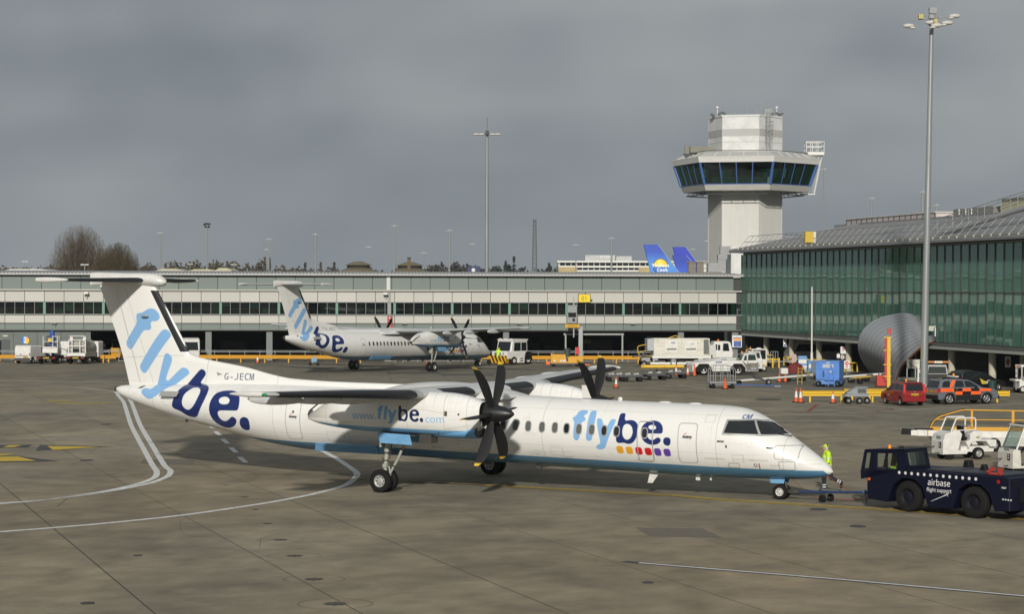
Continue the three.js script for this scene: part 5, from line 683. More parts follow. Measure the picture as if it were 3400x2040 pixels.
  obj('roof_antenna', [[9.4, 3.36], [10.6, 3.34]].map(([x, y]) => new THREE.SphereGeometry(0.22, 12, 6).scale(1.2, 0.22, 0.6).translate(x, y, 0)), AM.white, t);
  obj('belly_aerial', [PR([[8.9, 0.80], [9.3, 0.80], [9.0, 0.38], [8.8, 0.38]], 0.04, 0.2, 0.01), B(0.16, 0.16, 0.05, 10.8, 0.64, 0.2), B(0.06, 0.12, 0.04, 11.3, 0.64, 0.2)], AM.white, t);
  obj('drain_mast', [B(0.2, 0.12, 0.1, 4.4, 0.80, 0.3), B(0.3, 0.1, 0.15, 2.2, 0.86, 0.3), B(0.1, 0.14, 0.06, -11.9, 2.08, 0)], AM.metalDark, t);
  obj('ice_plate', [QUAD([-12.63, 3.09, 0.95], [-11.72, 3.09, 1.02], [-11.6, 3.30, 1.0], [-12.55, 3.31, 0.90], 0.02)], AM.frame, t);
  obj('tail_cone_end', [C(0.11, 0.1, 0.12, -15.47, 3.28, 0, 'x', 14)], AM.metalDark, t);
  return t;
}
function flip(g) { if (!g.index) return g; const a = g.index.array; for (let i = 0; i < a.length; i += 3) { const k = a[i]; a[i] = a[i + 1]; a[i + 1] = k; } const n = g.attributes.normal; for (let i = 0; i < n.count; i++) n.setXYZ(i, -n.getX(i), -n.getY(i), -n.getZ(i)); return g; }
const near = makeAircraft('G-JECM', 'CM', 'turboprop_airliner', 'white and blue turboprop airliner in foreground, marked G-JECM, hitched to navy tug', [-2.7548, 0, -84.5627], -0.4669);
const far = makeAircraft('G-JECZ', 'CZ', 'turboprop_airliner', 'white turboprop airliner marked G-JECZ parked facing the pier in the distance', [-10.9563, 0, -199.3935], 0.9885);
// ---------------------------------------------------------------- people: one skinned surface over a posed skeleton
function figureMesh(bones, colours, size, centre, cell) {  // bones: [a, b, ra, rb, colour index]
  const n = Math.ceil(size / cell), mc = new MarchingCubes(n, new THREE.MeshStandardMaterial(), false, false, 400000); mc.isolation = 0;
  const half = size / 2, f = mc.field, k = 0.035;
  const B3 = bones.map(([a, b, ra, rb]) => { const d = [b[0] - a[0], b[1] - a[1], b[2] - a[2]]; return [a, d, Math.max(1e-6, d[0] ** 2 + d[1] ** 2 + d[2] ** 2), ra, rb]; });
  const dist = (i, x, y, z) => { const [a, d, l, ra, rb] = B3[i]; const t = clamp(((x - a[0]) * d[0] + (y - a[1]) * d[1] + (z - a[2]) * d[2]) / l); return Math.hypot(x - a[0] - d[0] * t, y - a[1] - d[1] * t, z - a[2] - d[2] * t) - mix(ra, rb, t); };
  for (let z = 0; z < n; z++) for (let y = 0; y < n; y++) for (let x = 0; x < n; x++) {
    const X = centre[0] + (x / n * 2 - 1) * half, Y = centre[1] + (y / n * 2 - 1) * half, Z = centre[2] + (z / n * 2 - 1) * half;
    let m = 9; for (let i = 0; i < B3.length; i++) { const d = dist(i, X, Y, Z); const h = Math.max(k - Math.abs(m - d), 0) / k; m = Math.min(m, d) - h * h * k * 0.25; }
    f[x + y * n + z * n * n] = -m;
  }
  mc.update();
  const c = mc.count, p = mc.positionArray.slice(0, c * 3), nn = mc.normalArray.slice(0, c * 3), col = new Float32Array(c * 3);
  for (let i = 0; i < c; i++) {
    for (let j = 0; j < 3; j++) p[i * 3 + j] = p[i * 3 + j] * half + centre[j];
    let best = 9, bi = 0; for (let b = 0; b < B3.length; b++) { const d = dist(b, p[i * 3], p[i * 3 + 1], p[i * 3 + 2]); if (d < best) { best = d; bi = b; } }
    col.set(colours[bones[bi][4]], i * 3);
  }
  const g = new THREE.BufferGeometry(); g.setAttribute('position', new THREE.BufferAttribute(p, 3)); g.setAttribute('normal', new THREE.BufferAttribute(nn, 3)); g.setAttribute('color', new THREE.BufferAttribute(col, 3)); g.computeVertexNormals(); return g;
}
function handGeo(p, d, colour) { // palm, four curled fingers and a thumb at p, pointing along d
  const D = V(...d).normalize(), U = Math.abs(D.y) > 0.8 ? V(0, 0, 1) : V(0, 1, 0), R = D.clone().cross(U).normalize(), N = R.clone().cross(D).normalize(), o = V(...p), P3 = (a, b, c) => { const v = o.clone().addScaledVector(D, a).addScaledVector(R, b).addScaledVector(N, c); return [v.x, v.y, v.z]; };
  const gs = [TB(P3(-0.01, 0, 0), P3(0.07, 0, 0), 0.03, 8)];
  [[-0.03, 0.066], [-0.01, 0.075], [0.01, 0.07], [0.028, 0.056]].forEach(([b, l]) => { gs.push(TB(P3(0.075, b, 0), P3(0.075 + l * 0.5, b, 0.012), 0.0095, 5), TB(P3(0.075 + l * 0.5, b, 0.012), P3(0.075 + l * 0.8, b, 0.04), 0.0085, 5)); });
  gs.push(TB(P3(0.02, -0.028, 0), P3(0.06, -0.055, 0.015), 0.0105, 5), TB(P3(0.06, -0.055, 0.015), P3(0.085, -0.05, 0.03), 0.009, 5));
  return gs.map(g => { g = fix(g); const n = g.attributes.position.count, c = new Float32Array(n * 3); for (let i = 0; i < n; i++) c.set(colour, i * 3); g.setAttribute('color', new THREE.BufferAttribute(c, 3)); return g; });
}
const SKIN = [0.46, 0.26, 0.18], VEST = [0.50, 0.74, 0.03], NAVY = [0.012, 0.013, 0.022], BOOT = [0.014, 0.013, 0.012], SHIRT = [0.6, 0.6, 0.58];
const bodyM = new THREE.MeshStandardMaterial({ vertexColors: true, roughness: 0.75 });
function person(label, p, turn, J, opt = {}) { // J: joints in metres, figure facing +x
  const t = thing('person', label, 'person', p, turn);
  const bones = [[J.pelvis, J.chest, 0.155, 0.175, 1], [J.chest, J.collar, 0.17, 0.10, 1], [[J.pelvis[0], J.pelvis[1] - 0.12, J.pelvis[2]], J.pelvis, 0.165, 0.16, 1],
    [J.collar, J.head, 0.065, 0.07, 0], [J.head, [J.head[0] + 0.01, J.head[1] + 0.10, J.head[2]], 0.085, 0.098, 0], [[J.head[0] + 0.03, J.head[1] - 0.02, J.head[2]], [J.head[0] + 0.06, J.head[1] - 0.03, J.head[2]], 0.05, 0.035, 0], [[J.head[0] + 0.09, J.head[1] + 0.05, J.head[2]], [J.head[0] + 0.115, J.head[1] + 0.025, J.head[2]], 0.016, 0.018, 0]];
  for (const s of ['L', 'R']) {
    const [sh, el, wr] = J['arm' + s], [hp, kn, an, toe] = J['leg' + s];
    bones.push([J.collar, sh, 0.09, 0.085, 1], [sh, el, 0.085, 0.068, 1], [el, wr, 0.068, 0.05, 1], [hp, kn, 0.105, 0.078, 2], [kn, an, 0.078, 0.06, 2], [an, toe, 0.058, 0.042, 3]);
  }
  const ys = [J.legL[3][1], J.legR[3][1], J.head[1] + 0.25], lo = Math.min(...ys) - 0.1, hi = ys[2];
  const g = figureMesh(bones, [SKIN, opt.top || VEST, opt.legs || NAVY, BOOT], hi - lo + 0.15, [J.pelvis[0], (lo + hi) / 2, J.pelvis[2]], opt.cell || 0.016);
  const hands = ['L', 'R'].flatMap(s => { const [, el, wr] = J['arm' + s]; return handGeo(wr, [wr[0] - el[0], wr[1] - el[1], wr[2] - el[2]], SKIN); });
  obj('body', [fix(g), ...hands], bodyM, t);
  const h = J.head;
  obj('eyes', [1, -1].map(s => new THREE.SphereGeometry(0.012, 8, 6).translate(h[0] + 0.083, h[1] + 0.055, h[2] + s * 0.033)), M.black, t);
  if (opt.cap) { obj('cap', [new THREE.SphereGeometry(0.112, 18, 10, 0, Math.PI * 2, 0, Math.PI * 0.52).translate(h[0] + 0.005, h[1] + 0.085, h[2]), B(0.15, 0.012, 0.14, h[0] + 0.15, h[1] + 0.10, h[2], 0, 0, 0.12)], S([0.45, 0.55, 0.05], 0.8), t); }
  else obj('hair', [new THREE.SphereGeometry(0.106, 16, 10, 0, Math.PI * 2, 0, Math.PI * 0.5).translate(h[0] - 0.012, h[1] + 0.085, h[2])], S([0.03, 0.02, 0.015], 0.8), t);
  if (opt.ears) { obj('ear_defenders', [C(0.048, 0.048, 0.04, h[0] + 0.0, h[1] + 0.05, h[2] + 0.108, 'z', 14), C(0.048, 0.048, 0.04, h[0], h[1] + 0.05, h[2] - 0.108, 'z', 14)], S([0.40, 0.55, 0.45], 0.5), t); obj('headband', [new THREE.TorusGeometry(0.122, 0.013, 6, 16, Math.PI).rotateY(Math.PI / 2).translate(h[0] - 0.03, h[1] + 0.08, h[2])], M.black, t); }
  if (opt.bands) { const ring = (a, b, r) => TB(a, b, r, 14); const mid = (a, b, k) => [0, 1, 2].map(i => mix(a[i], b[i], k)); const bs = []; const ch = J.chest, pv = J.pelvis;
    bs.push(ring([ch[0], ch[1] - 0.02, ch[2]], [ch[0], ch[1] + 0.03, ch[2]], 0.183), ring([pv[0], pv[1] - 0.04, pv[2]], [pv[0], pv[1] + 0.01, pv[2]], 0.178));
    for (const s of ['L', 'R']) { const [sh, el] = J['arm' + s], [, kn, an] = J['leg' + s]; bs.push(ring(mid(sh, el, 0.55), mid(sh, el, 0.72), 0.084)); if (opt.legBands) bs.push(ring(mid(kn, an, 0.55), mid(kn, an, 0.66), 0.077), ring(mid(kn, an, 0.76), mid(kn, an, 0.87), 0.074)); }
    obj('reflective_band', bs, S([0.48, 0.50, 0.50], 0.35), t); }
  return t;
}
const walk = { pelvis: [0, 0.98, 0], chest: [0.02, 1.27, 0], collar: [0.03, 1.46, 0], head: [0.06, 1.585, 0], armL: [[0.02, 1.42, -0.19], [0.04, 1.14, -0.25], [0.20, 0.98, -0.22]], armR: [[0.02, 1.42, 0.19], [0.02, 1.13, 0.24], [0.15, 0.94, 0.20]], legL: [[0, 0.90, -0.10], [-0.13, 0.52, -0.10], [-0.50, 0.33, -0.11], [-0.50, 0.16, -0.11]], legR: [[0, 0.90, 0.10], [0.10, 0.50, 0.10], [0.09, 0.09, 0.10], [0.25, 0.045, 0.11]] };
const stand = { pelvis: [0, 0.95, 0], chest: [0.03, 1.22, 0], collar: [0.06, 1.40, 0], head: [0.12, 1.50, 0], armL: [[0.05, 1.36, -0.19], [0.14, 1.10, -0.23], [0.34, 1.02, -0.12]], armR: [[0.05, 1.36, 0.19], [0.14, 1.10, 0.23], [0.34, 1.02, 0.12]], legL: [[0, 0.88, -0.1], [0.02, 0.48, -0.1], [0, 0.09, -0.1], [0.15, 0.045, -0.11]], legR: [[0, 0.88, 0.1], [0.02, 0.48, 0.1], [0, 0.09, 0.1], [0.15, 0.045, 0.11]] };
const seated = { pelvis: [0, 0.14, 0], chest: [-0.02, 0.42, 0], collar: [0.0, 0.60, 0], head: [0.03, 0.71, 0], armL: [[0, 0.55, -0.18], [0.12, 0.32, -0.22], [0.36, 0.36, -0.14]], armR: [[0, 0.55, 0.18], [0.12, 0.32, 0.22], [0.36, 0.36, 0.14]], legL: [[0.05, 0.1, -0.1], [0.46, 0.12, -0.12], [0.46, -0.28, -0.12], [0.60, -0.33, -0.12]], legR: [[0.05, 0.1, 0.1], [0.46, 0.12, 0.12], [0.46, -0.28, 0.12], [0.60, -0.33, 0.12]] };
person('person in yellow hi-vis coat and cap with ear defenders striding behind aircraft nose', [11.75, 0, -81.2], Math.PI + 0.15, walk, { cap: true, ears: true, bands: true, legBands: true });
person('person in hi-vis coat bending at the front of the chevron tug', [-1.35, 0, -214.6], 0.86 + 0.2, stand, { bands: true, legBands: true, cap: true, cell: 0.022 });
// ---------------------------------------------------------------- vehicles and apron equipment
const taper = (g, y0, y1, k) => { const p = g.attributes.position; for (let i = 0; i < p.count; i++) { const t = clamp((p.getY(i) - y0) / (y1 - y0)); p.setZ(i, p.getZ(i) * mix(1, k, t)); } g.computeVertexNormals(); return g; };
const plate = (txt, bg, fg) => print(128, 32, (x, w, h) => { x.fillStyle = bg; x.fillRect(0, 0, w, h); x.fillStyle = fg; x.font = 'bold 26px sans-serif'; x.textAlign = 'center'; x.textBaseline = 'middle'; x.fillText(txt, w / 2, h / 2 + 1); });
const plateY = plate('YR5 0NE', '#d8b21c', '#1c1a10'), plateY2 = plate('MX07 KLB', '#cfae22', '#1c1a10');
const logoBar = print(128, 40, (x, w, h) => { x.fillStyle = '#e9e9e6'; x.fillRect(0, 0, w, h); x.fillStyle = '#24356b'; x.beginPath(); x.roundRect(4, 4, w - 8, h - 8, 12); x.fill(); x.fillStyle = '#e9e9e6'; x.font = 'bold 24px sans-serif'; x.textAlign = 'center'; x.textBaseline = 'middle'; x.fillText('Menzies', w / 2, h / 2 + 1); });
const redPaint = new THREE.MeshPhysicalMaterial({ color: lin([0.26, 0.010, 0.014]), map: grime, roughness: 0.35, clearcoat: 0.7, clearcoatRoughness: 0.1 });
const silver = new THREE.MeshPhysicalMaterial({ color: lin([0.15, 0.165, 0.19]), metalness: 0.3, roughness: 0.35, clearcoat: 0.6, clearcoatRoughness: 0.1 });
const blackPaint = new THREE.MeshPhysicalMaterial({ color: lin([0.010, 0.010, 0.011]), roughness: 0.3, clearcoat: 0.7, clearcoatRoughness: 0.08 });
const dayOrange = S([0.95, 0.115, 0.008], 0.5), tub = P([0.5, 0.5, 0.47], 0.6);
const beacon = (p, parent, r = 0.07) => obj('beacon_lamp', [C(r, r * 1.1, r * 2, p[0], p[1] + r, p[2], 'y', 12), new THREE.SphereGeometry(r, 10, 6).translate(p[0], p[1] + 2 * r, p[2])], M.amber, parent);
const arch = (x, r, y) => { const o = []; for (let i = 0; i <= 8; i++) { const a = i / 8 * Math.PI; o.push([x + r * Math.cos(a), y + r * Math.sin(a)]); } return o; };   // from right to left over a wheel
const seat = (x, y, z, parent) => obj('seat', [RB(0.5, 0.14, 0.5, 0.04, x, y, z), RB(0.14, 0.55, 0.5, 0.04, x - 0.25, y + 0.3, z, 0, 0.15)], M.black, parent);

{ // navy pushback tug, seen from its near side with the cab at the left
  const t = thing('pushback_tug', 'navy aircraft tug with airbase lettering and row of white dots at right', 'aircraft tug', [14.245, 0, -74.57], -0.84);
  const prof = [[-1.72, 0.34], [-0.86, 0.28], [-0.62, 0.85], [-0.25, 1.12], [0.28, 1.12], [0.62, 0.88], [0.86, 0.24], [1.86, 0.24], [2.10, 0.88], [2.44, 1.12], [2.98, 1.12], [3.32, 0.88], [3.55, 0.30], [4.15, 0.34], [4.15, 1.40], [3.9, 1.44], [0.6, 1.44], [-1.35, 1.40], [-1.72, 1.18]];
  const skin = M.navy;
  obj('body', [PR(prof, 2.36, 0, 0.03), B(3.4, 0.05, 2.0, 2.2, 1.44, 0), B(5.6, 0.3, 1.2, 1.2, 0.6, 0)], skin, t);
  obj('deck_panel', [B(0.9, 0.03, 1.7, 1.05, 1.475, 0), B(1.0, 0.03, 1.7, 2.15, 1.475, 0), B(0.9, 0.03, 1.7, 3.3, 1.475, 0)], P([0.035, 0.037, 0.05], 0.55), t);
  obj('lifting_lug', [PR([[0.85, 1.46], [1.15, 1.46], [1.08, 1.72], [0.92, 1.72]], 0.3, -0.9, 0.02), PR([[2.0, 1.46], [2.3, 1.46], [2.22, 1.68], [2.1, 1.68]], 0.2, -0.2, 0.02)], M.black, t);
  obj('red_clamp', [B(0.5, 0.06, 0.1, 3.3, 1.5, 0.85), B(0.12, 0.24, 0.1, 3.55, 1.58, 0.85), B(0.1, 0.14, 0.1, 3.1, 1.54, 0.85), B(0.12, 0.14, 0.12, 2.5, 1.54, -0.2)], S([0.35, 0.035, 0.02], 0.6), t);
  const cz = 0.56; // the cab stands over the near half
  const cp = [[-1.98, 1.0], [-1.72, 1.05], [-0.28, 1.4], [0.02, 1.4], [-0.16, 2.12], [-1.78, 2.02], [-2.0, 1.15]], ch = () => [[[-1.88, 1.22], [-1.66, 1.28], [-1.56, 1.92], [-1.74, 1.92]], [[-1.28, 1.32], [-0.42, 1.40], [-0.44, 1.96], [-1.28, 1.92]]];
  const cab = obj('cab', [PR(cp, 0.06, cz + 0.59, 0.01, ch()), PR(cp, 0.06, cz - 0.59, 0.01, ch()), QUAD([-1.80, 2.03, cz + 0.62], [-0.14, 2.13, cz + 0.62], [-0.14, 2.13, cz - 0.62], [-1.80, 2.03, cz - 0.62], 0.06), B(0.06, 0.2, 1.24, 0.0, 1.46, cz), B(0.06, 0.12, 1.24, -0.13, 2.06, cz), B(0.06, 0.7, 0.14, -0.06, 1.76, cz + 0.55, 0, 0, 0.24), B(0.06, 0.7, 0.14, -0.06, 1.76, cz - 0.55, 0, 0, 0.24), QUAD([-2.0, 1.15, cz - 0.6], [-2.0, 1.15, cz + 0.6], [-1.94, 1.36, cz + 0.6], [-1.94, 1.36, cz - 0.6], 0.05), TB([-1.98, 1.2, cz + 0.6], [-1.8, 2.0, cz + 0.6], 0.035), TB([-1.98, 1.2, cz - 0.6], [-1.8, 2.0, cz - 0.6], 0.035)], skin, t);
  obj('rear_window', [QUAD([-0.04, 1.56, cz - 0.42], [-0.04, 1.56, cz + 0.40], [-0.16, 2.02, cz + 0.40], [-0.16, 2.02, cz - 0.42], 0.01)].map(g => g.translate(0.065, 0, 0)), M.cabGlass, cab);
  obj('window_frame', [TB([-0.01, 1.54, cz], [-0.10, 2.03, cz], 0.025), TB([0.01, 1.53, cz - 0.46], [0.01, 1.53, cz + 0.44], 0.025), TB([-0.08, 2.05, cz - 0.46], [-0.08, 2.05, cz + 0.44], 0.025)], M.black, cab);
  obj('side_window', [PR([[-1.28, 1.32], [-0.42, 1.40], [-0.44, 1.96], [-1.28, 1.92]], 0.012, cz + 0.60, 0.002), PR([[-1.88, 1.22], [-1.66, 1.28], [-1.56, 1.92], [-1.74, 1.92]], 0.012, cz + 0.60, 0.002), PR([[-1.28, 1.32], [-0.42, 1.40], [-0.44, 1.96], [-1.28, 1.92]], 0.012, cz - 0.60, 0.002)], M.clear, cab);
  obj('door_pillar', [B(0.06, 0.6, 0.03, -0.86, 1.64, cz + 0.61)], M.black, cab);
  beacon([-1.15, 2.04, cz + 0.1], t, 0.055); obj('roof_lamp', [C(0.05, 0.09, 0.12, -0.55, 2.14, cz + 0.2, 'y', 12), B(0.1, 0.04, 0.06, -0.8, 2.08, cz + 0.5)], M.black, t);
  obj('side_lamp', [C(0.05, 0.05, 0.03, -1.6, 1.02, 1.20, 'z', 12)], S([0.7, 0.11, 0.01], 0.4), t); obj('tail_lamp', [B(0.10, 0.11, 0.02, 3.72, 1.28, 1.19)], M.tail, t);
  for (const [x, z, s] of [[0, 1.0, 1], [2.71, 1.0, 1], [0, -1.0, -1], [2.71, -1.0, -1]]) wheel(t, x, 0.53, z, 0.53, 0.36, s, DK([0.010, 0.011, 0.020], 0.6), 0.56, 30);
  const dots = []; for (let i = 0; i < 13; i++) { const o = obj('white_dot', new THREE.CircleGeometry(0.055, 18).translate(-0.32 + i * 0.262, 1.325 - i * 0.001, 1.187), S([0.62, 0.62, 0.60], 0.5), t); }
  obj('lettering', new THREE.PlaneGeometry(1.3, 0.96).translate(1.36, 0.80, 1.186), new THREE.MeshStandardMaterial({ roughness: 0.5, color: lin([0.75, 0.75, 0.75]), transparent: true, alphaTest: 0.4, alphaMap: canvas(512, 380, (x, w, h) => { x.fillStyle = '#000'; x.fillRect(0, 0, w, h); x.fillStyle = '#fff'; x.textAlign = 'center'; x.font = '112px sans-serif'; x.fillText('airbase', w * 0.48, 118); x.font = '66px sans-serif'; x.fillText('flight support', w * 0.48, 200); x.lineCap = 'round'; x.strokeStyle = '#fff'; for (let i = 0; i < 22; i++) { x.lineWidth = 3 + i * 0.25; x.beginPath(); x.moveTo(120 + i * 11, 330 - i * 4.6 + Math.sin(i * 5) * 3); x.lineTo(131 + i * 11, 325 - i * 4.6); x.stroke(); } x.lineWidth = 7; x.beginPath(); x.moveTo(352, 232); x.lineTo(404, 206); x.moveTo(372, 202); x.lineTo(392, 244); x.moveTo(352, 222); x.lineTo(360, 240); x.stroke(); }, { data: true }) }), t);
  obj('fleet_number', new THREE.PlaneGeometry(0.26, 0.1).translate(3.93, 1.10, 1.187), new THREE.MeshStandardMaterial({ color: lin([0.6, 0.6, 0.6]), transparent: true, alphaTest: 0.4, alphaMap: canvas(128, 48, (x, w, h) => { x.fillStyle = '#000'; x.fillRect(0, 0, w, h); x.fillStyle = '#fff'; x.font = 'bold 40px sans-serif'; x.textAlign = 'center'; x.fillText('PB07', w / 2, 40); }, { data: true }) }), t);
  obj('reflector', [0, 1, 2, 3].map(i => C(0.03, 0.03, 0.02, 3.9 + i * 0.10, 0.72 - i * 0.003, 1.18, 'z', 10)), M.retro, t);
  obj('rear_face_fittings', [B(0.04, 0.12, 0.22, 4.16, 1.26, 0.95), B(0.04, 0.12, 0.22, 4.16, 1.26, -0.4), B(0.2, 0.3, 0.5, 4.2, 0.45, 0.2), B(0.08, 0.5, 0.3, 4.17, 0.85, 0.5)], M.black, t);
  obj('tow_hook', [TB([4.2, 0.4, 0.1], [4.35, 0.25, 0.1], 0.04)], M.steel, t);
  const d = person('person in green hi-vis top seated driving the navy tug', [0, 0, 0], 0, seated, { cell: 0.02 });
  d.position.set(14.245 + 0.667 * -0.66 - 0.745 * cz, 1.06, -74.57 + 0.745 * -0.66 + 0.667 * cz); d.rotation.y = -0.84 + Math.PI;
}
{ // tow bar between aircraft nose and tug
  const a = [10.0, 0.27, -78.15], b = [12.72, 0.47, -75.95], t = thing('tow_bar', 'blue tow bar on two small wheels joining aircraft nose wheel to navy tug', 'tow bar', a);
  const q = k => [(b[0] - a[0]) * k, (b[1] - a[1]) * k + 0.0, (b[2] - a[2]) * k];
  obj('bar', [TB(q(0.05), q(0.93), 0.052, 12)], P([0.025, 0.05, 0.13], 0.45), t);
  obj('head', [TB(q(-0.02), q(0.1), 0.075, 10), B(0.3, 0.1, 0.3, 0.05, 0.02, 0, 0.67)], P([0.10, 0.10, 0.08], 0.6, 0.3), t); obj('coupling', [TB(q(0.92), q(1), 0.07, 10), TB(q(0.85), q(0.87), 0.08, 10), TB(q(0.9), [q(0.9)[0], q(0.9)[1] + 0.14, q(0.9)[2]], 0.03)], P([0.05, 0.14, 0.26], 0.5), t);
  obj('strap', [TB(q(0.87), [q(0.87)[0] + 0.03, -0.2, q(0.87)[2]], 0.02, 5)], P([0.05, 0.12, 0.18], 0.8), t); obj('lever', [TB([q(0.42)[0], q(0.42)[1] + 0.06, q(0.42)[2]], [q(0.36)[0], q(0.36)[1] + 0.09, q(0.36)[2]], 0.03)], M.steel, t);
  for (const s of [1, -1]) { const c = q(0.42), w = wheel(t, c[0] - s * 0.17, -0.13, c[2] + s * 0.2, 0.14, 0.1, 1, M.black, 0.5, 20); w.rotation.y = -0.68; }
  obj('axle', [TB([q(0.42)[0] - 0.17, -0.13, q(0.42)[2] + 0.2], [q(0.42)[0] + 0.17, -0.13, q(0.42)[2] - 0.2], 0.03), TB([q(0.42)[0], -0.13, q(0.42)[2]], q(0.42), 0.04)], M.darkGrey, t);
  const c = obj('headset_cable', [PT([[9.95, 0.8, -77.6], [10.3, 0.5, -77.9], [10.75, 0.12, -78.4], [11.0, 0.02, -79.0], [11.6, 0.02, -79.6]], 0.008, 5), PT([[11.35, 0.95, -81], [11.7, 0.62, -80.6], [12.1, 0.3, -80.2], [12.7, 0.02, -79.2], [12.95, 0.02, -78.4], [12.6, 0.02, -78.0], [11.9, 0.02, -78.1], [11.3, 0.02, -78.6]], 0.011, 5)], S([0.30, 0.05, 0.015], 0.6)); tag(c, 'orange headset cable looping on the ground behind the tow bar', 'cable');
}
function tractor(pos, turn, label, roofed) { // small baggage tractor, front to the left, near side +z
  const t = thing('baggage_tractor', label, 'baggage tractor', pos, turn);
  const body = [[-0.75, 0.24], [0.42, 0.24], [0.50, 0.42], [0.72, 0.74], [0.95, 0.80], [1.35, 0.80], [1.55, 0.5], [1.75, 0.5], [1.75, 0.82], [1.22, 0.86], [1.20, 1.24], [0.72, 1.24], [0.70, 0.82], [0.40, 0.80], [0.02, 0.36], [-0.12, 0.36], [-0.12, 0.9], [0.12, 1.16], [-0.02, 1.28], [-0.28, 1.26], [-0.62, 1.16], [-0.75, 0.85]];
  if (!roofed) {
    obj('body', [PR([[-0.75, 0.24], [0.4, 0.24], [0.47, 0.36], [-0.02, 0.40], [0.18, 1.12], [0.06, 1.28], [-0.22, 1.28], [-0.66, 1.12], [-0.75, 0.8]], 1.16, 0, 0.02), PR([[0.5, 0.5], [0.62, 0.72], [0.78, 0.80], [1.35, 0.80], [1.55, 0.55], [1.85, 0.55], [1.85, 0.86], [1.12, 0.86], [1.12, 1.26], [0.74, 1.26], [0.56, 1.1], [0.56, 0.86], [0.36, 0.78]], 1.16, 0, 0.02), B(0.7, 0.06, 1.1, 0.25, 0.38, 0), B(0.5, 0.7, 0.04, 0.25, 0.75, -0.56), B(1.6, 0.25, 0.8, 1.0, 0.45, 0)], M.white, t);
    obj('windscreen_frame', [PT([[-0.34, 1.24, 0.5], [-0.10, 1.78, 0.5], [-0.02, 1.84, 0.5], [0.76, 1.84, 0.5], [0.86, 1.76, 0.5], [0.86, 1.28, 0.5]], 0.035, 8), PT([[-0.34, 1.24, -0.5], [-0.10, 1.78, -0.5], [-0.02, 1.84, -0.5], [0.76, 1.84, -0.5], [0.86, 1.76, -0.5], [0.86, 1.28, -0.5]], 0.035, 8), TB([-0.06, 1.82, -0.5], [-0.06, 1.82, 0.5], 0.03), TB([-0.3, 1.3, 0.5], [0.86, 1.3, 0.5], 0.025)], M.white, t);
    obj('windscreen', [QUAD([-0.32, 1.28, -0.48], [-0.32, 1.28, 0.48], [-0.09, 1.78, 0.48], [-0.09, 1.78, -0.48], 0.008)], M.cabGlass, t);
    obj('yellow_label', [B(0.18, 0.14, 0.01, 0.46, 1.16, -0.53)], S([0.55, 0.55, 0.03], 0.6), t);
    beacon([1.02, 1.62, -0.2], t, 0.055); obj('beacon_stalk', [TB([0.86, 1.38, -0.2], [1.02, 1.62, -0.2], 0.02)], M.grey, t);
    obj('logo_badge', B(0.16, 0.06, 0.01, 0.93, 0.98, 0.585), S([0.25, 0.20, 0.03], 0.5), t);
  } else {
    obj('body', [PR([[-0.75, 0.20], [0.52, 0.20], [0.74, 0.62], [1.0, 0.68], [2.1, 0.68], [2.1, 0.80], [0.8, 0.80], [0.40, 0.34], [-0.35, 0.30], [-0.40, 0.95], [-0.68, 1.0], [-0.75, 0.85]], 1.24, 0, 0.02), B(0.4, 0.75, 1.2, 1.55, 1.05, 0), B(1.6, 0.3, 0.9, 1.2, 0.5, 0)], P([0.66, 0.64, 0.58], 0.55), t);
    obj('roof', [RB(1.95, 0.09, 1.24, 0.03, 0.75, 1.94, 0)], M.white, t); obj('dark_roof_patch', [B(0.4, 0.03, 0.9, 0.0, 1.99, 0)], M.black, t);
    obj('pillar', [[-0.55, 0.56], [-0.55, -0.56]].map(([x, z]) => TB([x, 0.98, z], [-0.16, 1.92, z], 0.042)).concat([[1.62, 0.56], [1.62, -0.56]].map(([x, z]) => TB([x - 0.35, 1.92, z], [x - 0.12, 1.2, z], 0.05))), M.white, t);
    obj('windscreen', [QUAD([-0.6, 1.0, -0.54], [-0.6, 1.0, 0.54], [-0.2, 1.9, 0.54], [-0.2, 1.9, -0.54], 0.01)], M.cabGlass, t);
    seat(0.95, 0.88, 0.1, t); obj('step_plate', [B(0.5, 0.04, 1.0, 0.2, 0.36, 0), B(0.04, 0.4, 0.9, 0.55, 0.56, 0, 0, 0, -0.5)], M.grey, t);
    beacon([1.3, 1.99, 0.2], t, 0.06); obj('rust_stain', [B(0.02, 0.5, 0.2, -0.12, 0.5, 0.62)], S([0.24, 0.15, 0.06], 0.9), t);
  }
  obj('steering_wheel', [new THREE.TorusGeometry(0.17, 0.018, 6, 18).rotateX(1.1).rotateZ(0.5).translate(0.16, 1.05, 0.05), TB([-0.05, 0.8, 0.05], [0.14, 1.04, 0.05], 0.025)], M.black, t);
  if (!roofed) seat(0.62, 0.9, 0.05, t);
  obj('number_panel', [B(0.012, 0.26, 0.2, -0.762, 0.66, 0.28), B(0.012, 0.08, 0.06, -0.770, 0.70, 0.28)], M.black, t); obj('number_mark', [B(0.012, 0.06, 0.06, -0.776, 0.72, 0.28), B(0.012, 0.06, 0.06, -0.776, 0.62, 0.28)], M.white, t);
  obj('front_panel', [B(0.014, 0.11, 0.42, -0.74, 0.99, 0.1)], M.grey, t); obj('tow_pin', [TB([-0.75, 0.55, -0.3], [-1.0, 0.55, -0.3], 0.03), TB([-0.75, 0.3, 0.2], [-0.95, 0.3, 0.2], 0.025)], M.darkGrey, t);
  wheel(t, 0.98, 0.27, 0.52, 0.27, 0.2, 1, P([0.45, 0.45, 0.42], 0.4, 0.4), 0.62); wheel(t, 0.98, 0.27, -0.52, 0.27, 0.2, -1, M.chrome, 0.62); wheel(t, -0.35, 0.22, 0.38, 0.22, 0.16, 1, M.black, 0.5); wheel(t, -0.35, 0.22, -0.38, 0.22, 0.16, -1, M.black, 0.5);
  return t;
}
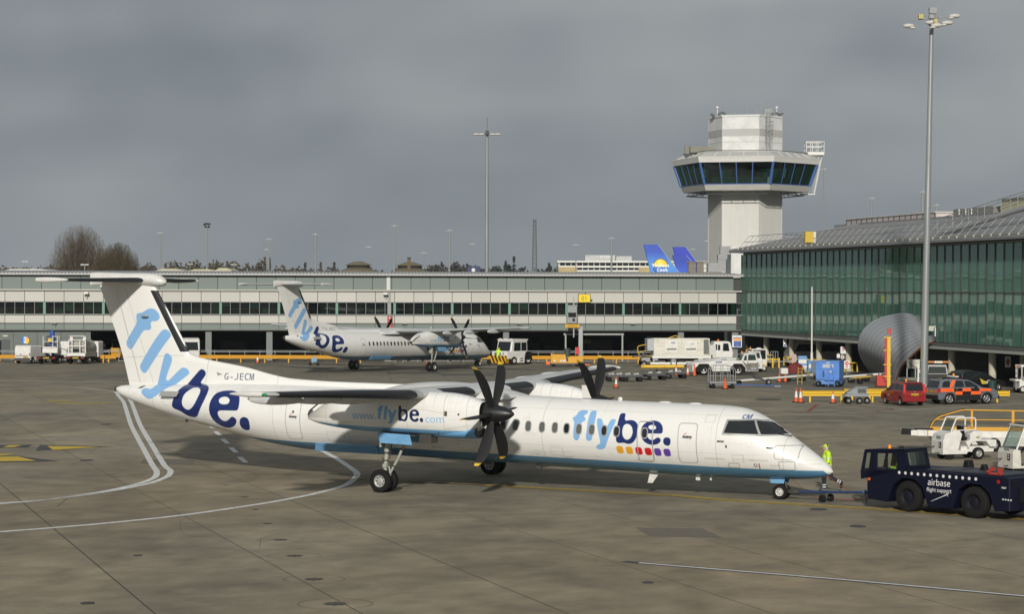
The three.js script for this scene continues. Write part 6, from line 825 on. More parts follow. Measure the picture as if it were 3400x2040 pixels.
tractor([19.62, 0, -97.1], 0.27, 'small white open baggage tractor with windscreen hoop beside the yellow railed belt loader', false);
tractor([21.05, 0, -90.1], 0.30, 'rusty white roofed baggage tractor at the right edge behind navy tug', true);
{ // belt loader
  const t = thing('belt_loader', 'white belt loader with long yellow handrails behind the baggage tractors', 'belt loader', [18.3, 0, -102.5], -0.10);
  obj('conveyor_frame', [PR([[0.7, 0.68], [7.6, 0.60], [7.6, 0.92], [1.3, 0.96], [0.7, 0.97]], 0.9, 0, 0.02), RB(0.62, 0.26, 0.86, 0.03, 0.72, 0.82, 0)], M.white, t);
  obj('belt_nose', [PR([[0, 0.74], [0.55, 0.72], [0.55, 0.96], [0.06, 1.0]], 0.7, 0, 0.02), B(7.0, 0.03, 0.62, 4.1, 0.985, 0)], M.black, t); obj('side_skirt', [B(6.1, 0.12, 0.06, 4.5, 1.01, 0.43), B(6.1, 0.12, 0.06, 4.5, 1.01, -0.43)], M.amberYellow, t); obj('warning_stripe', [B(0.06, 0.28, 0.92, 1.18, 0.82, 0)], M.amberYellow, t);
  for (const z of [-0.43, 0.43].slice(0, 1)) { obj('handrail', [PT([[1.36, 1.0, z], [1.55, 1.36, z], [1.85, 1.56, z], [2.75, 1.84, z], [3.0, 1.87, z]], 0.035, 8), TB([3.0, 1.87, z], [7.6, 1.82, z], 0.035, 8), TB([1.65, 1.42, z], [7.6, 1.40, z], 0.028, 8)], M.amberYellow, t); obj('rail_post', [[3.3, 0.07], [5.2, 0.09], [7.0, 0.07]].map(([x, w]) => B(w * 1.4, 0.86, 0.06, x, 1.42, z)), M.amberYellow, t); obj('rubber_edge', [PT([[1.33, 1.0, z - 0.05], [1.52, 1.38, z - 0.05], [1.83, 1.59, z - 0.05], [2.75, 1.88, z - 0.05], [3.0, 1.91, z - 0.05]], 0.03, 6)], M.black, t); }
  obj('chassis', [B(4.2, 0.4, 1.3, 5.3, 0.45, -0.1), B(1.4, 0.5, 0.6, 6.5, 0.75, 0.7)], M.whiteDull, t); obj('foot', [TB([1.25, 0.68, 0.3], [1.5, 0.3, 0.3], 0.05), B(0.18, 0.1, 0.15, 1.52, 0.28, 0.3)], M.darkGrey, t);
  for (const [x, z, s] of [[4.2, 0.65, 1], [6.6, 0.65, 1], [4.2, -0.75, -1], [6.6, -0.75, -1]]) wheel(t, x, 0.32, z, 0.32, 0.22, s, M.grey);
}
{ // orange and black chequered four by four
  const t = thing('patrol_car', 'silver four by four patrol car with orange and black checks', 'car', [28.35, 0, -143.64], 0.3215);
  const lower = [[-0.86, 0.42], [-0.82, 0.30], [-0.46, 0.28], ...arch(0, 0.43, 0.36).reverse(), [0.46, 0.26], [2.28, 0.26], ...arch(2.76, 0.43, 0.36).reverse(), [3.2, 0.30], [3.62, 0.34], [3.68, 0.55], [3.60, 0.86], [3.35, 0.98], [2.45, 1.10], [-0.70, 1.12], [-0.84, 0.95]];
  obj('body', [PR(lower, 1.84, 0, 0.05), taper(PR([[-0.78, 1.06], [2.5, 1.08], [1.72, 1.50], [1.45, 1.60], [0.2, 1.68], [-0.45, 1.64], [-0.60, 1.50]], 1.76, 0, 0.04), 1.08, 1.68, 0.82)], silver, t);
  obj('side_window', [taper(PR([[-0.52, 1.13], [0.05, 1.13], [0.10, 1.48], [0.02, 1.54], [-0.32, 1.52], [-0.46, 1.40]], 1.775, 0, 0.004), 1.08, 1.68, 0.82), taper(PR([[0.38, 1.13], [1.12, 1.13], [1.06, 1.54], [0.55, 1.56]], 1.775, 0, 0.004), 1.08, 1.68, 0.82), taper(PR([[1.20, 1.13], [2.22, 1.13], [1.62, 1.48], [1.40, 1.53], [1.14, 1.54]], 1.775, 0, 0.004), 1.08, 1.68, 0.82)], M.glass, t);
  obj('rear_window', [QUAD([-0.80, 1.14, -0.72], [-0.80, 1.14, 0.72], [-0.60, 1.54, 0.64], [-0.60, 1.54, -0.64], 0.012)], M.glass, t); obj('windscreen', [QUAD([2.48, 1.12, 0.72], [2.48, 1.12, -0.72], [1.74, 1.53, -0.64], [1.74, 1.53, 0.64], 0.012)], M.glass, t);
  obj('cladding', [B(1.84, 0.36, 1.87, 1.38, 0.46, 0), B(0.2, 0.3, 1.8, -0.84, 0.46, 0), B(0.18, 0.26, 1.8, 3.62, 0.46, 0)], DK([0.016, 0.016, 0.017], 0.6), t);
  for (const z of [0.92, -0.92]) for (const x of [0, 2.76]) obj('wheel_arch', [new THREE.TorusGeometry(0.43, 0.055, 6, 20, Math.PI).translate(x, 0.36, z)], P([0.08, 0.08, 0.085], 0.5), t);
  const chk = (m, x, y, w, h) => obj(m === M.black ? 'black_check' : 'orange_check', [B(w, h, 0.012, x + w / 2, y + h / 2, 0.925), B(w, h, 0.012, x + w / 2, y + h / 2, -0.925)], m, t);
  chk(dayOrange, -0.66, 0.84, 0.97, 0.22); chk(M.black, 0.32, 0.86, 0.62, 0.2); chk(dayOrange, 0.95, 0.86, 0.62, 0.2); chk(M.black, 1.58, 0.86, 0.62, 0.19); chk(dayOrange, 2.21, 0.86, 0.86, 0.16); chk(dayOrange, 0.44, 0.63, 0.50, 0.22); chk(M.black, 0.95, 0.65, 0.62, 0.2); chk(dayOrange, 1.58, 0.65, 0.70, 0.2);
  obj('orange_pillar_stripe', [taper(PR([[0.0, 1.12], [0.22, 1.12], [0.50, 1.58], [0.28, 1.60]], 1.785, 0, 0.003), 1.08, 1.68, 0.82)], dayOrange, t); obj('rear_orange_panel', [B(0.012, 0.2, 0.24, -0.857, 0.86, 0.58), B(0.012, 0.2, 0.24, -0.857, 0.86, -0.58)], dayOrange, t);
  obj('tail_lamp', [RB(0.14, 0.30, 0.14, 0.03, -0.76, 0.92, 0.86), RB(0.14, 0.30, 0.14, 0.03, -0.76, 0.92, -0.86)], M.tail, t); obj('number_plate', B(0.015, 0.11, 0.5, -0.865, 0.86, 0), plateY, t);
  obj('roof_rail', [TB([-0.4, 1.71, 0.62], [1.3, 1.67, 0.62], 0.025), TB([-0.4, 1.71, -0.62], [1.3, 1.67, -0.62], 0.025)], M.black, t); obj('light_bar', [RB(0.24, 0.09, 1.15, 0.03, 0.75, 1.80, 0), B(0.05, 0.05, 0.9, 0.75, 1.73, 0)], M.white, t); beacon([0.75, 1.80, 0.1], t, 0.07); obj('roof_marker', [B(0.4, 0.02, 0.5, -0.15, 1.685, 0.2)], M.yellow, t);
  obj('door_handle', [B(0.14, 0.03, 0.03, 0.52, 1.0, 0.935), B(0.14, 0.03, 0.03, 1.35, 1.0, 0.935)], M.chrome, t); obj('mirror', [RB(0.12, 0.14, 0.16, 0.03, 1.92, 1.14, 0.98), RB(0.12, 0.14, 0.16, 0.03, 1.92, 1.14, -0.98)], M.black, t); obj('headlamp', [RB(0.2, 0.16, 0.3, 0.04, 3.5, 0.80, 0.74), RB(0.2, 0.16, 0.3, 0.04, 3.5, 0.80, -0.74)], M.chrome, t);
  for (const [x, z, s] of [[0, 0.79, 1], [2.76, 0.79, 1], [0, -0.79, -1], [2.76, -0.79, -1]]) { const w = wheel(t, x, 0.36, z, 0.36, 0.24, s, M.black, 0.66); const sp = []; for (let k = 0; k < 5; k++) { const a = k / 5 * Math.PI * 2; sp.push(TB([0, 0, s * 0.10], [Math.cos(a) * 0.21, Math.sin(a) * 0.21, s * 0.115], 0.035, 6)); } sp.push(new THREE.TorusGeometry(0.215, 0.022, 6, 24).translate(0, 0, s * 0.11)); obj('alloy_spoke', sp, M.chrome, w); }
}
{ // small red hatchback seen from behind its left corner
  const t = thing('hatchback', 'small dark red hatchback with amber roof beacon seen from behind', 'car', [25.85, 0, -141.5], 1.82);
  const lower = [[-0.60, 0.40], [-0.55, 0.26], [-0.34, 0.24], ...arch(0, 0.33, 0.28).reverse(), [0.34, 0.20], [1.94, 0.20], ...arch(2.3, 0.33, 0.28).reverse(), [2.64, 0.24], [2.92, 0.3], [2.98, 0.55], [2.85, 0.80], [2.05, 0.98], [-0.55, 0.96], [-0.63, 0.7]];
  obj('body', [PR(lower, 1.58, 0, 0.05), taper(PR([[-0.58, 0.92], [2.1, 0.94], [1.50, 1.40], [1.15, 1.50], [0.2, 1.53], [-0.35, 1.50], [-0.50, 1.42]], 1.54, 0, 0.04), 0.92, 1.53, 0.82)], redPaint, t);
  obj('side_window', [taper(PR([[-0.42, 1.0], [0.08, 1.0], [0.10, 1.36], [-0.30, 1.36]], 1.552, 0, 0.004), 0.92, 1.53, 0.82), taper(PR([[0.16, 1.0], [0.88, 1.0], [0.86, 1.41], [0.18, 1.40]], 1.552, 0, 0.004), 0.92, 1.53, 0.82), taper(PR([[0.96, 1.0], [1.88, 1.0], [1.40, 1.38], [0.96, 1.41]], 1.552, 0, 0.004), 0.92, 1.53, 0.82)], M.glass, t);
  obj('rear_window', [QUAD([-0.605, 1.0, -0.60], [-0.605, 1.0, 0.60], [-0.52, 1.40, 0.54], [-0.52, 1.40, -0.54], 0.012)], M.glass, t); obj('windscreen', [QUAD([2.1, 0.98, 0.62], [2.1, 0.98, -0.62], [1.52, 1.40, -0.55], [1.52, 1.40, 0.55], 0.012)], M.glass, t);
  obj('bumper', [RB(0.14, 0.3, 1.6, 0.05, -0.60, 0.42, 0)], redPaint, t); obj('tail_lamp', [RB(0.08, 0.55, 0.13, 0.03, -0.57, 1.12, 0.69), RB(0.08, 0.55, 0.13, 0.03, -0.57, 1.12, -0.69)], S([0.6, 0.05, 0.05], 0.25), t);
  obj('number_plate', B(0.015, 0.12, 0.52, -0.665, 0.74, 0), plateY2, t); obj('badge', B(0.012, 0.05, 0.12, -0.645, 0.90, 0), M.chrome, t); beacon([0.7, 1.54, 0], t, 0.055); obj('side_lettering', [B(0.3, 0.07, 0.008, 1.7, 0.66, -0.795), B(0.22, 0.03, 0.008, 1.7, 0.58, -0.795)], S([0.38, 0.25, 0.25], 0.6), t);
  obj('mirror', [RB(0.10, 0.13, 0.14, 0.03, 1.72, 1.0, 0.84), RB(0.10, 0.13, 0.14, 0.03, 1.72, 1.0, -0.84)], M.black, t); obj('spoiler', [RB(0.2, 0.04, 1.2, 0.015, -0.50, 1.50, 0)], redPaint, t); obj('wiper', [TB([-0.60, 1.02, 0.0], [-0.59, 1.05, 0.35], 0.012, 4)], M.black, t);
  for (const [x, z, s] of [[0, 0.67, 1], [2.3, 0.67, 1], [0, -0.67, -1], [2.3, -0.67, -1]]) wheel(t, x, 0.28, z, 0.28, 0.18, s, M.chrome, 0.66);
}
{ // dark pickup with a roof sign
  const t = thing('pickup', 'dark pickup with canopy and lit amber roof sign in terminal shade', 'pickup', [32.75, 0, -168.2], 1.40);
  obj('body', [PR([[-1.1, 0.45], [-1.05, 0.4], ...arch(0, 0.42, 0.38).reverse(), [0.45, 0.32], [2.6, 0.32], ...arch(3.1, 0.42, 0.38).reverse(), [3.6, 0.4], [4.0, 0.5], [4.0, 0.95], [2.9, 1.08], [-1.1, 1.05]], 1.78, 0, 0.05), taper(PR([[-1.08, 1.0], [2.8, 1.04], [2.2, 1.68], [0.9, 1.76], [-0.95, 1.74]], 1.74, 0, 0.05), 1.0, 1.76, 0.82)], P([0.016, 0.018, 0.022], 0.35), t);
  obj('rear_window', [QUAD([-1.09, 1.1, -0.70], [-1.09, 1.1, 0.70], [-0.98, 1.62, 0.64], [-0.98, 1.62, -0.64], 0.012)], DK([0.02, 0.028, 0.026], 0.6), t); obj('tail_lamp', [B(0.05, 0.3, 0.14, -1.12, 0.86, 0.82), B(0.05, 0.3, 0.14, -1.12, 0.86, -0.82)], S([0.5, 0.03, 0.03], 0.25), t);
  obj('yellow_side_flash', [taper(PR([[-0.6, 1.1], [0.2, 0.8], [0.4, 0.82], [-0.5, 1.45]], 1.80, 0, 0.004), 1.0, 1.76, 0.82)], S([0.55, 0.42, 0.08], 0.5), t); obj('side_window', [taper(PR([[0.2, 1.12], [1.0, 1.12], [1.0, 1.6], [0.2, 1.6]], 1.76, 0, 0.004), 1.0, 1.76, 0.82)], M.glass, t);
  obj('roof_rack', [B(0.1, 0.03, 1.5, 0.2, 1.82, 0), B(0.05, 0.12, 0.05, 0.2, 1.80, 0.6), B(0.05, 0.12, 0.05, 0.2, 1.80, -0.6)], M.grey, t); obj('sign_housing', [RB(0.16, 0.16, 1.6, 0.03, -0.1, 1.94, 0.1)], S([0.42, 0.16, 0.02], 0.5), t);
  obj('sign_face', QUAD([-0.186, 1.865, -0.18], [-0.186, 1.865, 0.40], [-0.186, 2.015, 0.40], [-0.186, 2.015, -0.18], 0.004), print(128, 36, (x, w, h) => { x.fillStyle = '#efe9d6'; x.fillRect(0, 0, w, h); x.fillStyle = '#201c12'; x.font = 'bold 28px sans-serif'; x.textAlign = 'center'; x.textBaseline = 'middle'; x.fillText('K A T S', w / 2, h / 2 + 1); }), t);
  for (const [x, z, s] of [[0, 0.76, 1], [3.1, 0.76, 1], [0, -0.76, -1], [3.1, -0.76, -1]]) wheel(t, x, 0.36, z, 0.36, 0.22, s, M.grey);
}
{ // black estate car
  const t = thing('estate_car', 'black car with yellow and white flash in shade behind the patrol car', 'car', [33.35, 0, -161.4], 0.55);
  obj('body', [PR([[-0.85, 0.35], ...arch(0, 0.36, 0.32).reverse(), [0.4, 0.25], [2.35, 0.25], ...arch(2.72, 0.36, 0.32).reverse(), [3.1, 0.28], [3.5, 0.4], [3.45, 0.72], [2.4, 0.95], [-0.85, 1.0]], 1.78, 0, 0.06), taper(PR([[-0.85, 0.94], [2.5, 0.92], [1.55, 1.40], [0.4, 1.56], [-0.5, 1.50], [-0.75, 1.3]], 1.72, 0, 0.05), 0.92, 1.56, 0.78)], blackPaint, t);
  obj('side_window', [taper(PR([[-0.5, 1.02], [2.05, 1.0], [1.4, 1.36], [0.4, 1.46], [-0.35, 1.42]], 1.735, 0, 0.004), 0.92, 1.56, 0.78)], M.glass, t);
  obj('yellow_flash', [PR([[0.85, 0.98], [1.25, 0.80], [1.5, 0.74], [1.35, 0.55], [1.05, 0.55]], 1.80, 0, 0.004)], S([0.58, 0.44, 0.05], 0.5), t); obj('white_flash', [PR([[1.35, 0.56], [1.52, 0.75], [1.7, 0.86], [1.95, 0.80], [1.75, 0.74], [1.62, 0.58]], 1.80, 0, 0.004)], S([0.5, 0.5, 0.42], 0.5), t);
  obj('tail_lamp', [B(0.06, 0.12, 0.4, -0.86, 0.92, 0.62), B(0.06, 0.12, 0.4, -0.86, 0.92, -0.62)], S([0.55, 0.03, 0.03], 0.2), t); obj('rear_window', [QUAD([-0.89, 1.02, -0.65], [-0.89, 1.02, 0.65], [-0.74, 1.36, 0.56], [-0.74, 1.36, -0.56], 0.012)], M.glass, t);
  for (const [x, z, s] of [[0, 0.78, 1], [2.72, 0.78, 1], [0, -0.78, -1], [2.72, -0.78, -1]]) wheel(t, x, 0.32, z, 0.32, 0.22, s, M.chrome);
  const bin = thing('green_bin', 'dark green bin behind the bonnet of the patrol car', 'bin', [34.9, 0, -158.6]); obj('bin_body', [C(0.3, 0.26, 0.85, 0, 0.43, 0, 'y', 18)], P([0.015, 0.05, 0.045], 0.6), bin); obj('lid', [C(0.31, 0.31, 0.06, 0, 0.88, 0, 'y', 18)], P([0.02, 0.06, 0.055], 0.6), bin);
}
{ // white ramp tractor at the right edge
  const t = thing('ramp_tractor', 'white cabbed ramp tractor cut by the right edge of the view', 'ramp tractor', [37.0, 0, -159.2], 0.12);
  obj('body', [RB(1.5, 0.55, 1.3, 0.05, 0.55, 0.62, 0), B(0.5, 0.12, 1.2, -0.25, 0.95, 0), RB(1.1, 0.4, 1.2, 0.04, 0.8, 1.02, 0)], M.white, t); obj('cab_roof', [RB(1.5, 0.16, 1.3, 0.05, 0.65, 1.98, 0)], M.white, t);
  obj('pillar', [[-0.02, 0.6], [-0.02, -0.6], [0.3, 0.62], [0.5, 0.62], [0.75, 0.62], [1.0, 0.62]].map(([x, z]) => B(0.06, 0.85, 0.05, x, 1.52, z)), M.white, t); obj('ladder', [TB([-0.42, 0.25, 0.5], [-0.42, 1.0, 0.5], 0.04), TB([-0.3, 1.9, 0.5], [-0.32, 0.9, 0.5], 0.035), TB([-0.35, 1.85, 0.5], [-0.05, 1.9, 0.5], 0.035), B(0.35, 0.06, 0.5, -0.2, 0.4, 0.3)], M.grey, t);
  beacon([-0.42, 1.88, 0.5], t, 0.05); obj('side_grille', [B(0.35, 0.12, 0.02, 0.9, 0.95, 0.66), B(0.25, 0.08, 0.02, 0.9, 0.72, 0.66)], M.black, t); obj('seat_back', [B(0.4, 0.5, 0.6, 0.4, 1.4, -0.1)], M.black, t);
  for (const [x, z, s] of [[0.05, 0.55, 1], [1.1, 0.55, 1], [0.05, -0.55, -1], [1.1, -0.55, -1]]) wheel(t, x, 0.28, z, 0.28, 0.2, s, M.whiteDull);
}
{ // airport tugs, the near one with octagonal wheel cut-outs
  const tug = (pos, turn, label) => {
    const t = thing('airport_tug', label, 'aircraft tug', pos, turn);
    const prof = [[-1.0, 0.30], [-0.74, 0.30], [-0.74, 0.62], [-0.40, 0.98], [0.40, 0.98], [0.78, 0.55], [0.78, 0.32], [2.40, 0.32], [2.40, 0.55], [2.72, 0.98], [3.45, 0.98], [3.80, 0.60], [3.80, 0.32], [4.95, 0.32], [4.95, 1.05], [4.72, 1.30], [3.3, 1.28], [1.2, 1.28], [-0.9, 1.06], [-1.02, 0.9]];
    obj('body', [PR(prof, 2.0, 0, 0.03), B(5.6, 0.4, 1.3, 2.0, 0.6, 0)], M.white, t);
    obj('cab', [PR([[3.40, 1.26], [3.80, 0.62], [3.82, 0.34], [4.95, 0.34], [4.95, 1.05], [4.72, 1.85], [3.68, 1.85]], 1.0, 0.5, 0.03, [[[3.98, 1.08], [4.78, 1.08], [4.64, 1.76], [4.02, 1.76]], [[3.58, 1.22], [3.88, 0.95], [3.88, 1.70], [3.72, 1.70]]]), RB(1.15, 0.09, 1.1, 0.03, 4.18, 1.86, 0.5)], M.white, t);
    obj('cab_window', [PR([[3.98, 1.08], [4.78, 1.08], [4.64, 1.76], [4.02, 1.76]], 0.012, 0.98, 0.002), PR([[3.58, 1.22], [3.88, 0.95], [3.88, 1.70], [3.72, 1.70]], 0.012, 0.98, 0.002)], S([0.03, 0.05, 0.045], 0.06), t);
    obj('windscreen', [QUAD([3.35, 1.30, -0.05], [3.35, 1.30, 0.95], [2.98, 1.30, 0.95], [2.98, 1.30, -0.05], 0.01), PR([[2.95, 1.28], [3.42, 1.28], [3.58, 1.80], [3.08, 1.80]], 0.02, 0.9, 0.003)], M.cabGlass, t); obj('windscreen_frame', [TB([2.95, 1.3, 0.92], [3.08, 1.8, 0.92], 0.025), TB([3.08, 1.8, 0.92], [3.62, 1.82, 0.92], 0.025), TB([3.42, 1.3, 0.92], [3.58, 1.8, 0.92], 0.02)], M.grey, t);
    obj('wheel_well', [B(1.4, 0.62, 1.9, 0.0, 0.62, 0), B(1.3, 0.62, 1.9, 3.1, 0.62, 0)], M.black, t); obj('logo_badge', [B(0.62, 0.20, 0.01, 1.35, 1.13, 1.005), B(0.46, 0.15, 0.01, 4.5, 0.58, 1.005)], logoBar, t); obj('emblem', [C(0.05, 0.05, 0.01, 4.36, 0.80, 1.005, 'z', 10), C(0.05, 0.05, 0.01, 4.5, 0.80, 1.005, 'z', 10), C(0.05, 0.05, 0.01, 4.64, 0.80, 1.005, 'z', 10)], S([0.35, 0.26, 0.04], 0.5), t);
    obj('side_lamp', [B(0.12, 0.1, 0.02, -0.9, 0.9, 1.005)], M.tail, t); beacon([3.6, 1.9, 0.4], t, 0.06); seat(4.15, 1.05, 0.4, t);
    for (const [x, z, s] of [[0, 0.86, 1], [3.1, 0.86, 1], [0, -0.86, -1], [3.1, -0.86, -1]]) wheel(t, x, 0.44, z, 0.44, 0.3, s, M.white, 0.66, 28);
    return t;
  };
  const a = tug([16.55, 0, -191.2], 0.18, 'low white aircraft tug with blue badges and black octagonal wheel wells, the nearer');
  copy(a, [17.6, 0, -197.4], 0.14, 'white aircraft tug mostly hidden behind the nearer low tug');
  const d = thing('cab_tractor', 'white open cab tractor parked right behind the low white tugs', 'baggage tractor', [21.9, 0, -199.6], 0.2);
  obj('body', [RB(1.3, 0.75, 1.3, 0.06, 0.6, 0.75, 0), B(0.3, 0.5, 1.2, -0.2, 0.6, 0)], M.white, d); obj('cab', [B(0.08, 1.0, 1.2, 1.2, 1.5, 0), B(0.08, 1.0, 0.08, -0.1, 1.5, 0.6), RB(1.45, 0.1, 1.3, 0.03, 0.55, 2.0, 0), B(0.08, 1.0, 0.08, 1.2, 1.5, 0.62)], M.white, d); obj('window', [B(1.2, 0.8, 0.02, 0.55, 1.5, 0.58)], M.glass, d); beacon([-0.1, 2.05, 0], d, 0.06); obj('yellow_badge', [C(0.1, 0.1, 0.01, 0.95, 0.6, 0.66, 'z', 12)], M.yellow, d); obj('roof_dome', [new THREE.SphereGeometry(0.2, 12, 6, 0, 7, 0, 1.57).scale(1.5, 0.6, 1).translate(0.7, 2.05, 0)], M.white, d);
  for (const x of [0.1, 1.0]) for (const z of [0.55, -0.55]) wheel(d, x, 0.3, z, 0.3, 0.2, Math.sign(z), M.whiteDull);
}
{ // ground power truck
  const t = thing('generator_truck', 'white box generator truck with twin louvred doors beside the pier', 'truck', [13.6, 0, -211.8], 0.06);
  obj('box_body', [RB(5.45, 1.72, 2.2, 0.04, 2.75, 1.88, 0)], P([0.68, 0.66, 0.58], 0.55), t); obj('end_panel', [RB(0.62, 1.15, 2.1, 0.03, -0.28, 2.12, 0)], P([0.42, 0.44, 0.48], 0.5), t); obj('plinth', [B(5.7, 0.28, 2.2, 2.75, 0.95, 0)], M.white, t);
  obj('radiator_grille', [B(0.5, 1.42, 0.04, 5.12, 1.92, 1.10)], P([0.15, 0.16, 0.15], 0.7), t); obj('door_panel', [RB(1.2, 1.15, 0.04, 0.015, 1.75, 1.95, 1.105), RB(1.2, 1.15, 0.04, 0.015, 3.65, 1.95, 1.105)], M.white, t); obj('louvre', [B(0.95, 0.14, 0.02, 1.75, 1.70, 1.135), B(0.95, 0.14, 0.02, 3.65, 1.70, 1.135)], P([0.18, 0.19, 0.10], 0.7), t); obj('rust_streak', [B(0.03, 0.5, 0.01, 2.72, 2.4, 1.106), B(0.03, 0.35, 0.01, 0.4, 2.5, 1.106), B(0.05, 0.3, 0.01, 4.7, 2.5, 1.106), B(0.6, 0.03, 0.01, 1.9, 2.68, 1.106)], S([0.42, 0.30, 0.12], 0.9), t);
  obj('name_badge', B(0.46, 0.17, 0.01, 1.9, 2.32, 1.132), logoBar, t); obj('notice', B(0.4, 0.12, 0.01, 3.75, 2.2, 1.132), P([0.5, 0.48, 0.4], 0.6), t); obj('hinge', [2.4, 4.3].flatMap(x => [1.6, 2.25].map(y => B(0.04, 0.14, 0.03, x, y, 1.12))), M.grey, t);
  obj('cab', [PR([[5.75, 0.85], [7.7, 0.85], [7.78, 1.35], [7.5, 2.35], [7.3, 2.44], [5.95, 2.44], [5.75, 2.0]], 2.1, 0, 0.06)], M.white, t); obj('cab_side_window', [PR([[6.75, 1.52], [7.40, 1.52], [7.28, 2.26], [6.78, 2.26]], 0.02, 1.055, 0.004), PR([[5.92, 1.62], [6.2, 1.62], [6.2, 2.16], [5.98, 2.16]], 0.02, 1.055, 0.004), PR([[6.26, 1.6], [6.5, 1.6], [6.5, 2.12], [6.28, 2.12]], 0.02, 1.055, 0.004)], M.glass, t); obj('windscreen', [QUAD([7.80, 1.42, 0.95], [7.80, 1.42, -0.95], [7.55, 2.3, -0.9], [7.55, 2.3, 0.9], 0.02)], M.glass, t); obj('door_seam', [B(0.02, 1.3, 0.01, 6.68, 1.5, 1.056)], M.grey, t);
  beacon([6.4, 2.45, 0.4], t, 0.07); obj('side_tank', [RB(0.75, 1.0, 0.5, 0.04, 5.7, 1.6, 0.85), RB(0.5, 0.25, 0.4, 0.05, 4.6, 0.7, 0.9), B(0.9, 0.12, 0.3, 3.6, 0.45, 1.0)], M.whiteDull, t);
  obj('chassis', [B(7.6, 0.25, 0.9, 3.7, 0.68, 0)], M.black, t); obj('steering_stub', [B(0.8, 0.35, 1.6, -0.7, 0.7, 0), B(0.5, 0.5, 0.5, 0.2, 0.62, 0.8), B(0.5, 0.4, 0.3, -0.8, 0.9, 0.6)], P([0.32, 0.33, 0.34], 0.6), t);
  obj('yellow_rail', [PT([[-0.2, 1.05, 1.0], [-1.25, 1.0, 1.0], [-1.5, 1.4, 1.0], [-1.5, 1.95, 1.0], [-0.7, 2.15, 1.0]], 0.04, 6), TB([-1.5, 1.35, 1], [-0.7, 1.55, 1], 0.035), PT([[1.6, 2.76, 0], [2.3, 2.98, 0], [2.7, 2.76, 0]], 0.035, 5)], M.yellow, t); obj('ramp_foot', [PR([[-2.0, 0.9], [-0.6, 1.05], [-0.6, 1.2], [-2.0, 1.05]], 0.6, 0.8, 0.02)], M.darkGrey, t);
  for (const [x, r] of [[1.95, 0.54], [-0.9, 0.3], [0.3, 0.3], [7.0, 0.45]]) for (const z of [0.92, -0.92]) wheel(t, x, r, z, r, 0.34, Math.sign(z), M.grey, 0.55, 26);
}
{ // far pushback tug with chevrons
  const t = thing('chevron_tug', 'white pushback tug with yellow and black chevrons at the far aircraft nose', 'aircraft tug', [-0.05, 0, -215.95], 0.86);
  const chev = print(128, 64, (x, w, h) => { x.fillStyle = '#c99a1c'; x.fillRect(0, 0, w, h); x.fillStyle = '#2a120c'; for (let i = -2; i < 6; i++) { x.beginPath(); x.moveTo(i * 30, 0); x.lineTo(i * 30 + 14, 0); x.lineTo(i * 30 + 40, h); x.lineTo(i * 30 + 26, h); x.fill(); } });
  obj('body', [RB(3.0, 0.75, 2.0, 0.06, -0.3, 0.95, 0), RB(1.0, 0.65, 2.05, 0.05, 0.35, 0.5, 0)], M.white, t); obj('nose_plate', [B(0.5, 0.75, 1.95, -1.75, 0.55, 0)], chev, t); obj('cab', [PR([[-1.2, 1.28], [1.35, 1.28], [1.30, 2.35], [-0.92, 2.42]], 1.9, 0, 0.05)], M.white, t); obj('cab_roof', [RB(2.4, 0.14, 2.0, 0.05, 0.2, 2.44, 0)], M.white, t);
  obj('windscreen', [QUAD([-1.225, 1.38, -0.82], [-1.225, 1.38, 0.82], [-0.975, 2.28, 0.78], [-0.975, 2.28, -0.78], 0.012)], M.glass, t); obj('side_window', [PR([[-0.75, 1.36], [0.3, 1.36], [0.3, 2.2], [-0.65, 2.2]], 0.012, 0.956, 0.002), PR([[0.4, 1.36], [1.2, 1.36], [1.18, 2.2], [0.4, 2.2]], 0.012, 0.956, 0.002)], M.glass, t);
  obj('rear_mudguard', [PR([[0.75, 0.5], [1.0, 1.25], [1.9, 1.25], [2.05, 0.4]], 2.05, 0, 0.03)], M.black, t); obj('step', [B(0.4, 0.06, 0.1, 0.35, 0.62, 1.03), B(0.4, 0.06, 0.1, 0.35, 0.38, 1.03)], M.black, t); obj('headlamp', [C(0.1, 0.1, 0.05, -1.82, 1.12, 0.55, 'x', 14), C(0.1, 0.1, 0.05, -1.82, 1.12, -0.55, 'x', 14)], M.chrome, t); obj('roof_lamp', [-0.7, 0, 0.7].map(z => RB(0.2, 0.1, 0.25, 0.03, -0.85, 2.53, z)), M.white, t); obj('grille', [B(0.04, 0.3, 0.7, -1.82, 1.05, -0.2)], M.black, t);
  wheel(t, -0.75, 0.42, 0.88, 0.42, 0.3, 1, M.whiteDull, 0.55); wheel(t, 1.35, 0.55, 0.88, 0.55, 0.36, 1, M.white, 0.6); wheel(t, -0.75, 0.42, -0.88, 0.42, 0.3, -1, M.whiteDull, 0.55); wheel(t, 1.35, 0.55, -0.88, 0.55, 0.36, -1, M.white, 0.6);
  const d = person('person in lime hi-vis behind the windscreen of the chevron tug', [-0.35, 1.28, -215.75], 0.86 + Math.PI, seated, { cell: 0.028 });
  const b = thing('tow_bar', 'short tow bar with a wheel between the far aircraft nose and chevron tug', 'tow bar', [-2.1, 0.45, -216.4]); obj('bar', [TB([-0.9, 0, 0.2], [1.7, 0.1, -0.2], 0.06, 8)], M.darkGrey, b); const bw = wheel(b, -0.15, -0.2, 0.3, 0.24, 0.12, 1, M.black);
}
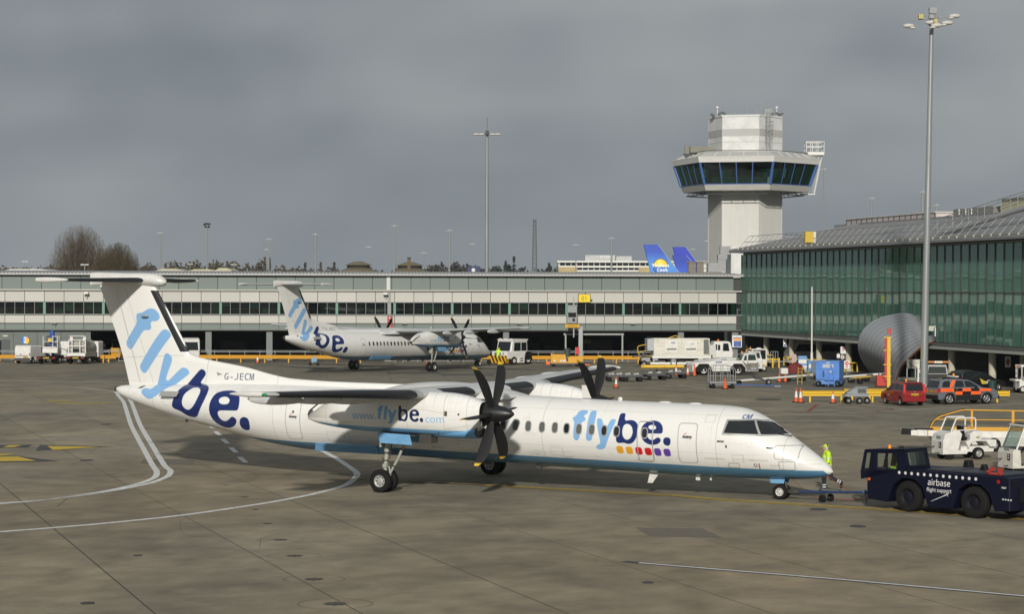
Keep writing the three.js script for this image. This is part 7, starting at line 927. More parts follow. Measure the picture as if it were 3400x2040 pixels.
{ // left hand vehicles by the pier
  const v = thing('delivery_van', 'small white panel van seen from behind at the far left', 'van', [-47.9, 0, -215.0], 1.25);
  obj('body', [PR([[-0.6, 0.35], [-0.55, 0.28], ...arch(0, 0.36, 0.3).reverse(), [0.4, 0.25], [2.3, 0.25], ...arch(2.7, 0.36, 0.3).reverse(), [3.2, 0.3], [3.5, 0.45], [3.45, 0.8], [2.8, 1.0], [2.1, 1.6], [1.7, 1.75], [-0.35, 1.8], [-0.55, 1.7], [-0.65, 1.0]], 1.75, 0, 0.08)], M.white, v); obj('bumper', [RB(0.16, 0.3, 1.72, 0.05, -0.6, 0.42, 0)], M.darkGrey, v); obj('tail_lamp', [B(0.05, 0.22, 0.09, -0.62, 0.95, 0.80), B(0.05, 0.22, 0.09, -0.62, 0.95, -0.80)], M.tail, v); obj('door_gap', [B(0.02, 0.04, 1.4, -0.66, 0.78, 0), B(0.02, 0.05, 0.22, -0.66, 0.95, -0.12)], M.black, v); obj('number_plate', B(0.02, 0.12, 0.55, -0.67, 0.66, 0.4), plateY, v); obj('side_window', [PR([[1.5, 1.05], [2.5, 1.05], [2.05, 1.55], [1.5, 1.58]], 1.77, 0, 0.004)], M.glass, v); obj('mirror', [RB(0.15, 0.2, 0.2, 0.04, 2.35, 1.1, 1.0), RB(0.15, 0.2, 0.2, 0.04, 2.35, 1.1, -1.0)], M.black, v);
  for (const x of [0, 2.7]) for (const z of [0.78, -0.78]) wheel(v, x, 0.31, z, 0.31, 0.2, Math.sign(z), M.grey);
  const lorry = (pos, turn, label, f) => { const t = thing('service_truck', label, 'truck', pos, turn); obj('chassis', [B(5.0, 0.3, 1.0, 2.0, 0.65, 0), B(0.12, 0.3, 1.9, -0.55, 0.62, 0)], M.black, t); obj('rear_lamp', [B(0.05, 0.12, 0.3, -0.62, 0.62, 0.75), B(0.05, 0.12, 0.3, -0.62, 0.62, -0.75)], M.tail, t); obj('number_plate', B(0.02, 0.13, 0.6, -0.63, 0.62, 0), plateY2, t); obj('cab', [RB(1.5, 1.6, 1.95, 0.12, 4.0, 1.35, 0)], M.white, t); obj('mirror', [B(0.1, 0.35, 0.2, 4.5, 1.7, 1.15), B(0.1, 0.35, 0.2, 4.5, 1.7, -1.15)], M.black, t); for (const x of [0.2, 3.9]) for (const z of [0.8, -0.8]) wheel(t, x, 0.36, z, 0.36, 0.3, Math.sign(z), M.grey); f(t); };
  lorry([-45.4, 0, -213.8], 1.45, 'blue and white lift truck with raised work platform by the pier wall', t => { const bl = P([0.03, 0.09, 0.36], 0.45); obj('lift_arm', [TB([2.8, 0.9, -0.5], [0.6, 1.6, -0.2], 0.14, 8), TB([2.6, 0.9, -0.4], [1.2, 2.3, -0.1], 0.16, 8), C(0.24, 0.24, 0.7, 1.2, 2.9, 0.0, 'y', 14), B(0.5, 0.9, 0.5, 1.2, 2.2, 0.0), TB([2.2, 0.8, -0.8], [0.9, 1.3, -0.9], 0.12, 8)], bl, t); obj('arm_joint', [C(0.3, 0.3, 0.4, 1.3, 2.45, -0.35, 'z', 14), C(0.22, 0.22, 0.5, 1.1, 1.9, -0.4, 'z', 12)], M.darkGrey, t); obj('work_platform', [B(0.5, 0.5, 1.5, 0.0, 1.35, 0.25), B(0.3, 0.16, 1.3, -0.1, 1.62, 0.25)], M.white, t); obj('platform_rail', [[-0.2, 1.0], [-0.2, -0.45], [0.3, 1.0], [0.3, 0.35]].map(([x, z]) => TB([x, 1.5, z], [x, 2.75, z], 0.04)).concat([TB([-0.2, 2.7, 1.0], [0.3, 2.7, 0.35], 0.04), TB([-0.2, 2.2, 1.0], [-0.2, 2.2, -0.45], 0.03)]), M.white, t); obj('yellow_board', [B(0.06, 0.32, 0.42, 0.5, 2.35, 0.0)], M.yellow, t); });
  lorry([-42.6, 0, -214.2], 1.42, 'grubby white tank service truck with railings at the pier wall', t => { obj('tank', [C(0.85, 0.85, 2.9, 1.5, 1.55, 0, 'x', 22), B(2.9, 0.5, 1.8, 1.5, 0.95, 0)], P([0.36, 0.35, 0.31], 0.6), t); obj('hatch', [B(0.06, 0.28, 0.8, -0.02, 1.35, 0)], M.black, t); obj('rear_frame', [[-0.15, 0.85], [-0.15, -0.85], [-0.3, 0.35], [-0.3, -0.45]].map(([x, z]) => B(0.07, 1.7, 0.09, x, 1.55, z)).concat([B(0.07, 0.08, 1.75, -0.15, 2.35, 0), B(0.2, 0.35, 1.85, -0.35, 0.92, 0), B(0.1, 0.1, 1.7, -0.2, 1.75, 0)]), M.white, t); obj('canister', [B(0.35, 0.55, 0.3, 0.1, 2.45, 0.72), B(0.35, 0.55, 0.3, 0.1, 2.45, -0.62)], M.white, t); obj('top_rail', [TB([-0.2, 2.75, 0.8], [-0.2, 2.75, -0.75], 0.04), TB([-0.2, 2.4, 0.4], [2.6, 2.5, 0.4], 0.03)], M.white, t); });
  const hv = thing('high_roof_van', 'white high roof van behind the fence near the black fin edge', 'van', [-32.6, 0, -221.2], -1.42); obj('body', [PR([[-2.6, 0.4], [2.4, 0.4], [2.5, 0.9], [2.0, 1.2], [1.6, 2.1], [1.2, 2.35], [-2.6, 2.4]], 1.9, 0, 0.1)], M.white, hv); obj('windscreen', [QUAD([2.06, 1.25, 0.8], [2.06, 1.25, -0.8], [1.68, 2.05, -0.75], [1.68, 2.05, 0.75], 0.03)], M.glass, hv); obj('side_window', [PR([[0.6, 1.3], [1.75, 1.3], [1.45, 1.95], [0.6, 1.95]], 1.92, 0, 0.004)], M.glass, hv); for (const x of [-1.7, 1.6]) for (const z of [0.8, -0.8]) wheel(hv, x, 0.34, z, 0.34, 0.22, Math.sign(z), M.grey);
  const yl = thing('yellow_forklift', 'yellow forklift in the dark opening left of the near tail', 'forklift', [-40.8, 0, -227], 1.2); obj('body', [RB(1.6, 0.7, 1.1, 0.06, 0, 0.6, 0), B(0.4, 0.5, 1.0, -0.7, 1.0, 0)], M.amberYellow, yl); obj('guard', [[-0.6, 0.5], [-0.6, -0.5], [0.5, 0.5], [0.5, -0.5]].map(([x, z]) => TB([x, 0.9, z], [x, 2.0, z], 0.04)).concat([B(1.3, 0.06, 1.1, -0.05, 2.02, 0)]), M.darkGrey, yl); obj('mast', [B(0.1, 2.0, 0.1, 0.9, 1.0, 0.3), B(0.1, 2.0, 0.1, 0.9, 1.0, -0.3)], M.black, yl); for (const x of [-0.5, 0.55]) for (const z of [0.5, -0.5]) wheel(yl, x, 0.26, z, 0.26, 0.18, Math.sign(z), M.grey);
  const bus = thing('minibus', 'pale minibus parked in shade under glass terminal between the columns', 'minibus', [27.6, 0, -217.5], 0.12); obj('body', [PR([[-0.3, 0.35], [6.1, 0.35], [6.2, 1.2], [6.0, 2.2], [5.7, 2.45], [0.9, 2.5], [0.2, 2.1], [-0.3, 1.2]], 2.0, 0, 0.1)], P([0.62, 0.62, 0.58], 0.5), bus); obj('side_window', [PR([[0.35, 1.35], [1.95, 1.35], [1.95, 2.05], [0.75, 2.05]], 2.02, 0, 0.004), PR([[2.1, 1.35], [5.75, 1.35], [5.7, 2.05], [2.1, 2.05]], 2.02, 0, 0.004)], M.glass, bus); for (const x of [0.9, 5.0]) for (const z of [0.85, -0.85]) wheel(bus, x, 0.36, z, 0.36, 0.24, Math.sign(z), M.grey);
  const ht = thing('hand_trolley', 'empty luggage trolley with upright bars before the minibus', 'trolley', [24.8, 0, -211.5], 0.2); obj('deck', [B(2.6, 0.08, 1.2, 1.2, 0.5, 0)], M.grey, ht); obj('bar', [0.4, 0.65, 0.9, 1.15].map(x => TB([x, 0.5, -0.4], [x, 1.45, -0.4], 0.03)).concat([TB([0.4, 1.45, -0.4], [1.15, 1.45, -0.4], 0.03)]), M.galv, ht); obj('drawbar', [TB([2.4, 0.35, 0.3], [3.6, 0.28, 0.5], 0.05)], M.white, ht); for (const x of [0.2, 2.2]) for (const z of [0.5, -0.5]) wheel(ht, x, 0.2, z, 0.2, 0.1, Math.sign(z), M.black);
}
// ---------------------------------------------------------------- guard rails, fences, posts, carts, cones
const wbeam = (L, x0, z, y = 0.6) => { const n = 2, g = GRID((u, v) => V(x0 + u * L, y - 0.18 + v * 0.36, z + 0.035 * Math.cos(v * Math.PI * 4)), n, 16); return [g, GRID((u, v) => V(x0 + u * L, y - 0.18 + v * 0.36, z - 0.012 + 0.035 * Math.cos(v * Math.PI * 4)), n, 16)]; };
function guardRail(label, x0, x1, step, p, turn, mat) {
  const t = thing('guard_rail', label, 'guard rail', p, turn);
  obj('beam', [...wbeam(x1 - x0, x0, 0.06)], mat, t); obj('beam_end', [B(0.05, 0.4, 0.12, x0, 0.6, 0.05), B(0.05, 0.4, 0.12, x1, 0.6, 0.05)], mat, t);
  for (let x = x0 + 0.5; x < x1; x += step) obj('post', [B(0.12, 0.62, 0.1, x, 0.31, -0.02)], mat, t);
}
function railFence(label, x0, x1, p, turn, h = 1.18) {
  const t = thing('railing_fence', label, 'railing', p, turn);
  for (const y of [h, h * 0.88, 0.16]) obj('rail', [TB([x0, y, 0], [x1, y, 0], 0.03, 6)], M.galv, t);
  for (let x = x0; x <= x1 + 0.01; x += 1.52) obj('post', [TB([x, 0, 0], [x, h, 0], 0.035, 6)], M.galv, t);
}
{
  const y = M.amberYellow, z = -219.6;
  guardRail('amber guard rail left of the white van at far left', -3.2, 0, 1.6, [-48.4, 0, -217.8], 0, y); guardRail('short amber guard rail between the van and lift truck', 0, 3.4, 1.6, [-47.0, 0, -217.8], 0, y);
  guardRail('short amber guard rail between the two service trucks', 0, 2.2, 1.6, [-42.9, 0, -218], 0, y); guardRail('stub of amber guard rail right of the tank truck', 0, 1.2, 0.8, [-40.8, 0, -218.2], 0, y);
  guardRail('long amber guard rail behind the far aircraft tail', 0, 19.5, 2.4, [-32.5, 0, -219], 0.01, y); guardRail('amber guard rail behind the chevron tug in front of pier', 0, 8.9, 2.2, [-3.6, 0, -219], 0.03, y); guardRail('amber guard rail ending at the generator truck', 0, 7.6, 2.2, [5.6, 0, -219.2], 0.03, y);
  railFence('grey tubular fence at the far left behind the van', 0, 13.7, [-54, 0, -218.6], 0); railFence('white gate like fence beside the tank truck behind the fin', 0, 7.6, [-41.0, 0, -219.2], 0.01, 1.25);
  railFence('grey tubular fence behind the far aircraft tail', 0, 21.3, [-33, 0, -220], 0.01); railFence('grey tubular fence running behind the chevron tug to generator truck', 0, 27.4, [-11, 0, -220.3], 0.04);
  const rb = thing('red_board', 'small red board fixed to the fence below docking display', 'board', [6.6, 0, -219.9]); obj('panel', [B(0.36, 0.72, 0.05, 0, 1.25, 0)], M.red, rb); obj('frame', [TB([-0.2, 0, -0.05], [-0.2, 1.6, -0.05], 0.025), TB([0.2, 0, -0.05], [0.2, 1.6, -0.05], 0.025)], M.grey, rb);
  guardRail('bright yellow guard rail behind the red hatchback and patrol car', 0, 13.9, 2.1, [19.35, 0, -145.3], 0.045, M.yellow); guardRail('yellow guard rail end standing behind the grey cart', 0, 3.4, 1.2, [22.6, 0, -148.2], 0.02, M.yellow);
  // low yellow bollard fences under the terminal
  const bf = (p, n, turn, l) => { const t = thing('bollard_fence', l, 'barrier', p, turn); for (let i = 0; i < n; i++) obj('post', [B(0.14, 0.95, 0.1, i * 0.62, 0.47, 0, 0, 0, i % 2 ? 0.04 : -0.03)], M.yellow, t); obj('rail', [B((n - 1) * 0.62, 0.1, 0.06, (n - 1) * 0.31, 0.8, 0)], M.yellow, t); };
  bf([24.3, 0, -208.6], 3, 0.1, 'low yellow barrier left of the first pale column'); bf([28.1, 0, -208.0], 4, 0.25, 'low yellow barrier right of the signed column'); bf([26.9, 0, -209.3], 2, 0, 'pair of yellow posts close to the signed column');
}
{ // tall masts: label, x, z, height, lean, heads
  const mast = (label, x, z, h, r0, r1, kind, lean = 0) => {
    const t = thing('light_mast', label, 'light mast', [x, 0, z]), top = [lean, h, 0];
    const gm = new THREE.MeshStandardMaterial({ color: lin([0.34, 0.36, 0.365]), map: grime, roughness: 0.5, metalness: 0.35, roughnessMap: grainRough });
    obj('pole', [new THREE.CylinderGeometry(r1, r0, h, kind === 'big' ? 20 : 8, 1).translate(0, h / 2, 0)].map(g => { const p = g.attributes.position; for (let i = 0; i < p.count; i++) p.setX(i, p.getX(i) + lean * p.getY(i) / h); return g; }), gm, t);
    if (kind === 'big') {
      obj('pole_joint', [10.3, 17.2].map(y => C(mix(r0, r1, y / h) + 0.012, mix(r0, r1, y / h) + 0.012, 0.07, lean * y / h, y, 0, 'y', 20)), M.grey, t); obj('base_plate', [C(0.42, 0.45, 0.12, 0, 0.06, 0, 'y', 20), C(0.36, 0.4, 0.4, 0, 0.2, 0, 'y', 20)], M.grey, t); obj('warning_label', [B(0.02, 1.1, 0.22, -0.26, 2.9, 0.25)], S([0.45, 0.30, 0.05], 0.6), t);
      obj('head_frame', [TB([lean - 1.6, h - 0.35, 0], [lean + 1.5, h - 0.1, 0], 0.04), TB([lean, h - 0.6, -1.2], [lean, h - 0.6, 1.2], 0.04), B(0.55, 0.45, 0.4, lean + 0.05, h + 0.35, 0.1), TB([lean + 0.4, h, 0.2], [lean + 0.75, h - 0.8, 0.2], 0.04), C(0.25, 0.3, 0.3, lean, h - 0.1, 0, 'y', 12)], M.grey, t);
      const lamp = (dx, dy, dz) => obj('lamp_head', [new THREE.SphereGeometry(0.28, 14, 8).scale(1.6, 0.62, 0.8).translate(lean + dx, h + dy, dz), C(0.2, 0.26, 0.12, lean + dx + Math.sign(dx) * -0.3, h + dy - 0.15, dz, 'y', 12)], P([0.55, 0.54, 0.50], 0.5), t);
      lamp(-1.75, -0.8, 0.1); lamp(-0.15, -0.6, 0.5); lamp(1.1, -0.6, 0.4); lamp(1.75, -0.02, -0.1); lamp(0.2, -0.85, 0.9); obj('control_box', [B(0.35, 0.35, 0.3, lean - 0.85, h - 0.1, 0.1), B(0.28, 0.42, 0.2, lean + 0.15, h - 0.55, 0.65)], S([0.42, 0.36, 0.12], 0.6), t);
    } else if (kind === 'ring') {
      obj('head_frame', [TB([lean - 1.5, h - 0.2, 0], [lean + 1.5, h - 0.2, 0], 0.06), TB([lean, h, 0], [lean, h + 2.1, 0], 0.03), TB([lean, h - 0.2, -1], [lean, h - 0.2, 1], 0.06), TB([lean, h - 0.4, 0], [lean, h + 0.3, 0], 0.25)], M.darkGrey, t);
      for (const dx of [-1.45, -0.75, 0.75, 1.45]) obj('lamp_head', [new THREE.SphereGeometry(0.26, 10, 6).scale(1.6, 0.6, 1).translate(lean + dx, h - 0.22, dx % 1 ? 0.4 : -0.3)], M.whiteDull, t);
    } else if (kind === 'dark') { obj('floodlight', [[-0.9, 0.3], [-0.2, 0.5], [0.7, 0.4], [-0.5, -0.35], [0.55, -0.4]].map(([a, b]) => B(0.5, 0.34, 0.3, a * 0.55, h + b * 0.7, 0, 0, 0, a * 0.4)), M.black, t); }
    else { const q = 0.62 * z / -420; obj('lamp_head', [B(1.5 * q, 0.06, 0.06, lean, h, 0), new THREE.SphereGeometry(0.16 * q, 8, 6).scale(2.2, 0.6, 1).translate(lean - 0.7 * q, h, 0), new THREE.SphereGeometry(0.16 * q, 8, 6).scale(2.2, 0.6, 1).translate(lean + 0.7 * q, h, 0), B(0.3 * q, 0.3 * q, 0.3, lean, h + 0.1, 0)], M.whiteDull, t); }
  };
  const at = (u, v, z) => [(u - 1236.5) / 5266 * z, 7.55 - (v - 696.5) / 5266 * z];  // where a mast top was read off, at its distance
  mast('very tall galvanised light mast with clustered lamp heads before the glass terminal', 31.05, -164.6, 28.2, 0.30, 0.15, 'big', 0.5);
  const far = [[1175.5, 322, 292, 'ring', 0.25, 0.15, 'tall pale light mast with ring head, second tallest, rising behind the pier'], [1988, 408, 262, 'post', 0.1, 0.07, 'slim light mast right beside the control tower cab'], [2103, 478, 255, 'post', 0.12, 0.08, 'light mast above pink plant screen on the terminal roof'], [2226, 462, 250, 'post', 0.16, 0.11, 'light mast directly left of the tall foreground mast'], [2259, 494, 265, 'post', 0.11, 0.08, 'short light mast just right of the tall foreground mast'],
    [388, 566, 420, 'post', 0.2, 0.15, 'white light mast right of the bare trees'], [501, 547, 430, 'dark', 0.16, 0.12, 'thin mast with cluster of black floodlights'], [650, 580, 480, 'post', 0.14, 0.1, 'thin light mast above the wooded skyline at left'], [645, 605, 560, 'post', 0.1, 0.08, 'short faint light mast beside a taller thin one'], [762, 568, 440, 'post', 0.2, 0.14, 'white light mast left of the brown tent roofs'], [952, 547, 430, 'post', 0.2, 0.14, 'white light mast by the second brown tent roof'], [1085, 558, 420, 'post', 0.2, 0.14, 'white light mast left of the navy tail fin'], [1140, 590, 560, 'post', 0.14, 0.1, 'fainter light mast left of the tall ring headed mast'], [1390, 592, 560, 'post', 0.12, 0.09, 'light mast above left half of the hotel'], [1476, 576, 440, 'post', 0.2, 0.14, 'white light mast in front of the hotel'], [1706, 582, 420, 'post', 0.15, 0.11, 'light mast close to the left of the control tower shaft'], [1672, 602, 560, 'post', 0.1, 0.08, 'faint light mast above the twin dark blue fins'], [890, 598, 700, 'post', 0.1, 0.08, 'faint far mast above the first brown tent roof'], [1024, 612, 720, 'post', 0.1, 0.08, 'faint far mast between tent roof and wooded rise']];
  for (const [u, v, z, k, r0, r1, l] of far) { const [x, y] = at(u, v, z); mast(l, x, -z, y, r0 * 1.15, r1 * 1.15, k); }
  const lt = thing('lattice_mast', 'tall grey lattice radio mast rising behind pier left of the hotel', 'radio mast', [5.35, 0, -520]); { const H = 24, leg = [], br = []; const w = y => mix(0.75, 0.3, y / H); for (const [a, b] of [[1, 1], [1, -1], [-1, 1], [-1, -1]]) leg.push(TB([a * w(0), 0, b * w(0)], [a * w(H), H, b * w(H)], 0.10, 5)); for (let i = 0; i < 24; i++) { const y = i, q = w(y), r = w(y + 1); for (const s of [1, -1]) { br.push(TB([-q, y, s * q], [r, y + 1, s * r], 0.06, 4), TB([q, y, s * q], [-r, y + 1, s * r], 0.06, 4), TB([s * q, y, -q], [s * r, y + 1, r], 0.06, 4)); } } const lm = S([0.085, 0.10, 0.095], 0.7); obj('leg', leg, lm, lt); obj('brace', br, lm, lt); obj('aerial', [TB([0, H, 0], [0, H + 1.6, 0], 0.05, 4)], M.grey, lt); }
  const wp = thing('white_pole', 'slim white flagpole like post before the terminal columns', 'pole', [27.4, 0, -199.5]); obj('pole', [new THREE.CylinderGeometry(0.06, 0.075, 6.9, 10).translate(0, 4.3, 0), new THREE.CylinderGeometry(0.12, 0.12, 0.9, 10).translate(0, 1.3, 0)], M.white, wp); obj('base', [RB(0.75, 1.0, 0.5, 0.04, 0, 0.5, 0)], P([0.10, 0.25, 0.5], 0.5), wp); obj('base_panel', [B(0.6, 0.35, 0.02, 0, 0.5, 0.26)], M.white, wp);
  const bp = thing('barrier_post', 'tall yellow post with red panels and red tip beside the canopy', 'barrier', [28.9, 0, -167.5]); obj('yellow_post', [B(0.26, 3.9, 0.22, 0, 1.95, 0)], M.yellow, bp); obj('red_panel', [B(0.17, 3.3, 0.08, -0.22, 2.15, 0), RB(0.75, 0.85, 0.5, 0.05, -0.5, 0.5, -0.4), B(0.12, 0.46, 0.06, -0.05, 4.3, 0), B(0.10, 0.46, 0.06, 0.13, 4.3, 0)], S([0.42, 0.03, 0.02], 0.5), bp); obj('bracket', [B(0.62, 0.07, 0.24, -0.1, 3.85, 0), B(0.62, 0.07, 0.24, -0.1, 2.85, 0), B(0.62, 0.07, 0.24, -0.1, 1.75, 0), B(0.62, 0.07, 0.24, -0.1, 0.85, 0)], M.yellow, bp);
  const cb = thing('cabinet_post', 'cream cabinet on a flared white post by the canopy entrance', 'cabinet', [32.35, 0, -174.6]); obj('cabinet', [RB(0.98, 0.66, 0.5, 0.03, -0.25, 1.52, 0)], P([0.55, 0.55, 0.48], 0.5), cb); obj('lid', [B(1.06, 0.06, 0.56, -0.25, 1.88, 0)], M.white, cb); obj('post', [B(0.13, 1.3, 0.12, 0.1, 0.95, 0.28), new THREE.CylinderGeometry(0.07, 0.16, 0.34, 4).translate(0.1, 0.17, 0.28), B(0.22, 0.05, 0.05, 0.0, 1.7, 0.3)], M.white, cb); obj('cable', [PT([[-0.65, 1.75, 0.3], [-0.4, 1.45, 0.32], [0.02, 1.25, 0.3]], 0.025, 5)], S([0.25, 0.08, 0.03], 0.7), cb); obj('small_box', [B(0.2, 0.3, 0.1, 0.3, 1.0, 0.2)], M.white, cb);
  const wb = thing('wall_lamp_box', 'white box lamp on bracket at the right tip of canopy', 'lamp', [34.15, 0, -178.2]); obj('box', [B(0.4, 0.4, 0.3, 0, 4.35, 0.2)], P([0.5, 0.52, 0.45], 0.5), wb); obj('bracket', [B(0.1, 0.9, 0.08, 0.36, 4.15, 0.2), B(0.3, 0.08, 0.08, 0.25, 4.5, 0.2)], M.white, wb);
}
// cones
{
  const cone = (label, x, z, hz2, kind, lean = 0) => {
    const t = thing('traffic_cone', label, 'traffic cone', [x, 0, z], rr(0, 3)), or = S([0.62, 0.09, 0.012], 0.6), h = hz2;
    const seg = (a, b, m) => obj(m === or ? 'orange_sleeve' : 'white_sleeve', new THREE.CylinderGeometry(mix(0.15, 0.03, b), mix(0.15, 0.03, a), (b - a) * h, 18, 1).translate(0, 0.05 + (a + b) / 2 * h, 0), m, t);
    if (kind === 'o') seg(0, 1, or); else { seg(0, 0.32, or); seg(0.32, 0.76, S([0.62, 0.62, 0.6], 0.5)); seg(0.76, 1, or); }
    obj('base', [RB(0.42, 0.06, 0.42, 0.02, 0, 0.03, 0)], M.black, t); t.rotation.z = lean;
  };
  const g = [['striped cone left of pair at the left end of yellow guard rail', 18.88, -144.9, 0.92, 's'], ['striped cone nested right of the pair at yellow guard rail end', 19.12, -144.5, 0.92, 's'], ['orange and white cone in front of the yellow guard rail by grey cart', 21.2, -144.1, 0.74, 's'], ['plain orange cone standing before the cage trolley', 16.0, -163.7, 0.84, 'o'], ['lone orange and white cone beside the propeller blade', 7.9, -165.3, 0.80, 's'], ['leftmost of three cones at the rear of the low white tug', 14.2, -188.7, 0.86, 's'], ['middle of three cones at the rear of the low white tug', 15.2, -188.6, 0.80, 's'], ['all orange tall cone touching the rear of low white tug', 15.75, -188.2, 1.0, 'o'], ['orange and white cone behind the far aircraft tail by the guard rail', -25.3, -217.2, 0.78, 's'], ['small striped cone left of the red covered cart', 21.6, -176.2, 0.72, 'o'], ['small red cone beside another near the red covered cart', 22.1, -176.4, 0.66, 'o']];
  g.forEach(a => cone(...a));
  const ch = thing('orange_marker', 'small orange marker on the ground behind far main wheels', 'marker', [-8.3, 0, -213]); obj('body', [C(0.05, 0.16, 0.35, 0, 0.2, 0, 'y', 14)], S([0.55, 0.1, 0.02], 0.6), ch); obj('base', [B(0.3, 0.04, 0.3, 0, 0.02, 0)], M.black, ch);
}
{ // ground equipment
  const blueCart = thing('ground_power_unit', 'bright blue box ground power unit on wheels right of centre', 'ground power unit', [24.3, 0, -168.6], -0.38);
  const cartBlue = P([0.10, 0.25, 0.66], 0.45), cartBlue2 = P([0.13, 0.28, 0.62], 0.5);
  obj('body', [RB(1.85, 1.42, 1.5, 0.05, 0.25, 1.28, 0)], cartBlue, blueCart); obj('chassis', [B(1.75, 0.42, 1.3, 0.25, 0.42, 0), ...Array.from({ length: 6 }, (_, i) => B(0.05, 0.5, 1.36, -0.5 + i * 0.3, 0.42, 0))], cartBlue2, blueCart); obj('roof_lip', [B(1.9, 0.05, 1.56, 0.25, 2.0, 0)], cartBlue2, blueCart);
  obj('label_panel', [B(0.85, 0.26, 0.012, 0.30, 1.62, 0.757), B(0.28, 0.1, 0.012, 0.30, 1.87, 0.757), B(0.2, 0.18, 0.012, 0.48, 1.2, 0.757), B(0.1, 0.06, 0.012, 0.1, 1.2, 0.757), B(0.012, 0.5, 0.9, -0.683, 1.6, 0)], P([0.50, 0.52, 0.54], 0.6), blueCart); obj('vent_slot', [B(0.14, 0.5, 0.01, -0.05, 1.0, 0.757)], P([0.03, 0.08, 0.25], 0.6), blueCart); obj('yellow_panel', [B(0.012, 0.22, 0.55, -0.684, 0.95, -0.3), B(0.012, 0.2, 0.45, -0.684, 0.95, 0.35)], S([0.40, 0.34, 0.04], 0.6), blueCart);
  obj('drawbar', [TB([0.35, 0.35, 0.85], [0.52, 1.72, 0.82], 0.03), TB([0.85, 0.35, 0.85], [0.58, 1.72, 0.82], 0.03), TB([0.35, 0.05, 0.9], [0.35, 0.6, 0.8], 0.03), TB([0.85, 0.05, 0.9], [0.85, 0.6, 0.8], 0.03), B(0.3, 0.05, 0.05, 0.6, 0.3, 0.86), B(1.1, 0.06, 0.08, 0.6, 0.55, 0.78)], cartBlue, blueCart);
  for (const x of [-0.45, 1.0]) for (const z of [0.62, -0.62]) wheel(blueCart, x, 0.24, z, 0.24, 0.18, Math.sign(z), M.black, 0.5);
  const pc = thing('patterned_container', 'blue container with a white swirling pattern beside the canopy', 'container', [26.0, 0, -181.5], -0.12); obj('body', [RB(1.55, 0.95, 1.2, 0.03, 0.1, 0.98, 0), B(0.5, 0.95, 1.1, -0.85, 0.98, -0.05)], P([0.10, 0.14, 0.20], 0.5), pc);
  obj('printed_face', B(1.25, 0.88, 0.012, 0.2, 0.98, 0.607), print(160, 110, (x, w, h) => { x.fillStyle = '#33658f'; x.fillRect(0, 0, w, h); x.strokeStyle = '#d9e2e6'; x.fillStyle = '#d9e2e6'; let s = 3; for (let i = 0; i < 16; i++) { const a = (i * 53 % 130) + 20, b = (i * 37 % 60) + 12; x.lineWidth = 4; x.beginPath(); x.arc(a, b, 6 + i % 5 * 2, i, i + 3.6); x.stroke(); if (i % 3 === 0) { x.beginPath(); x.arc(a, b, 6, 0, 7); x.fill(); } } }), pc); obj('chassis', [B(2.0, 0.12, 1.1, 0, 0.42, 0)], M.darkGrey, pc); for (const x of [-0.7, 0.7]) for (const z of [0.5, -0.5]) wheel(pc, x, 0.2, z, 0.2, 0.12, Math.sign(z), M.black);
  const gc = thing('grey_generator_cart', 'small grey wedge topped generator cart before yellow guard rail', 'generator cart', [22.6, 0, -143.7], 0.02);
  obj('cabinet', [PR([[-0.62, 0.62], [0.68, 0.62], [0.70, 1.06], [-0.05, 1.08], [-0.48, 0.80], [-0.62, 0.72]], 1.0, 0, 0.02), B(0.85, 0.04, 1.1, 0.32, 1.10, 0)], P([0.26, 0.29, 0.31], 0.55), gc); obj('dark_panel', [B(0.55, 0.28, 0.01, 0.36, 0.86, 0.506)], M.darkGrey, gc); obj('tray', [B(1.6, 0.1, 1.15, 0.05, 0.56, 0)], P([0.30, 0.33, 0.35], 0.55), gc); obj('hose_well', [B(0.4, 0.05, 0.7, -0.42, 0.76, 0, 0, 0, 0.5)], M.black, gc); for (const [x, z] of [[0.2, 0.52], [0.75, 0.2], [-0.5, 0.4], [-0.5, -0.4]]) wheel(gc, x, 0.22, z, 0.22, 0.13, 1, M.grey, 0.5);
  const cage = thing('cage_trolley', 'grey tubular cage trolley standing before the low white tug', 'trolley', [15.9, 0, -165.3], 0.04);
  obj('deck', [B(2.0, 0.09, 1.3, 0, 0.45, 0), B(1.8, 0.12, 1.0, 0, 0.34, 0)], M.grey, cage); const bars = []; for (const s of [1, -1]) { for (const x of [-0.55, 0, 0.55]) bars.push(TB([x, 0.48, s * 0.6], [x, 1.72, s * 0.6], 0.025)); bars.push(PT([[-0.95, 0.4, s * 0.6], [-0.95, 1.4, s * 0.6], [-0.62, 1.74, s * 0.6], [0.62, 1.74, s * 0.6], [0.95, 1.4, s * 0.6], [0.95, 0.4, s * 0.6]], 0.028, 6)); } for (const y of [0.95, 1.45]) bars.push(TB([-0.95, y, -0.6], [0.95, y, -0.6], 0.02)); obj('cage_bar', bars, M.galv, cage); for (const x of [-0.72, 0.72]) for (const z of [0.5, -0.5]) wheel(cage, x, 0.18, z, 0.18, 0.12, Math.sign(z), M.black); 
  const long = thing('long_tow_bar', 'long white tow bar with wheels lying between cage trolley and blue unit', 'tow bar', [18.0, 0, -171.0], 0.34); obj('bar', [TB([-0.4, 0.32, 0], [6.2, 0.72, 0], 0.095, 10)], M.whiteDull, long); obj('wheel_fork', [TB([1.4, 0.6, 0.1], [2.1, 0.25, 0.4], 0.05), B(0.5, 0.16, 0.4, 1.3, 0.55, 0), TB([0.9, 0.75, 0], [1.5, 0.62, 0], 0.06), B(0.4, 0.2, 0.3, -0.3, 0.25, 0)], M.darkGrey, long); wheel(long, 2.15, 0.24, 0.35, 0.24, 0.16, 1, M.grey); wheel(long, -0.3, 0.2, 0.2, 0.2, 0.2, 1, M.black);
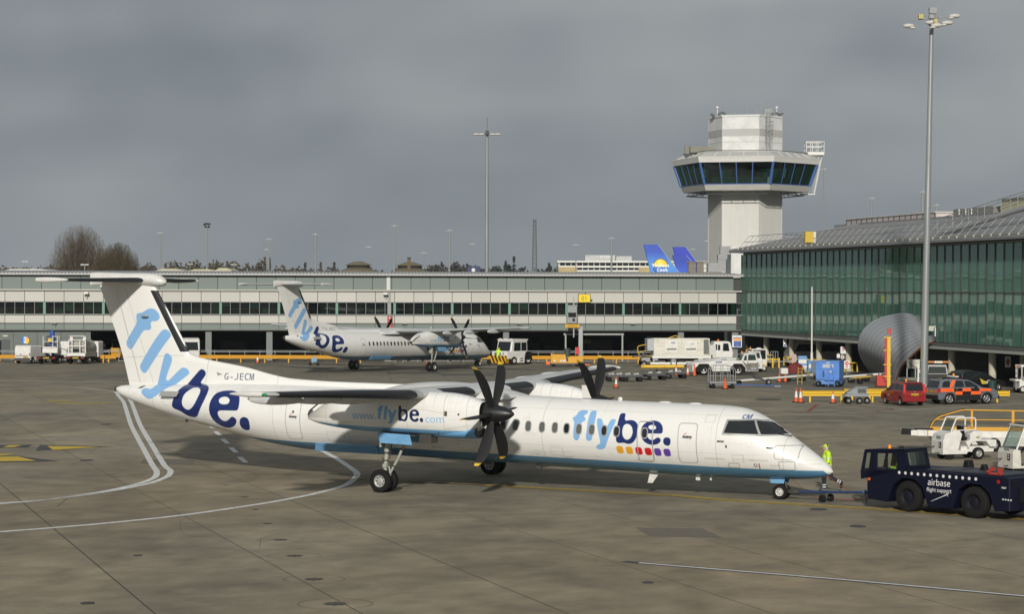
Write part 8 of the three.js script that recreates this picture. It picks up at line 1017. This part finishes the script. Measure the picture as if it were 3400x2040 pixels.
  const bb = thing('blue_tow_bar', 'thin blue tow bar lying on the concrete right of cage trolley', 'tow bar', [16.8, 0.12, -167.2], 0.1); obj('bar', [TB([0, 0.1, 0], [3.8, -0.02, 0], 0.05, 8)], P([0.05, 0.12, 0.35], 0.5), bb); obj('foot', [B(0.5, 0.08, 0.2, 3.6, -0.06, 0)], M.grey, bb);
  const st = thing('step_frame', 'yellow step frame with ladder in front of the red covered cart', 'steps', [22.6, 0, -172.3]); obj('ladder', [TB([-0.1, 0, 0.3], [0.0, 1.35, 0.1], 0.03), TB([0.25, 0, 0.3], [0.3, 1.35, 0.1], 0.03), ...[0.25, 0.5, 0.75, 1.0, 1.25].map(y => TB([-0.07, y, 0.25], [0.28, y, 0.25], 0.02)), TB([0.3, 1.35, 0.1], [0.9, 0.75, 0], 0.03), TB([0.45, 1.38, 0.1], [1.05, 0.78, 0], 0.03)], P([0.50, 0.40, 0.06], 0.6), st);
  const rc = thing('red_covered_cart', 'cart under a dark red cover beside the blue unit', 'cart', [23.2, 0, -178.6], 0.2); obj('cover', [new THREE.SphereGeometry(0.7, 14, 8, 0, 7, 0, 1.7).scale(1.1, 1.1, 0.8).translate(0, 0.75, 0)], S([0.13, 0.012, 0.012], 0.8), rc); obj('deck', [B(1.9, 0.12, 1.0, -0.1, 0.5, 0)], M.darkGrey, rc); obj('white_tank', [RB(0.6, 0.5, 0.6, 0.08, -1.0, 0.82, 0)], M.white, rc); for (const x of [-0.7, 0.6]) for (const z of [0.4, -0.4]) wheel(rc, x, 0.2, z, 0.2, 0.12, Math.sign(z), M.black);
  const fp = thing('blue_white_cabinet', 'upright blue and white cabinet behind the red covered cart', 'cabinet', [26.2, 0, -197]); obj('cabinet', [RB(0.8, 1.5, 0.5, 0.04, 0, 0.75, 0)], P([0.14, 0.30, 0.58], 0.5), fp); obj('white_panel', [B(0.7, 0.35, 0.02, 0, 1.0, 0.26), B(0.7, 0.35, 0.02, 0, 0.45, 0.26)], M.white, fp); obj('red_ringed_sign', [B(0.4, 0.7, 0.03, -0.75, 1.3, 0.2), C(0.04, 0.04, 1.3, -0.75, 0.65, 0.18, 'y', 6)], P([0.5, 0.35, 0.35], 0.6), fp);
  const ns = thing('no_entry_sign', 'small no entry sign at the right edge of the blue unit', 'sign', [27.0, 0, -176]); obj('panel', B(0.42, 0.62, 0.03, 0, 1.45, 0), print(64, 96, (x, w, h) => { x.fillStyle = '#e2e0dc'; x.fillRect(0, 0, w, h); x.fillStyle = '#b01c24'; x.beginPath(); x.arc(w / 2, h * 0.35, w * 0.4, 0, 7); x.fill(); x.fillStyle = '#eee'; x.fillRect(w * 0.22, h * 0.31, w * 0.56, h * 0.08); x.fillStyle = '#b01c24'; x.fillRect(w * 0.2, h * 0.72, w * 0.6, h * 0.14); }), ns); obj('post', [TB([0, 0, -0.05], [0, 1.7, -0.05], 0.03)], M.grey, ns);
  // more bars stored beyond the blue unit
  const stored = (label, p, turn, c, l) => { const t = thing('stored_tow_bar', label, 'tow bar', p, turn); obj('bar', [TB([0, 0.45, 0], [l, 0.62, 0], 0.09, 8)], c, t); obj('head', [B(0.5, 0.16, 0.4, l, 0.6, 0), B(0.35, 0.14, 0.3, 0, 0.42, 0)], M.darkGrey, t); obj('leg', [TB([l * 0.4, 0.5, 0], [l * 0.4, 0.2, 0.25], 0.05), TB([l * 0.4, 0.5, 0], [l * 0.4, 0.2, -0.25], 0.05)], c, t); for (const z of [0.28, -0.28]) wheel(t, l * 0.4, 0.2, z, 0.2, 0.12, Math.sign(z), M.black); };
  stored('white stored tow bar just right of the blue unit', [26.3, 0, -175.4], 0.25, M.whiteDull, 2.6); stored('grey stored tow bar under the patterned container', [27.3, 0, -177.5], 0.3, M.grey, 2.9); stored('mustard stored tow bar left of the yellow barrier post', [26.9, 0, -173.4], 0.05, P([0.40, 0.25, 0.03], 0.6), 1.9);
  stored('white tipped stored tow bar behind the yellow barrier post', [28.0, 0, -178.0], 0.1, M.white, 2.4);
  // yellow and white bars and flat trolleys in the middle distance
  const yb = thing('yellow_pole', 'long yellow pole lying in front of the generator truck', 'pole', [11.8, 0, -199], 0.02); obj('pole', [TB([0, 0.42, 0], [3.9, 0.45, 0], 0.16, 10)], M.yellow, yb); obj('collar', [C(0.2, 0.2, 0.16, 2.1, 0.44, 0, 'x', 12), C(0.19, 0.19, 0.25, 0.1, 0.42, 0, 'x', 12)], M.amberYellow, yb); obj('stand', [B(0.1, 0.3, 0.4, 0.9, 0.15, 0), B(0.1, 0.3, 0.4, 3.2, 0.15, 0)], M.darkGrey, yb);
  const wb = thing('white_pole_bundle', 'long white pole lying behind the yellow pole', 'pole', [12.7, 0, -200.3], 0.02); obj('pole', [TB([0, 0.66, 0], [3.3, 0.66, 0], 0.13, 10)], M.white, wb); obj('dark_strap', [C(0.14, 0.14, 0.1, 1.9, 0.66, 0, 'x', 10), C(0.14, 0.14, 0.1, 2.4, 0.66, 0, 'x', 10)], M.black, wb); obj('stand', [B(0.1, 0.55, 0.4, 0.6, 0.27, 0), B(0.1, 0.55, 0.4, 2.8, 0.27, 0)], M.darkGrey, wb);
  const dolly = (label, p, w, turn) => { const t = thing('roller_dolly', label, 'dolly', p, turn, 'low roller dollies parked in a row'); obj('deck', [B(w, 0.1, 1.4, w / 2, 0.42, 0), B(w, 0.14, 0.06, w / 2, 0.5, 0.7)], M.darkGrey, t); const ro = []; for (let i = 0; i < 7; i++) ro.push(C(0.05, 0.05, 1.3, w * (i + 0.5) / 7, 0.51, 0, 'z', 8)); obj('roller', ro, M.galv, t); obj('corner_stop', [0, 1, 2, 3].map(i => B(0.18, 0.18, 0.1, w * (0.15 + i * 0.23), 0.6, 0.4 - i % 2 * 0.8, 0.4)), P([0.5, 0.5, 0.48], 0.5), t); obj('drawbar', [TB([w, 0.35, 0], [w + 0.5, 0.3, 0], 0.04)], M.steel, t); for (const x of [0.15, w - 0.15]) for (const z of [0.6, -0.6]) wheel(t, x, 0.22, z, 0.22, 0.16, Math.sign(z), M.black); };
  dolly('low dark roller dolly nearest the propeller blade', [7.7, 0, -177.2], 1.4, 0.06); dolly('low dark roller dolly second from the propeller blade', [9.0, 0, -177.0], 1.5, 0.1); dolly('low roller dolly with bright corner stops in the middle of the row', [11.0, 0, -180], 1.6, 0.2); dolly('low roller dolly nearest the row of three cones', [12.9, 0, -183], 1.6, 0.2);
  const fr = thing('yellow_chock_rack', 'yellow wheeled rack with white fittings by the amber guard rail', 'rack', [4.2, 0, -210.2], 0.05); obj('frame', [B(1.3, 0.7, 0.5, 0.3, 0.85, 0), B(0.1, 1.0, 0.5, -0.4, 0.8, 0), B(1.4, 0.5, 0.5, 1.9, 0.72, 0, 0, 0, 0.12), B(2.8, 0.14, 1.0, 0.9, 0.42, 0)], M.amberYellow, fr); obj('fittings', [-0.1, 0.5, 0.75, 0.9].map(x => new THREE.SphereGeometry(0.13, 10, 6).translate(x, 0.55, 0.35)), M.white, fr); obj('deck_rail', [B(3.0, 0.12, 1.1, 1.0, 0.3, 0)], M.darkGrey, fr); obj('orange_end', [B(0.35, 0.25, 0.4, -0.75, 0.35, 0.3), B(0.9, 0.08, 0.2, 2.8, 0.2, 0.5)], dayOrange, fr); obj('grey_bin', [C(0.3, 0.26, 0.8, 1.15, 1.35, -0.2, 'y', 14)], P([0.05, 0.07, 0.07], 0.6), fr); for (const x of [-0.2, 2.1]) for (const z of [0.4, -0.4]) wheel(fr, x, 0.18, z, 0.18, 0.2, Math.sign(z), M.black);
  const bc = thing('blue_hand_cart', 'tiny pale blue hand cart below the far aircraft tail', 'cart', [-19.15, 0, -211.4], 0.1); obj('body', [RB(0.55, 0.32, 0.5, 0.04, 0, 0.5, 0), B(0.3, 0.22, 0.3, 0.05, 0.78, 0), TB([-0.2, 0.6, 0], [-0.3, 0.95, 0], 0.03)], P([0.16, 0.35, 0.55], 0.5), bc); for (const x of [-0.36, 0.36]) wheel(bc, x, 0.15, 0.1, 0.15, 0.1, 1, M.black);
}
// ---------------------------------------------------------------- beyond the pier
const far2 = (u, v, z) => [(u - 1236.5) / 5266 * z, 7.55 - (v - 696.5) / 5266 * z];
{
  const tail = (label, p, h, c0, c1, logo, turn = 0) => { // aircraft seen only by its fin above the pier roof; the rest stands hidden behind it
    const t = thing('parked_airliner', label, 'airliner', p, turn), y0 = 4.2;
    const map = canvas(256, 256, (x, w, hh) => { const g = x.createLinearGradient(0, 0, 0, hh); g.addColorStop(0, c0); g.addColorStop(0.12, c0); g.addColorStop(0.32, c1); g.addColorStop(1, c1); x.fillStyle = g; x.fillRect(0, 0, w, hh); if (logo) { x.save(); x.translate(66, 97); x.scale(0.57, 0.68); x.fillStyle = '#1b2c63'; x.beginPath(); x.arc(0, 0, 52, 0, 7); x.fill(); const q = x.createRadialGradient(-6, -30, 4, 0, -10, 52); q.addColorStop(0, '#fbe66a'); q.addColorStop(1, '#e0a915'); x.fillStyle = q; x.beginPath(); x.arc(0, 0, 48, Math.PI * 1.02, Math.PI * 1.98); x.quadraticCurveTo(0, 10, -48, -4); x.fill(); x.fillStyle = '#2c6cc4'; x.beginPath(); x.arc(0, 0, 47, 0.1, Math.PI - 0.1); x.fill(); x.fillStyle = '#f4f4f2'; x.font = 'bold 31px sans-serif'; x.textAlign = 'center'; x.fillText('Thomas', 0, 6); x.fillText('Cook', 12, 34); x.restore(); } });
    const W1 = 9.1, g = PR([[0, h], [1.95, h], [W1, y0], [2.4, y0]], 0.5, 0, 0.06); const p2 = g.attributes.position, u2 = g.attributes.uv; for (let i = 0; i < p2.count; i++) u2.setXY(i, p2.getX(i) / W1, (p2.getY(i) - y0 - 1.5) / (h - y0 - 1.5));
    obj('fin', g, new THREE.MeshPhysicalMaterial({ map, roughness: 0.35, clearcoat: 0.5 }), t); obj('leading_edge', [TB([1.95, h, 0], [W1 - 0.05, y0 + 0.1, 0], 0.07, 6)], P([0.5, 0.52, 0.58], 0.4), t);
    obj('fuselage', [new THREE.CylinderGeometry(1.9, 1.9, 26, 20).rotateZ(Math.PI / 2).translate(19, 3.2, 0), new THREE.CylinderGeometry(0.3, 1.9, 9, 20).rotateZ(Math.PI / 2).translate(2, 3.6, 0)], M.white, t); obj('tailplane', [PR([[-0.6, 4.4], [1.2, 4.4], [2.2, 4.6], [0.2, 4.6]], 11, 0, 0.03)], M.white, t); return t;
  };
  { const [x] = far2(1553, 590, 300); tail('sky blue airliner fin with yellow sun emblem and Thomas Cook name above pier', [x, 0, -300], 13.6, '#2c4fb4', '#4a8bd8', true); }
  { const [x] = far2(1623, 596, 330); tail('dark blue airliner fin, upper of two overlapping right of emblem fin', [x, 0, -330], 13.85, '#2438b0', '#2a46b8', false); }
  { const [x] = far2(1622, 615, 310); tail('dark blue airliner fin, lower of two overlapping right of emblem fin', [x, 0, -310], 12.3, '#2740a8', '#2f56c0', false); }
  { const [x, y] = far2(1128, 644, 330); const t = thing('parked_airliner', 'tip of a navy fin and white fuselage just over the pier roof', 'airliner', [x, 0, -330]); obj('fin', [PR([[0, y], [1.9, y], [2.4, y - 3.2], [0.3, y - 3.2]], 0.4, 0, 0.04)], P([0.012, 0.02, 0.11], 0.4), t); obj('fin_emblem', [C(0.28, 0.28, 0.02, 0.95, y - 0.55, 0.21, 'z', 14)], M.white, t); obj('fuselage', [new THREE.CylinderGeometry(1.6, 1.6, 16, 18).rotateZ(Math.PI / 2).translate(-5.5, y - 2.75, -1)], M.white, t); }
}
{ // hotel
  const z = 640, [x0] = far2(1348, 0, z), [x1] = far2(1575, 0, z), t = thing('hotel', 'long low white and tan hotel with ribbon windows behind the pier', 'hotel', [x0, 0, -z]), L = x1 - x0 + 22, yv = v => far2(0, v, z)[1];
  obj('wall', [B(L, yv(633) , 12, L / 2, yv(633) / 2, -6)], P([0.55, 0.535, 0.49], 0.6), t); obj('roof_edge', [B(L + 0.8, 0.5, 13, L / 2, yv(632), -6)], M.white, t); obj('tan_end_wall', [B(5.4, yv(645), 0.6, 2.7, yv(645) / 2, 0.35), B(6, yv(645), 0.6, 26.5, yv(645) / 2, 0.35)], P([0.46, 0.36, 0.18], 0.7), t);
  for (let i = 0; i < 16; i++) for (const v of [638.5, 649.5]) { const g = obj('window', B(1.45, 1.1, 0.12, 1.2 + i * 1.68, yv(v), 0.1), M.glass, t); if (v > 640 && (i < 3)) g.visible = true; } obj('floor_band', [B(L, 0.55, 0.25, L / 2, yv(644), 0.2), B(L, 0.45, 0.25, L / 2, yv(654), 0.2)], M.white, t);
  obj('plant_room', [B(8.9, 2.0, 5, 12.4, yv(632) + 1.0, -6), B(4.6, 1.7, 5, 19.4, yv(632) + 0.85, -6.4)], P([0.45, 0.46, 0.46], 0.6), t);
  obj('name_sign', B(3.0, 0.55, 0.1, 13.9, yv(632) + 1.4, -3.42), print(160, 30, (x, w, h) => { x.fillStyle = '#d8d8d4'; x.fillRect(0, 0, w, h); x.fillStyle = '#4a3f58'; x.font = 'bold 25px sans-serif'; x.textAlign = 'center'; x.textBaseline = 'middle'; x.fillText('Premier Inn', w / 2, h / 2 + 1); }), t);
  const w2 = thing('far_white_building', 'sliver of white building seen between the blue fins', 'building', [far2(1560, 0, 560)[0], 0, -560]); obj('wall', [B(16, 10.6, 6, 7, 5.3, 0)], M.white, w2); obj('window', [0, 1, 2, 3, 4].map(i => B(1.2, 0.7, 0.1, 0.8 + i * 2.6, 9.4, 3.05)), M.glass, w2);
}
{ // brown tent-like roofs and the chimney
  const br = P([0.16, 0.135, 0.085], 0.85), dk = P([0.045, 0.04, 0.03], 0.9);
  const tent = (u, w, v0, v1, label) => { const z = 520, [x, yt] = far2(u, v0, z), t = thing('tent_roofed_hall', label, 'hall', [x, 0, -z]), yb = far2(0, v1, z)[1], R = w / 2 / 5266 * z; obj('roof', [new THREE.CylinderGeometry(R * 0.30, R, yt - 1.5 - (yb - 2), 8, 1).translate(0, (yt - 1.5 + yb - 2) / 2, 0)], br, t); obj('lantern_roof', [new THREE.CylinderGeometry(R * 0.10, R * 0.36, 0.9, 8).translate(0, yt - 0.35, 0)], br, t); obj('lantern', [new THREE.CylinderGeometry(R * 0.28, R * 0.30, 0.7, 8).translate(0, yt - 1.1, 0)], dk, t); obj('wall', [new THREE.CylinderGeometry(R, R, yb - 2, 8).translate(0, (yb - 2) / 2, 0)], br, t); };
  tent(866, 190, 634, 664, 'brown tent roofed hall with lantern top, the left of two'); tent(990, 200, 635, 664, 'brown tent roofed hall beside the chimney, the right of two');
  const [cx, cy] = far2(988, 624, 505), c = thing('brick_chimney', 'square brown brick chimney in front of the right tent roof', 'chimney', [cx, 0, -505]); obj('stack', [B(0.75, cy, 0.75, 0, cy / 2, 0)], P([0.14, 0.10, 0.06], 0.9), c); obj('cap', [B(0.85, 0.25, 0.85, 0, cy, 0)], dk, c);
  const pale = (u0, u1, v, z, label, c) => { const [x0, y] = far2(u0, v, z), [x1] = far2(u1, v, z), t = thing('low_shed', label, 'shed', [x0, 0, -z]); const w = x1 - x0; obj('wall', [B(w, y - 0.4, 8, w / 2, (y - 0.4) / 2, 0)], P([0.3, 0.29, 0.26], 0.8), t); obj('roof', [PR([[0, y - 0.45], [w * 0.3, y], [w * 0.7, y], [w, y - 0.35], [w, y - 0.6], [0, y - 0.6]], 8.4, 0, 0.02)], P(c, 0.7), t); };
  pale(527, 570, 650, 300, 'pale cream shed roof peeping over the pier left of centre', [0.52, 0.49, 0.36]); pale(380, 460, 652, 310, 'pale cream shed roof right of the bare trees', [0.50, 0.48, 0.38]); pale(0, 160, 653.5, 300, 'white flat roof showing over the pier at far left', [0.6, 0.6, 0.58]);
  pale(455, 540, 653, 306, 'long low cream roof between the two pale shed roofs', [0.52, 0.49, 0.36]);
}
{ // bare trees, conifers and distant woods
  const twigM = S([0.17, 0.138, 0.10], 0.9), barkM = P([0.095, 0.08, 0.06], 0.9), bushM = S([0.125, 0.098, 0.052], 0.9);
  function bareTree(label, x, z, H, Wd, stems, twN, mat, seedV, skew = 0) { // fan of stems from the ground, dividing into ever finer twigs up to a rounded outline
    const t = thing('bare_tree', label, 'tree', [x, 0, z]); seed = seedV;
    const limbs = [], twigs = [], reach = (a, b) => { const s = Math.min(1, Math.hypot(a, b)), base = H * (0.30 + 0.70 * Math.sqrt(1 - 0.92 * s * s)); return [a * Wd * 0.56 + skew * base, base, b * Wd * 0.45]; };
    const curve = (a, b, s, wob) => { const e = reach(a, b), k = Math.pow(s, 0.82); return [e[0] * (0.35 * s + 0.65 * k) + wob * Math.sin(s * 9 + a * 20) * 0.12, e[1] * s, e[2] * k + wob * Math.cos(s * 8 + b * 20) * 0.12]; };
    const run = (out, a, b, s0, s1, r0, r1, n, wob, da = 0, db = 0, sides = 4) => { for (let i = 0; i < n; i++) { const u = i / n, v = (i + 1) / n; out.push(TB(curve(a + da * u * u, b + db * u * u, mix(s0, s1, u), wob), curve(a + da * v * v, b + db * v * v, mix(s0, s1, v), wob), mix(r0, r1, u), sides, mix(r0, r1, v))); } };
    for (let i = 0; i < stems; i++) {
      const a = (i + 0.5) / stems * 2 - 1 + rr(-0.06, 0.06), b = rr(-0.8, 0.8) * (1 - a * a * 0.6);
      run(limbs, a * 0.9, b, 0.0, 0.8, 0.13, 0.035, 6, 1, 0, 0, 6);
      for (let k = 0; k < 9; k++) { const da = rr(-0.34, 0.34), db = rr(-0.4, 0.4), s0 = rr(0.15, 0.6); run(limbs, a * 0.9, b, s0, rr(0.82, 0.97), 0.05, 0.018, 5, 1, da, db, 4);
        for (let m = 0; m < twN; m++) { const s1 = rr(0.45, 0.9), A = a * 0.9 + da * s1, B2 = b + db * s1; run(twigs, A, B2, s1 * rr(0.8, 1), Math.min(1.03, s1 + rr(0.12, 0.35)), 0.018, 0.008, 2, 1.2, rr(-0.42, 0.42), rr(-0.42, 0.42), 3); } }
    }
    obj('trunk', limbs, barkM, t); obj('crown', twigs, mat, t).userData.kind = 'stuff';
  }
  { const z = 330, [x, y] = far2(193, 552, z); bareTree('large bare branching tree with rounded crown above the pier at left', x, -z, y, 10.2, 28, 9, twigM, 11, 0.0); }
  { const z = 318, [x, y] = far2(264, 594, z); bareTree('smaller dense brown shrubby tree leaning right of the large bare tree', x, -z, y, 8.2, 24, 16, bushM, 29, 0.10); }
  const masses = (label, list, z, mat, n, sz, seedV, name = 'woodland') => { seed = seedV; const pos = []; const g0 = new THREE.OctahedronGeometry(1, 0).toNonIndexed().attributes.position;
    for (const [u, v, hw] of list) { const [x, y] = far2(u, v, z), W2 = hw / 5266 * z; for (let i = 0; i < n; i++) { const a = rr(-1, 1), top = Math.sqrt(1 - a * a) * rr(0.8, 1.02), X = x + a * W2, Y = Math.max(0.5, y * (0.30 + 0.70 * top) * Math.pow(rnd(), 0.45)), Z = -z + rr(-6, 6), s = sz * rr(0.5, 1.3), ry = rr(0, 3); for (let k = 0; k < g0.count; k++) { const px = g0.getX(k) * s * rr(0.6, 1.2), py = g0.getY(k) * s * rr(0.5, 1.0), pz = g0.getZ(k) * s; pos.push(X + px * Math.cos(ry) - pz * Math.sin(ry), Y + py, Z + px * Math.sin(ry) + pz * Math.cos(ry)); } } }
    const g = new THREE.BufferGeometry(); g.setAttribute('position', new THREE.Float32BufferAttribute(pos, 3)); g.computeVertexNormals(); const o = obj(name, g, mat); o.userData.label = label; o.userData.category = 'woodland'; o.userData.kind = 'stuff'; };
  const w1 = S([0.085, 0.068, 0.044], 1), w2 = S([0.055, 0.048, 0.036], 1), w3 = S([0.028, 0.036, 0.026], 1), w4 = S([0.075, 0.066, 0.03], 1);
  masses('brownish leafless woodland strip along the skyline at left', [[20, 646, 40], [60, 645, 40], [115, 642, 45], [150, 644, 40], [330, 640, 30], [360, 634, 22], [420, 632, 40], [470, 630, 40], [520, 628, 40], [560, 630, 40], [600, 636, 40], [630, 626, 22], [680, 642, 40], [720, 646, 40], [760, 648, 40], [800, 650, 40]], 900, w1, 420, 0.62, 5);
  masses('greenish hedge strip in front of the left woodland', [[420, 640, 40], [470, 637, 40], [530, 634, 30]], 760, w4, 200, 0.7, 8);
  masses('dark wooded rise behind the navy fin right of the tent roofs', [[1040, 640, 26], [1065, 634, 30], [1100, 632, 30], [1130, 636, 28], [1150, 640, 26], [1180, 642, 30]], 900, w2, 420, 0.65, 13);
  masses('dark mixed woodland strip between mast and hotel', [[1200, 640, 26], [1225, 636, 20], [1262, 644, 30], [1300, 648, 30], [1325, 640, 16], [1345, 645, 22]], 880, w3, 380, 0.62, 17);
  masses('continuous low brown woodland edge just above the pier roof', Array.from({ length: 44 }, (_, i) => [i * 19, 647 + (i * 29 % 7) - (i > 22 && i < 33 ? 5 : 0), 22]), 940, w1, 170, 0.7, 61);
  masses('low hazy woodland along the far horizon', Array.from({ length: 26 }, (_, i) => [i * 70, 652 - (i * 37 % 9), 60]), 1700, S([0.06, 0.058, 0.05], 1), 90, 2.0, 23);
  const slim = (u, v, z, w, label, m, sd) => { seed = sd; const [x, y] = far2(u, v, z), t = thing('skyline_tree', label, 'tree', [x, 0, -z]), W2 = w / 5266 * z / 2; obj('trunk', [TB([0, 0, 0], [0, y * 0.8, 0], 0.25, 5, 0.08)], barkM, t); const gs = []; for (let i = 0; i < 150; i++) { const k = Math.pow(rnd(), 0.8), yy = 3 + (y - 3) * k, r = W2 * (1.05 - k) * Math.sqrt(rnd()), a = rr(0, 6.3); const s = rr(0.25, 0.6); gs.push(new THREE.TetrahedronGeometry(s, 0).scale(1.4, 0.8, 1.4).rotateY(a).translate(Math.cos(a) * r, yy, Math.sin(a) * r)); } obj('crown', gs, m, t).userData.kind = 'stuff'; };
  slim(1241, 620, 820, 26, 'tall dark conifer, highest of the skyline conifers', w3, 31); slim(1221, 630, 830, 24, 'dark conifer left of the highest conifer', w3, 33); slim(1326, 634, 820, 26, 'rounded dark tree by the left end of hotel', w3, 35); slim(640, 622, 860, 14, 'slim poplar beside the thin masts, left of two', w1, 37); slim(652, 626, 860, 12, 'slim poplar beside the thin masts, right of two', w1, 39); slim(738, 636, 860, 22, 'rounded dark tree by the white mast left of tent roofs', w2, 41); slim(775, 634, 870, 16, 'slim tree right of the white mast', w1, 43); slim(808, 634, 870, 14, 'narrow tree at left foot of the first tent roof', w2, 45);
}
{ // small distant street lamps over the roof line
  const lamp = (u, v, z, l) => { const [x, y] = far2(u, v, z), t = thing('street_lamp', l, 'street lamp', [x, 0, -z]); obj('post', [TB([0, 0, 0], [0, y, 0], 0.07, 6)], M.grey, t); obj('lamp_head', [B(0.5, 0.12, 0.2, -0.3, y, 0), B(0.5, 0.12, 0.2, 0.3, y, 0)], M.white, t); };
  lamp(62, 635, 400, 'twin headed street lamp in the far left over the pier roof'); lamp(206, 642, 300, 'twin headed street lamp in front of the bare tree'); lamp(566, 641, 420, 'small street lamp near the cream shed roof'); lamp(460, 640, 430, 'small street lamp before the left woodland');
}
renderer.render(scene, camera);
